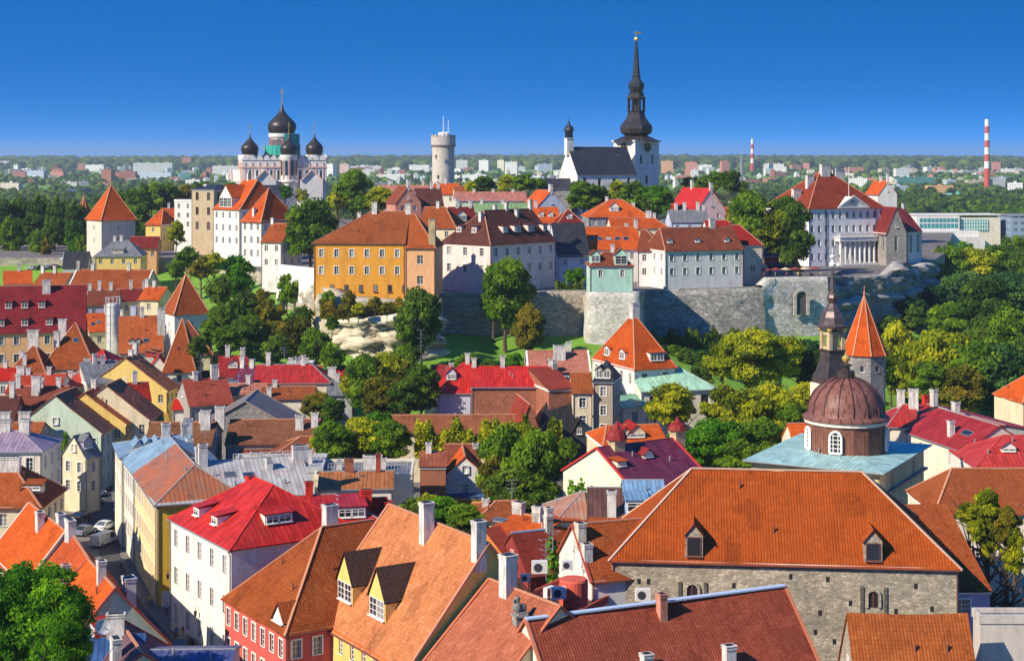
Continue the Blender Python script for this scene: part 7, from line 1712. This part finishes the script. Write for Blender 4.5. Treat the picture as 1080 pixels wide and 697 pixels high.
car(109, 574, 250, (.62, .62, .62), 'light truck-like van loaded in the middle of the street', van=True, L=4.8, W=1.9, H=1.9)
car(111, 558, 252, (.65, .68, .72), 'white car with bluish windscreen standing beyond the light van')
car(193, 684, 265, (.04, .04, .05), 'black car half hidden at the bottom of the street by the white facade')
for i, (px, py, c, lb) in enumerate([(34, 278, (.6, .6, .6), 'white car at the left of the far car park under the trees'), (42, 279, (.04, .04, .05), 'black car between two pale cars in the far car park'), (50, 278, (.5, .52, .55), 'grey car in the middle of the far car park'), (57, 279, (.05, .05, .07), 'dark car right of the grey one in the far car park'), (92, 281, (.05, .06, .1), 'dark blue car under the pale tower wall')]):
    D_ = 552; x_, y_ = XD(px, D_); r_ = car(px, py, 10 + 8 * i, c, lb, D=D_); r_.location.z = max(gz(x_, y_), 20.5)
r_ = car(74, 275, 20, (.75, .75, .75), 'white delivery van in the far car park', van=True, L=6, W=2.2, H=2.6, D=548)

# ------------------------------------------------------------------ people
def person_mesh(pose, cols):
    if pose == 'stand': J = dict(hipL=(.10, 0, .92), kneeL=(.11, -.02, .50), footL=(.11, .02, .06), toeL=(.12, -.14, .04), hipR=(-.10, 0, .92), kneeR=(-.11, -.03, .50), footR=(-.11, .02, .06), toeR=(-.12, -.14, .04), elL=(.27, .02, 1.12), haL=(.26, -.10, .90), elR=(-.27, .02, 1.12), haR=(-.26, -.08, .88))
    elif pose == 'walk': J = dict(hipL=(.10, 0, .92), kneeL=(.10, -.20, .54), footL=(.10, -.26, .08), toeL=(.10, -.42, .07), hipR=(-.10, 0, .92), kneeR=(-.10, .06, .50), footR=(-.10, .34, .12), toeR=(-.10, .22, .04), elL=(.26, .14, 1.14), haL=(.25, .06, .90), elR=(-.26, -.04, 1.12), haR=(-.24, -.24, .96))
    else: J = dict(hipL=(.11, 0, .48), kneeL=(.13, -.44, .50), footL=(.13, -.42, .07), toeL=(.13, -.58, .05), hipR=(-.11, 0, .48), kneeR=(-.13, -.44, .50), footR=(-.13, -.42, .07), toeR=(-.13, -.58, .05), elL=(.27, -.06, .74), haL=(.16, -.32, .74), elR=(-.27, -.06, .74), haR=(-.16, -.32, .74))
    z0 = -.44 if pose == 'sit' else 0
    pts = [(0, 0, .95 + z0), (0, 0, 1.18 + z0), (0, 0, 1.42 + z0), (0, -.01, 1.52 + z0), (0, -.03, 1.60 + z0), (0, -.03, 1.72 + z0), (.19, 0, 1.42 + z0), J['elL'], J['haL'], (-.19, 0, 1.42 + z0), J['elR'], J['haR'],
           J['hipL'], J['kneeL'], J['footL'], J['toeL'], J['hipR'], J['kneeR'], J['footR'], J['toeR']]
    rad = [.15, .14, .15, .055, .095, .085, .07, .045, .035, .07, .045, .035, .095, .065, .045, .035, .095, .065, .045, .035]
    ed = [(0, 1), (1, 2), (2, 3), (3, 4), (4, 5), (2, 6), (6, 7), (7, 8), (2, 9), (9, 10), (10, 11), (0, 12), (12, 13), (13, 14), (14, 15), (0, 16), (16, 17), (17, 18), (18, 19)]
    me = bpy.data.meshes.new('person'); me.from_pydata(pts, ed, []); o = bpy.data.objects.new('person', me); COL.objects.link(o)
    sk = o.modifiers.new('s', 'SKIN'); 
    for i, v in enumerate(me.skin_vertices[0].data): v.radius = (rad[i], rad[i] * (.72 if i < 3 else 1)); v.use_root = (i == 0)
    ss = o.modifiers.new('b', 'SUBSURF'); ss.levels = 1; ss.render_levels = 1
    dg = bpy.context.evaluated_depsgraph_get(); m2 = bpy.data.meshes.new_from_object(o.evaluated_get(dg)); bpy.data.objects.remove(o); m2.name = 'person'
    m2.materials.clear()
    for c in (cols[0], cols[1], 'skin', cols[2], 'black'): m2.materials.append(M('paint', c, r=.8))
    for p in m2.polygons:
        c = p.center; zz = c.z - z0
        leg = any((c - Vector(J[k])).length < .16 for k in ('kneeL', 'kneeR', 'hipL', 'hipR'))
        mi = 0 if zz > .98 else 1
        if pose == 'sit': mi = 1 if (c.z < .6 and (c.y < -.06 or c.z < .5)) else 0
        if zz > 1.50: mi = 2
        if zz > 1.66 or (zz > 1.56 and c.y > .02): mi = 3
        if min((c - Vector(J['haL'])).length, (c - Vector(J['haR'])).length) < .09: mi = 2
        if c.z < .09: mi = 4
        p.material_index = mi; p.use_smooth = True
    return m2
PCOL = [((.5, .05, .05), (.05, .07, .15), (.08, .04, .02)), ((.7, .7, .7), (.10, .12, .2), (.3, .18, .06)), ((.08, .15, .4), (.04, .04, .05), (.03, .02, .02)), ((.65, .5, .1), (.25, .2, .15), (.15, .08, .03)), ((.05, .05, .06), (.3, .3, .32), (.4, .3, .15)), ((.3, .5, .6), (.05, .05, .1), (.05, .03, .02))]
_pm = {}
def person(loc, rz, pose, ci, label):
    k = (pose, ci)
    if k not in _pm: _pm[k] = person_mesh(pose, PCOL[ci])
    o = bpy.data.objects.new('person', _pm[k]); COL.objects.link(o); o.location = loc; o.rotation_euler = (0, 0, rz); tag(o, label, 'person')
    return o
for px, py, rz, pose, ci, lb in [(186, 674, .4, 'walk', 2, 'person in a blue top walking at the bottom of the street'), (194, 673, 2.8, 'stand', 0, 'person in a red top standing by the white facade'), (198, 671, -1.2, 'stand', 4, 'person in dark jacket and grey trousers beside the one in red'), (203, 677, .9, 'walk', 1, 'person in a white top nearest the white facade'),
                             (158, 640, .2, 'walk', 3, 'person in an ochre top walking by the yellow corner house'), (128, 600, .1, 'walk', 5, 'person in light blue walking up the middle of the street'), (121, 545, 3.0, 'stand', 1, 'person in white standing far up the street'), (176, 648, 1.2, 'stand', 5, 'person in light blue at the yellow corner')]:
    person(P(px, py, .06), rz, pose, ci, lb)
# cafe terrace on the cliff edge
ci = 0; words = ['first', 'second', 'third', 'fourth', 'fifth', 'sixth', 'seventh', 'eighth', 'ninth', 'tenth', 'eleventh', 'twelfth', 'thirteenth', 'fourteenth', 'fifteenth', 'sixteenth', 'seventeenth', 'eighteenth']
def terr_pt(f, back):
    a, c = Vector((*XD(808, 434.5), 0)), Vector((*XD(872, 441), 0)); d = (c - a); nn = Vector((-d.y, d.x, 0)).normalized(); return a + d * f + nn * back
tops = ['red', 'white', 'blue', 'ochre', 'black', 'light blue']
for i in range(16):
    f = (i + .5) / 16; p = terr_pt(f, 2.2 + (i % 3) * 1.3); sit = i % 3 != 0
    person((p.x, p.y, 26.9), rnd.uniform(0, 6), 'sit' if sit else 'stand', i % 6, '%s person in a %s top on the cafe terrace, %s from the left' % ('seated' if sit else 'standing', tops[i % 6], words[i]))
    if sit:
        q = MB(); q.box(-.22, .22, -.22, .22, .40, .45); q.box(-.22, .22, .19, .23, .45, .85)
        for a in (-.19, .19):
            for c in (-.19, .19): q.beam((a, c, 0), (a, c, .42), .04, .04)
        ch = q.build('chair', M('paint', 'dark_brown'), None, (p.x, p.y, 26.9)); tag(ch, 'dark wooden chair on the cafe terrace, %s from the left' % words[i], 'chair', 'chairs on the cafe terrace')
for i in range(6):
    p = terr_pt((i + .6) / 6.2, 3.4); root = thing('parasol', '%s open cafe parasol from the left on the cliff-edge terrace' % words[i], 'parasol', (p.x, p.y, 26.9), 0, 'parasols on the cafe terrace')
    b = MB(); b.lathe([(.03, 0), (.03, 2.6)], 6); b.build('pole', M('paint', 'white'), root)
    b = MB(); b.lathe([(1.7, 2.2), (.03, 2.8)], 8, caps=False); b.build('canopy', M('paint', ['maroon', 'maroon', 'sand', 'maroon', 'sand', 'maroon'][i], r=.8), root)
def railing(label, a, b_, z, n, h=1.0, mat='black'):
    q = MB(); A, B = Vector((a[0], a[1], z)), Vector((b_[0], b_[1], z))
    for zz in (h, h * .5): q.beam(A + Vector((0, 0, zz)), B + Vector((0, 0, zz)), .06, .06)
    for i in range(n + 1): p = A + (B - A) * i / n; q.beam(p, p + Vector((0, 0, h)), .05, .05)
    return tag(q.build('railing', M('paint', mat), None), label, 'railing')
p0, p1 = terr_pt(0, -.3), terr_pt(1, -.3); railing('long black railing along the cafe terrace edge', p0, p1, 26.9, 40)
for i, (px, py, D) in enumerate([(806, 262, 441), (886, 262, 486), (700, 283, 426)]):
    x, y = XD(px, D); root = thing('street_lamp', ['street lamp at the left end of the cafe terrace', 'street lamp before the palace portico', 'street lamp'][i], 'street lamp', (x, y + 1, 25.0))
    if i == 2: bpy.data.objects.remove(root); continue
    b = MB(); b.lathe([(.09, 0), (.05, 4.6)], 8); b.build('pole', M('paint', 'black'), root)
    b = MB(); b.lathe([(.08, 4.6), (.24, 5.1), (.05, 5.3)], 8); b.build('lamp_head', M('paint', 'white', r=.3), root)

# white round stair tower with scaffolding, left
def stair_tower():
    D = 392.0; x, y = XD(119, D); z = lambda py: CZ - (py - HY) / F * D; root = thing('stair_tower', 'white cylindrical tower wrapped in scaffold among the left roofs', 'tower', (x, y, 3)); r = 6.2 * D / F
    b = MB(); b.lathe([(r, 0), (r, z(322) - 3), (r * .9, z(320) - 3)], 20); b.build('wall', M('plaster', 'white'), root, smooth=False)
    for k in range(10):
        a = k * math.pi / 5; b = MB(); R = r * 1.18; b.beam((R * math.cos(a), R * math.sin(a), 0), (R * math.cos(a), R * math.sin(a), z(314) - 3), .12, .12); b.build('scaffold_pole', M('paint', 'silver'), root)
    for q in range(8):
        b = MB(); R = r * 1.2; zz = 8 + q * 2.1; b.lathe([(R, zz), (R, zz + .12)], 20, caps=False); b.build('scaffold_ring', M('paint', 'silver'), root)
stair_tower()

# rooftop equipment
def antenna(px, y0, y1, D, label, arms=4):
    A = PD(px, y1, D); h = (y1 - y0) * D / F; b = MB(); b.beam((0, 0, 0), (0, 0, h), .07, .07)
    for i in range(arms):
        zz = h * (1 - i * .12) - .05; w = .8 - i * .08; b.beam((-w, 0, zz), (w, 0, zz), .045, .045)
        if i % 2 == 0: b.beam((-w, -.5, zz), (-w, .5, zz), .04, .04); b.beam((w, -.4, zz), (w, .4, zz), .04, .04)
    tag(b.build('antenna', M('paint', 'silver', metal=.4), None, A, .4), label, 'antenna')
antenna(576, 568, 612, 182, 'tall television antenna on the terrace left of the white gable', 5)
antenna(540, 506, 540, 226, 'television antenna against the big round tree')
antenna(583, 560, 582, 186, 'small antenna on the ridge chimney of the dark red house', 2)
antenna(216, 450, 470, 262, 'small antenna on the chimneys behind the grey roof')
antenna(300, 366, 388, 335, 'thin antenna above the crimson long roof')
antenna(444, 348, 382, 350, 'lattice antenna in front of the dark tree under the wall', 6)
antenna(212, 374, 402, 330, 'lattice antenna over the crimson cluster roofs', 6)
def ac_unit(px, py, D, label, s=1.0, rz=.2):
    A = PD(px, py, D); root = thing('air_conditioner', label, 'air conditioner', A, rz)
    b = MB(); b.box(-.5 * s, .5 * s, -.2 * s, .2 * s, .1, .1 + .8 * s); b.build('casing', M('paint', 'white'), root)
    b = MB(); b.lathe([(.28 * s, 0), (.28 * s, .03), (.05, .03)], 16); o = b.build('fan_grille', M('paint', 'slate'), root, (-.12 * s, -.2 * s, .1 + .4 * s)); o.rotation_euler = (math.pi / 2, 0, 0)
    b = MB(); b.box(-.45 * s, -.38 * s, -.2 * s, .2 * s, 0, .1); b.box(.38 * s, .45 * s, -.2 * s, .2 * s, 0, .1); b.build('bracket', M('paint', 'slate'), root)
ac_unit(589, 632, 166, 'white air conditioner with round fan beside the red water tank', 1.5); ac_unit(579, 630, 168, 'narrow white air conditioner left of the fan unit', 1.3, .9); ac_unit(569, 605, 178, 'grey-white air conditioner under the dark red wall', 1.7, .1)
ac_unit(678, 634, 172, 'white twin fan unit on top of the pale blue ridge', 1.6, .1); ac_unit(598, 601, 176, 'grey vent box against the white gable', 1.2); ac_unit(554, 614, 172, 'small reddish box unit on the terrace', 1.0)
def tank():
    A = PD(605, 638, 168); b = MB(); b.lathe([(1.35, 0), (1.5, .15), (1.5, 2.6), (1.35, 2.8)], 24); o = b.build('water_tank', M('plaster', (.62, .10, .06)), None, A); tag(o, 'red round rooftop tank right of the fan unit', 'tank')
tank()
def dish(px, py, D, r, label):
    A = PD(px, py, D); root = thing('satellite_dish', label, 'satellite dish', A, .5)
    b = MB(); b.lathe([(.02, 0), (r * .6, .08 * r), (r, .28 * r), (r * .98, .30 * r), (r * .6, .11 * r), (.02, .03)], 20); o = b.build('dish', M('paint', 'light_grey'), root); o.rotation_euler = (math.radians(70), 0, 0)
    b = MB(); b.beam((0, 0, 0), (0, .3, -r * 1.4), .1, .1); b.beam((0, 0, 0), (0, -r * .8, r * .2), .05, .05); b.build('arm', M('paint', 'grey'), root)
dish(108, 661, 150, .75, 'grey satellite dish above the dark purple-grey roof')
def sculpture():
    A = PD(548, 648, 156.5); root = thing('finial_sculpture', 'dark weathered stone beast sculpture on the gable peak of the nearest roof', 'sculpture', (A.x, A.y, A.z - 1.0), .4)
    b = MB(); b.box(-.55, .55, -.5, .5, 0, .9); b.box(-.7, .7, -.62, .62, .9, 1.1); b.box(-.3, .7, -.5, .5, 1.1, 1.35); b.build('pedestal', M('stone', 'grey_stone'), root)
    b = MB(); b.lathe([(.02, 1.3), (.42, 1.4), (.5, 1.75), (.36, 2.1), (.22, 2.3), (.30, 2.5), (.26, 2.75), (.02, 2.9)], 12, -.25, 0); b.lathe([(.02, 1.3), (.3, 1.4), (.34, 1.7), (.2, 2.0), (.02, 2.1)], 10, .38, 0); b.beam((-.4, -.1, 2.55), (-.75, -.15, 2.4), .22, .2); b.build('figure', M('stone', (.22, .21, .19)), root, smooth=True)
sculpture()
# lantern and sign on the golden wall, lit window niches
def wall_lantern(px, py, D, label):
    A = PD(px, py, D); root = thing('wall_lantern', label, 'lantern', A, .3); b = MB(); b.beam((0, 0, .5), (0, .8, .5), .06, .06); b.beam((0, 0, .5), (0, 0, .25), .05, .05); b.build('bracket', M('paint', 'black'), root)
    b = MB(); b.lathe([(.12, -.45), (.2, .1), (.26, .12), (.04, .32)], 6); b.build('lamp_head', M('paint', 'black', r=.3), root)
wall_lantern(177, 607, 211, 'black wall lantern on the golden side wall'); wall_lantern(206, 646, 196, 'black wall lantern on the white street facade')
b = MB(); b.box(-.75, .75, -.03, .03, -1, 1); A = PD(176.5, 631, 211.5); o = b.build('sign_board', M('paint', 'white'), None, A, math.radians(20)); tag(o, 'small white notice board low on the golden side wall', 'sign')
# garden fences and railings on the grey terraces
railing('white railing along the flat grey terrace roof', XD(246, 246), XD(332, 250), 13.6, 30, 1.0, 'white')
railing('railing on the blue-grey flat roof', XD(346, 240), XD(430, 242), 13.3, 24, 1.0, 'light_grey')
def parked_ladder(): pass

# ------------------------------------------------------------------ labels from the surroundings
LM = [('the copper dome', 892, 440), ('the orange conical tower', 911, 350), ('the slim spire', 878, 340), ('the columned palace', 895, 250), ('the cafe terrace', 840, 288), ('the white corner house', 745, 282), ('the mint villa', 645, 280), ('the pink mansion', 530, 275),
      ('the ochre building', 385, 280), ('the onion-domed cathedral', 298, 165), ('the round stone tower', 467, 165), ('the spired church', 650, 165), ('the pale square tower', 117, 245), ('the white palaces', 262, 250), ('the brown-roofed white tower', 197, 325), ('the crimson dormer roof', 30, 330),
      ('the pyramid-roofed mansion', 669, 400), ('the mint hall', 725, 408), ('the brick firewall', 540, 425), ('the clipped hedge', 490, 460), ('the purple roof', 670, 490), ('the great warehouse', 820, 545), ('the yellow dormer house', 440, 600), ('the red corner roof', 260, 555), ('the stone gable', 262, 433),
      ('the crimson long roof', 310, 394), ('the long grey wall', 740, 340), ('the striped chimney', 1041, 170), ('the glass office', 1010, 240), ('the little white gabled house', 490, 500), ('the street', 110, 540), ('the red roofs on the right', 1010, 455), ('the smaller striped chimney', 793, 172), ('the palace roof', 870, 184), ('the red pink-gabled roof', 735, 195), ('the park trees', 45, 235)]
from collections import defaultdict
gr = defaultdict(list)
for o, px, py, desc, grp in AUTO:
    nm_, lx_, ly_ = min(LM, key=lambda l: math.hypot((px - l[1]), (py - l[2]) * 1.6))
    dx, dy = px - lx_, py - ly_
    if abs(dx) > abs(dy) * 1.2: rel = 'left of' if dx < 0 else 'right of'
    else: rel = 'above' if dy < 0 else 'below'
    if desc.endswith('block'): rel = {'above': 'beyond', 'below': 'before'}.get(rel, rel)
    gr['%s %s %s' % (desc, rel, nm_)].append((px, py, o))
ORD = ['leftmost', 'second from left', 'third from left', 'fourth from left', 'fifth from left', 'sixth from left', 'seventh from left', 'eighth from left', 'ninth from left', 'tenth from left', 'eleventh from left', 'twelfth from left']
for k, lst in gr.items():
    if len(lst) == 1: lst[0][2]['label'] = k; continue
    lst.sort(key=lambda t: t[0])
    for i, (px, py, o) in enumerate(lst):
        o['label'] = k + ', ' + ('rightmost' if i == len(lst) - 1 else ORD[min(i, 11)])
        o['group'] = 'far blocks of the modern city' if 'block' in k else 'trees ' + k.split('tree')[-1].strip() if 'tree' in k else k
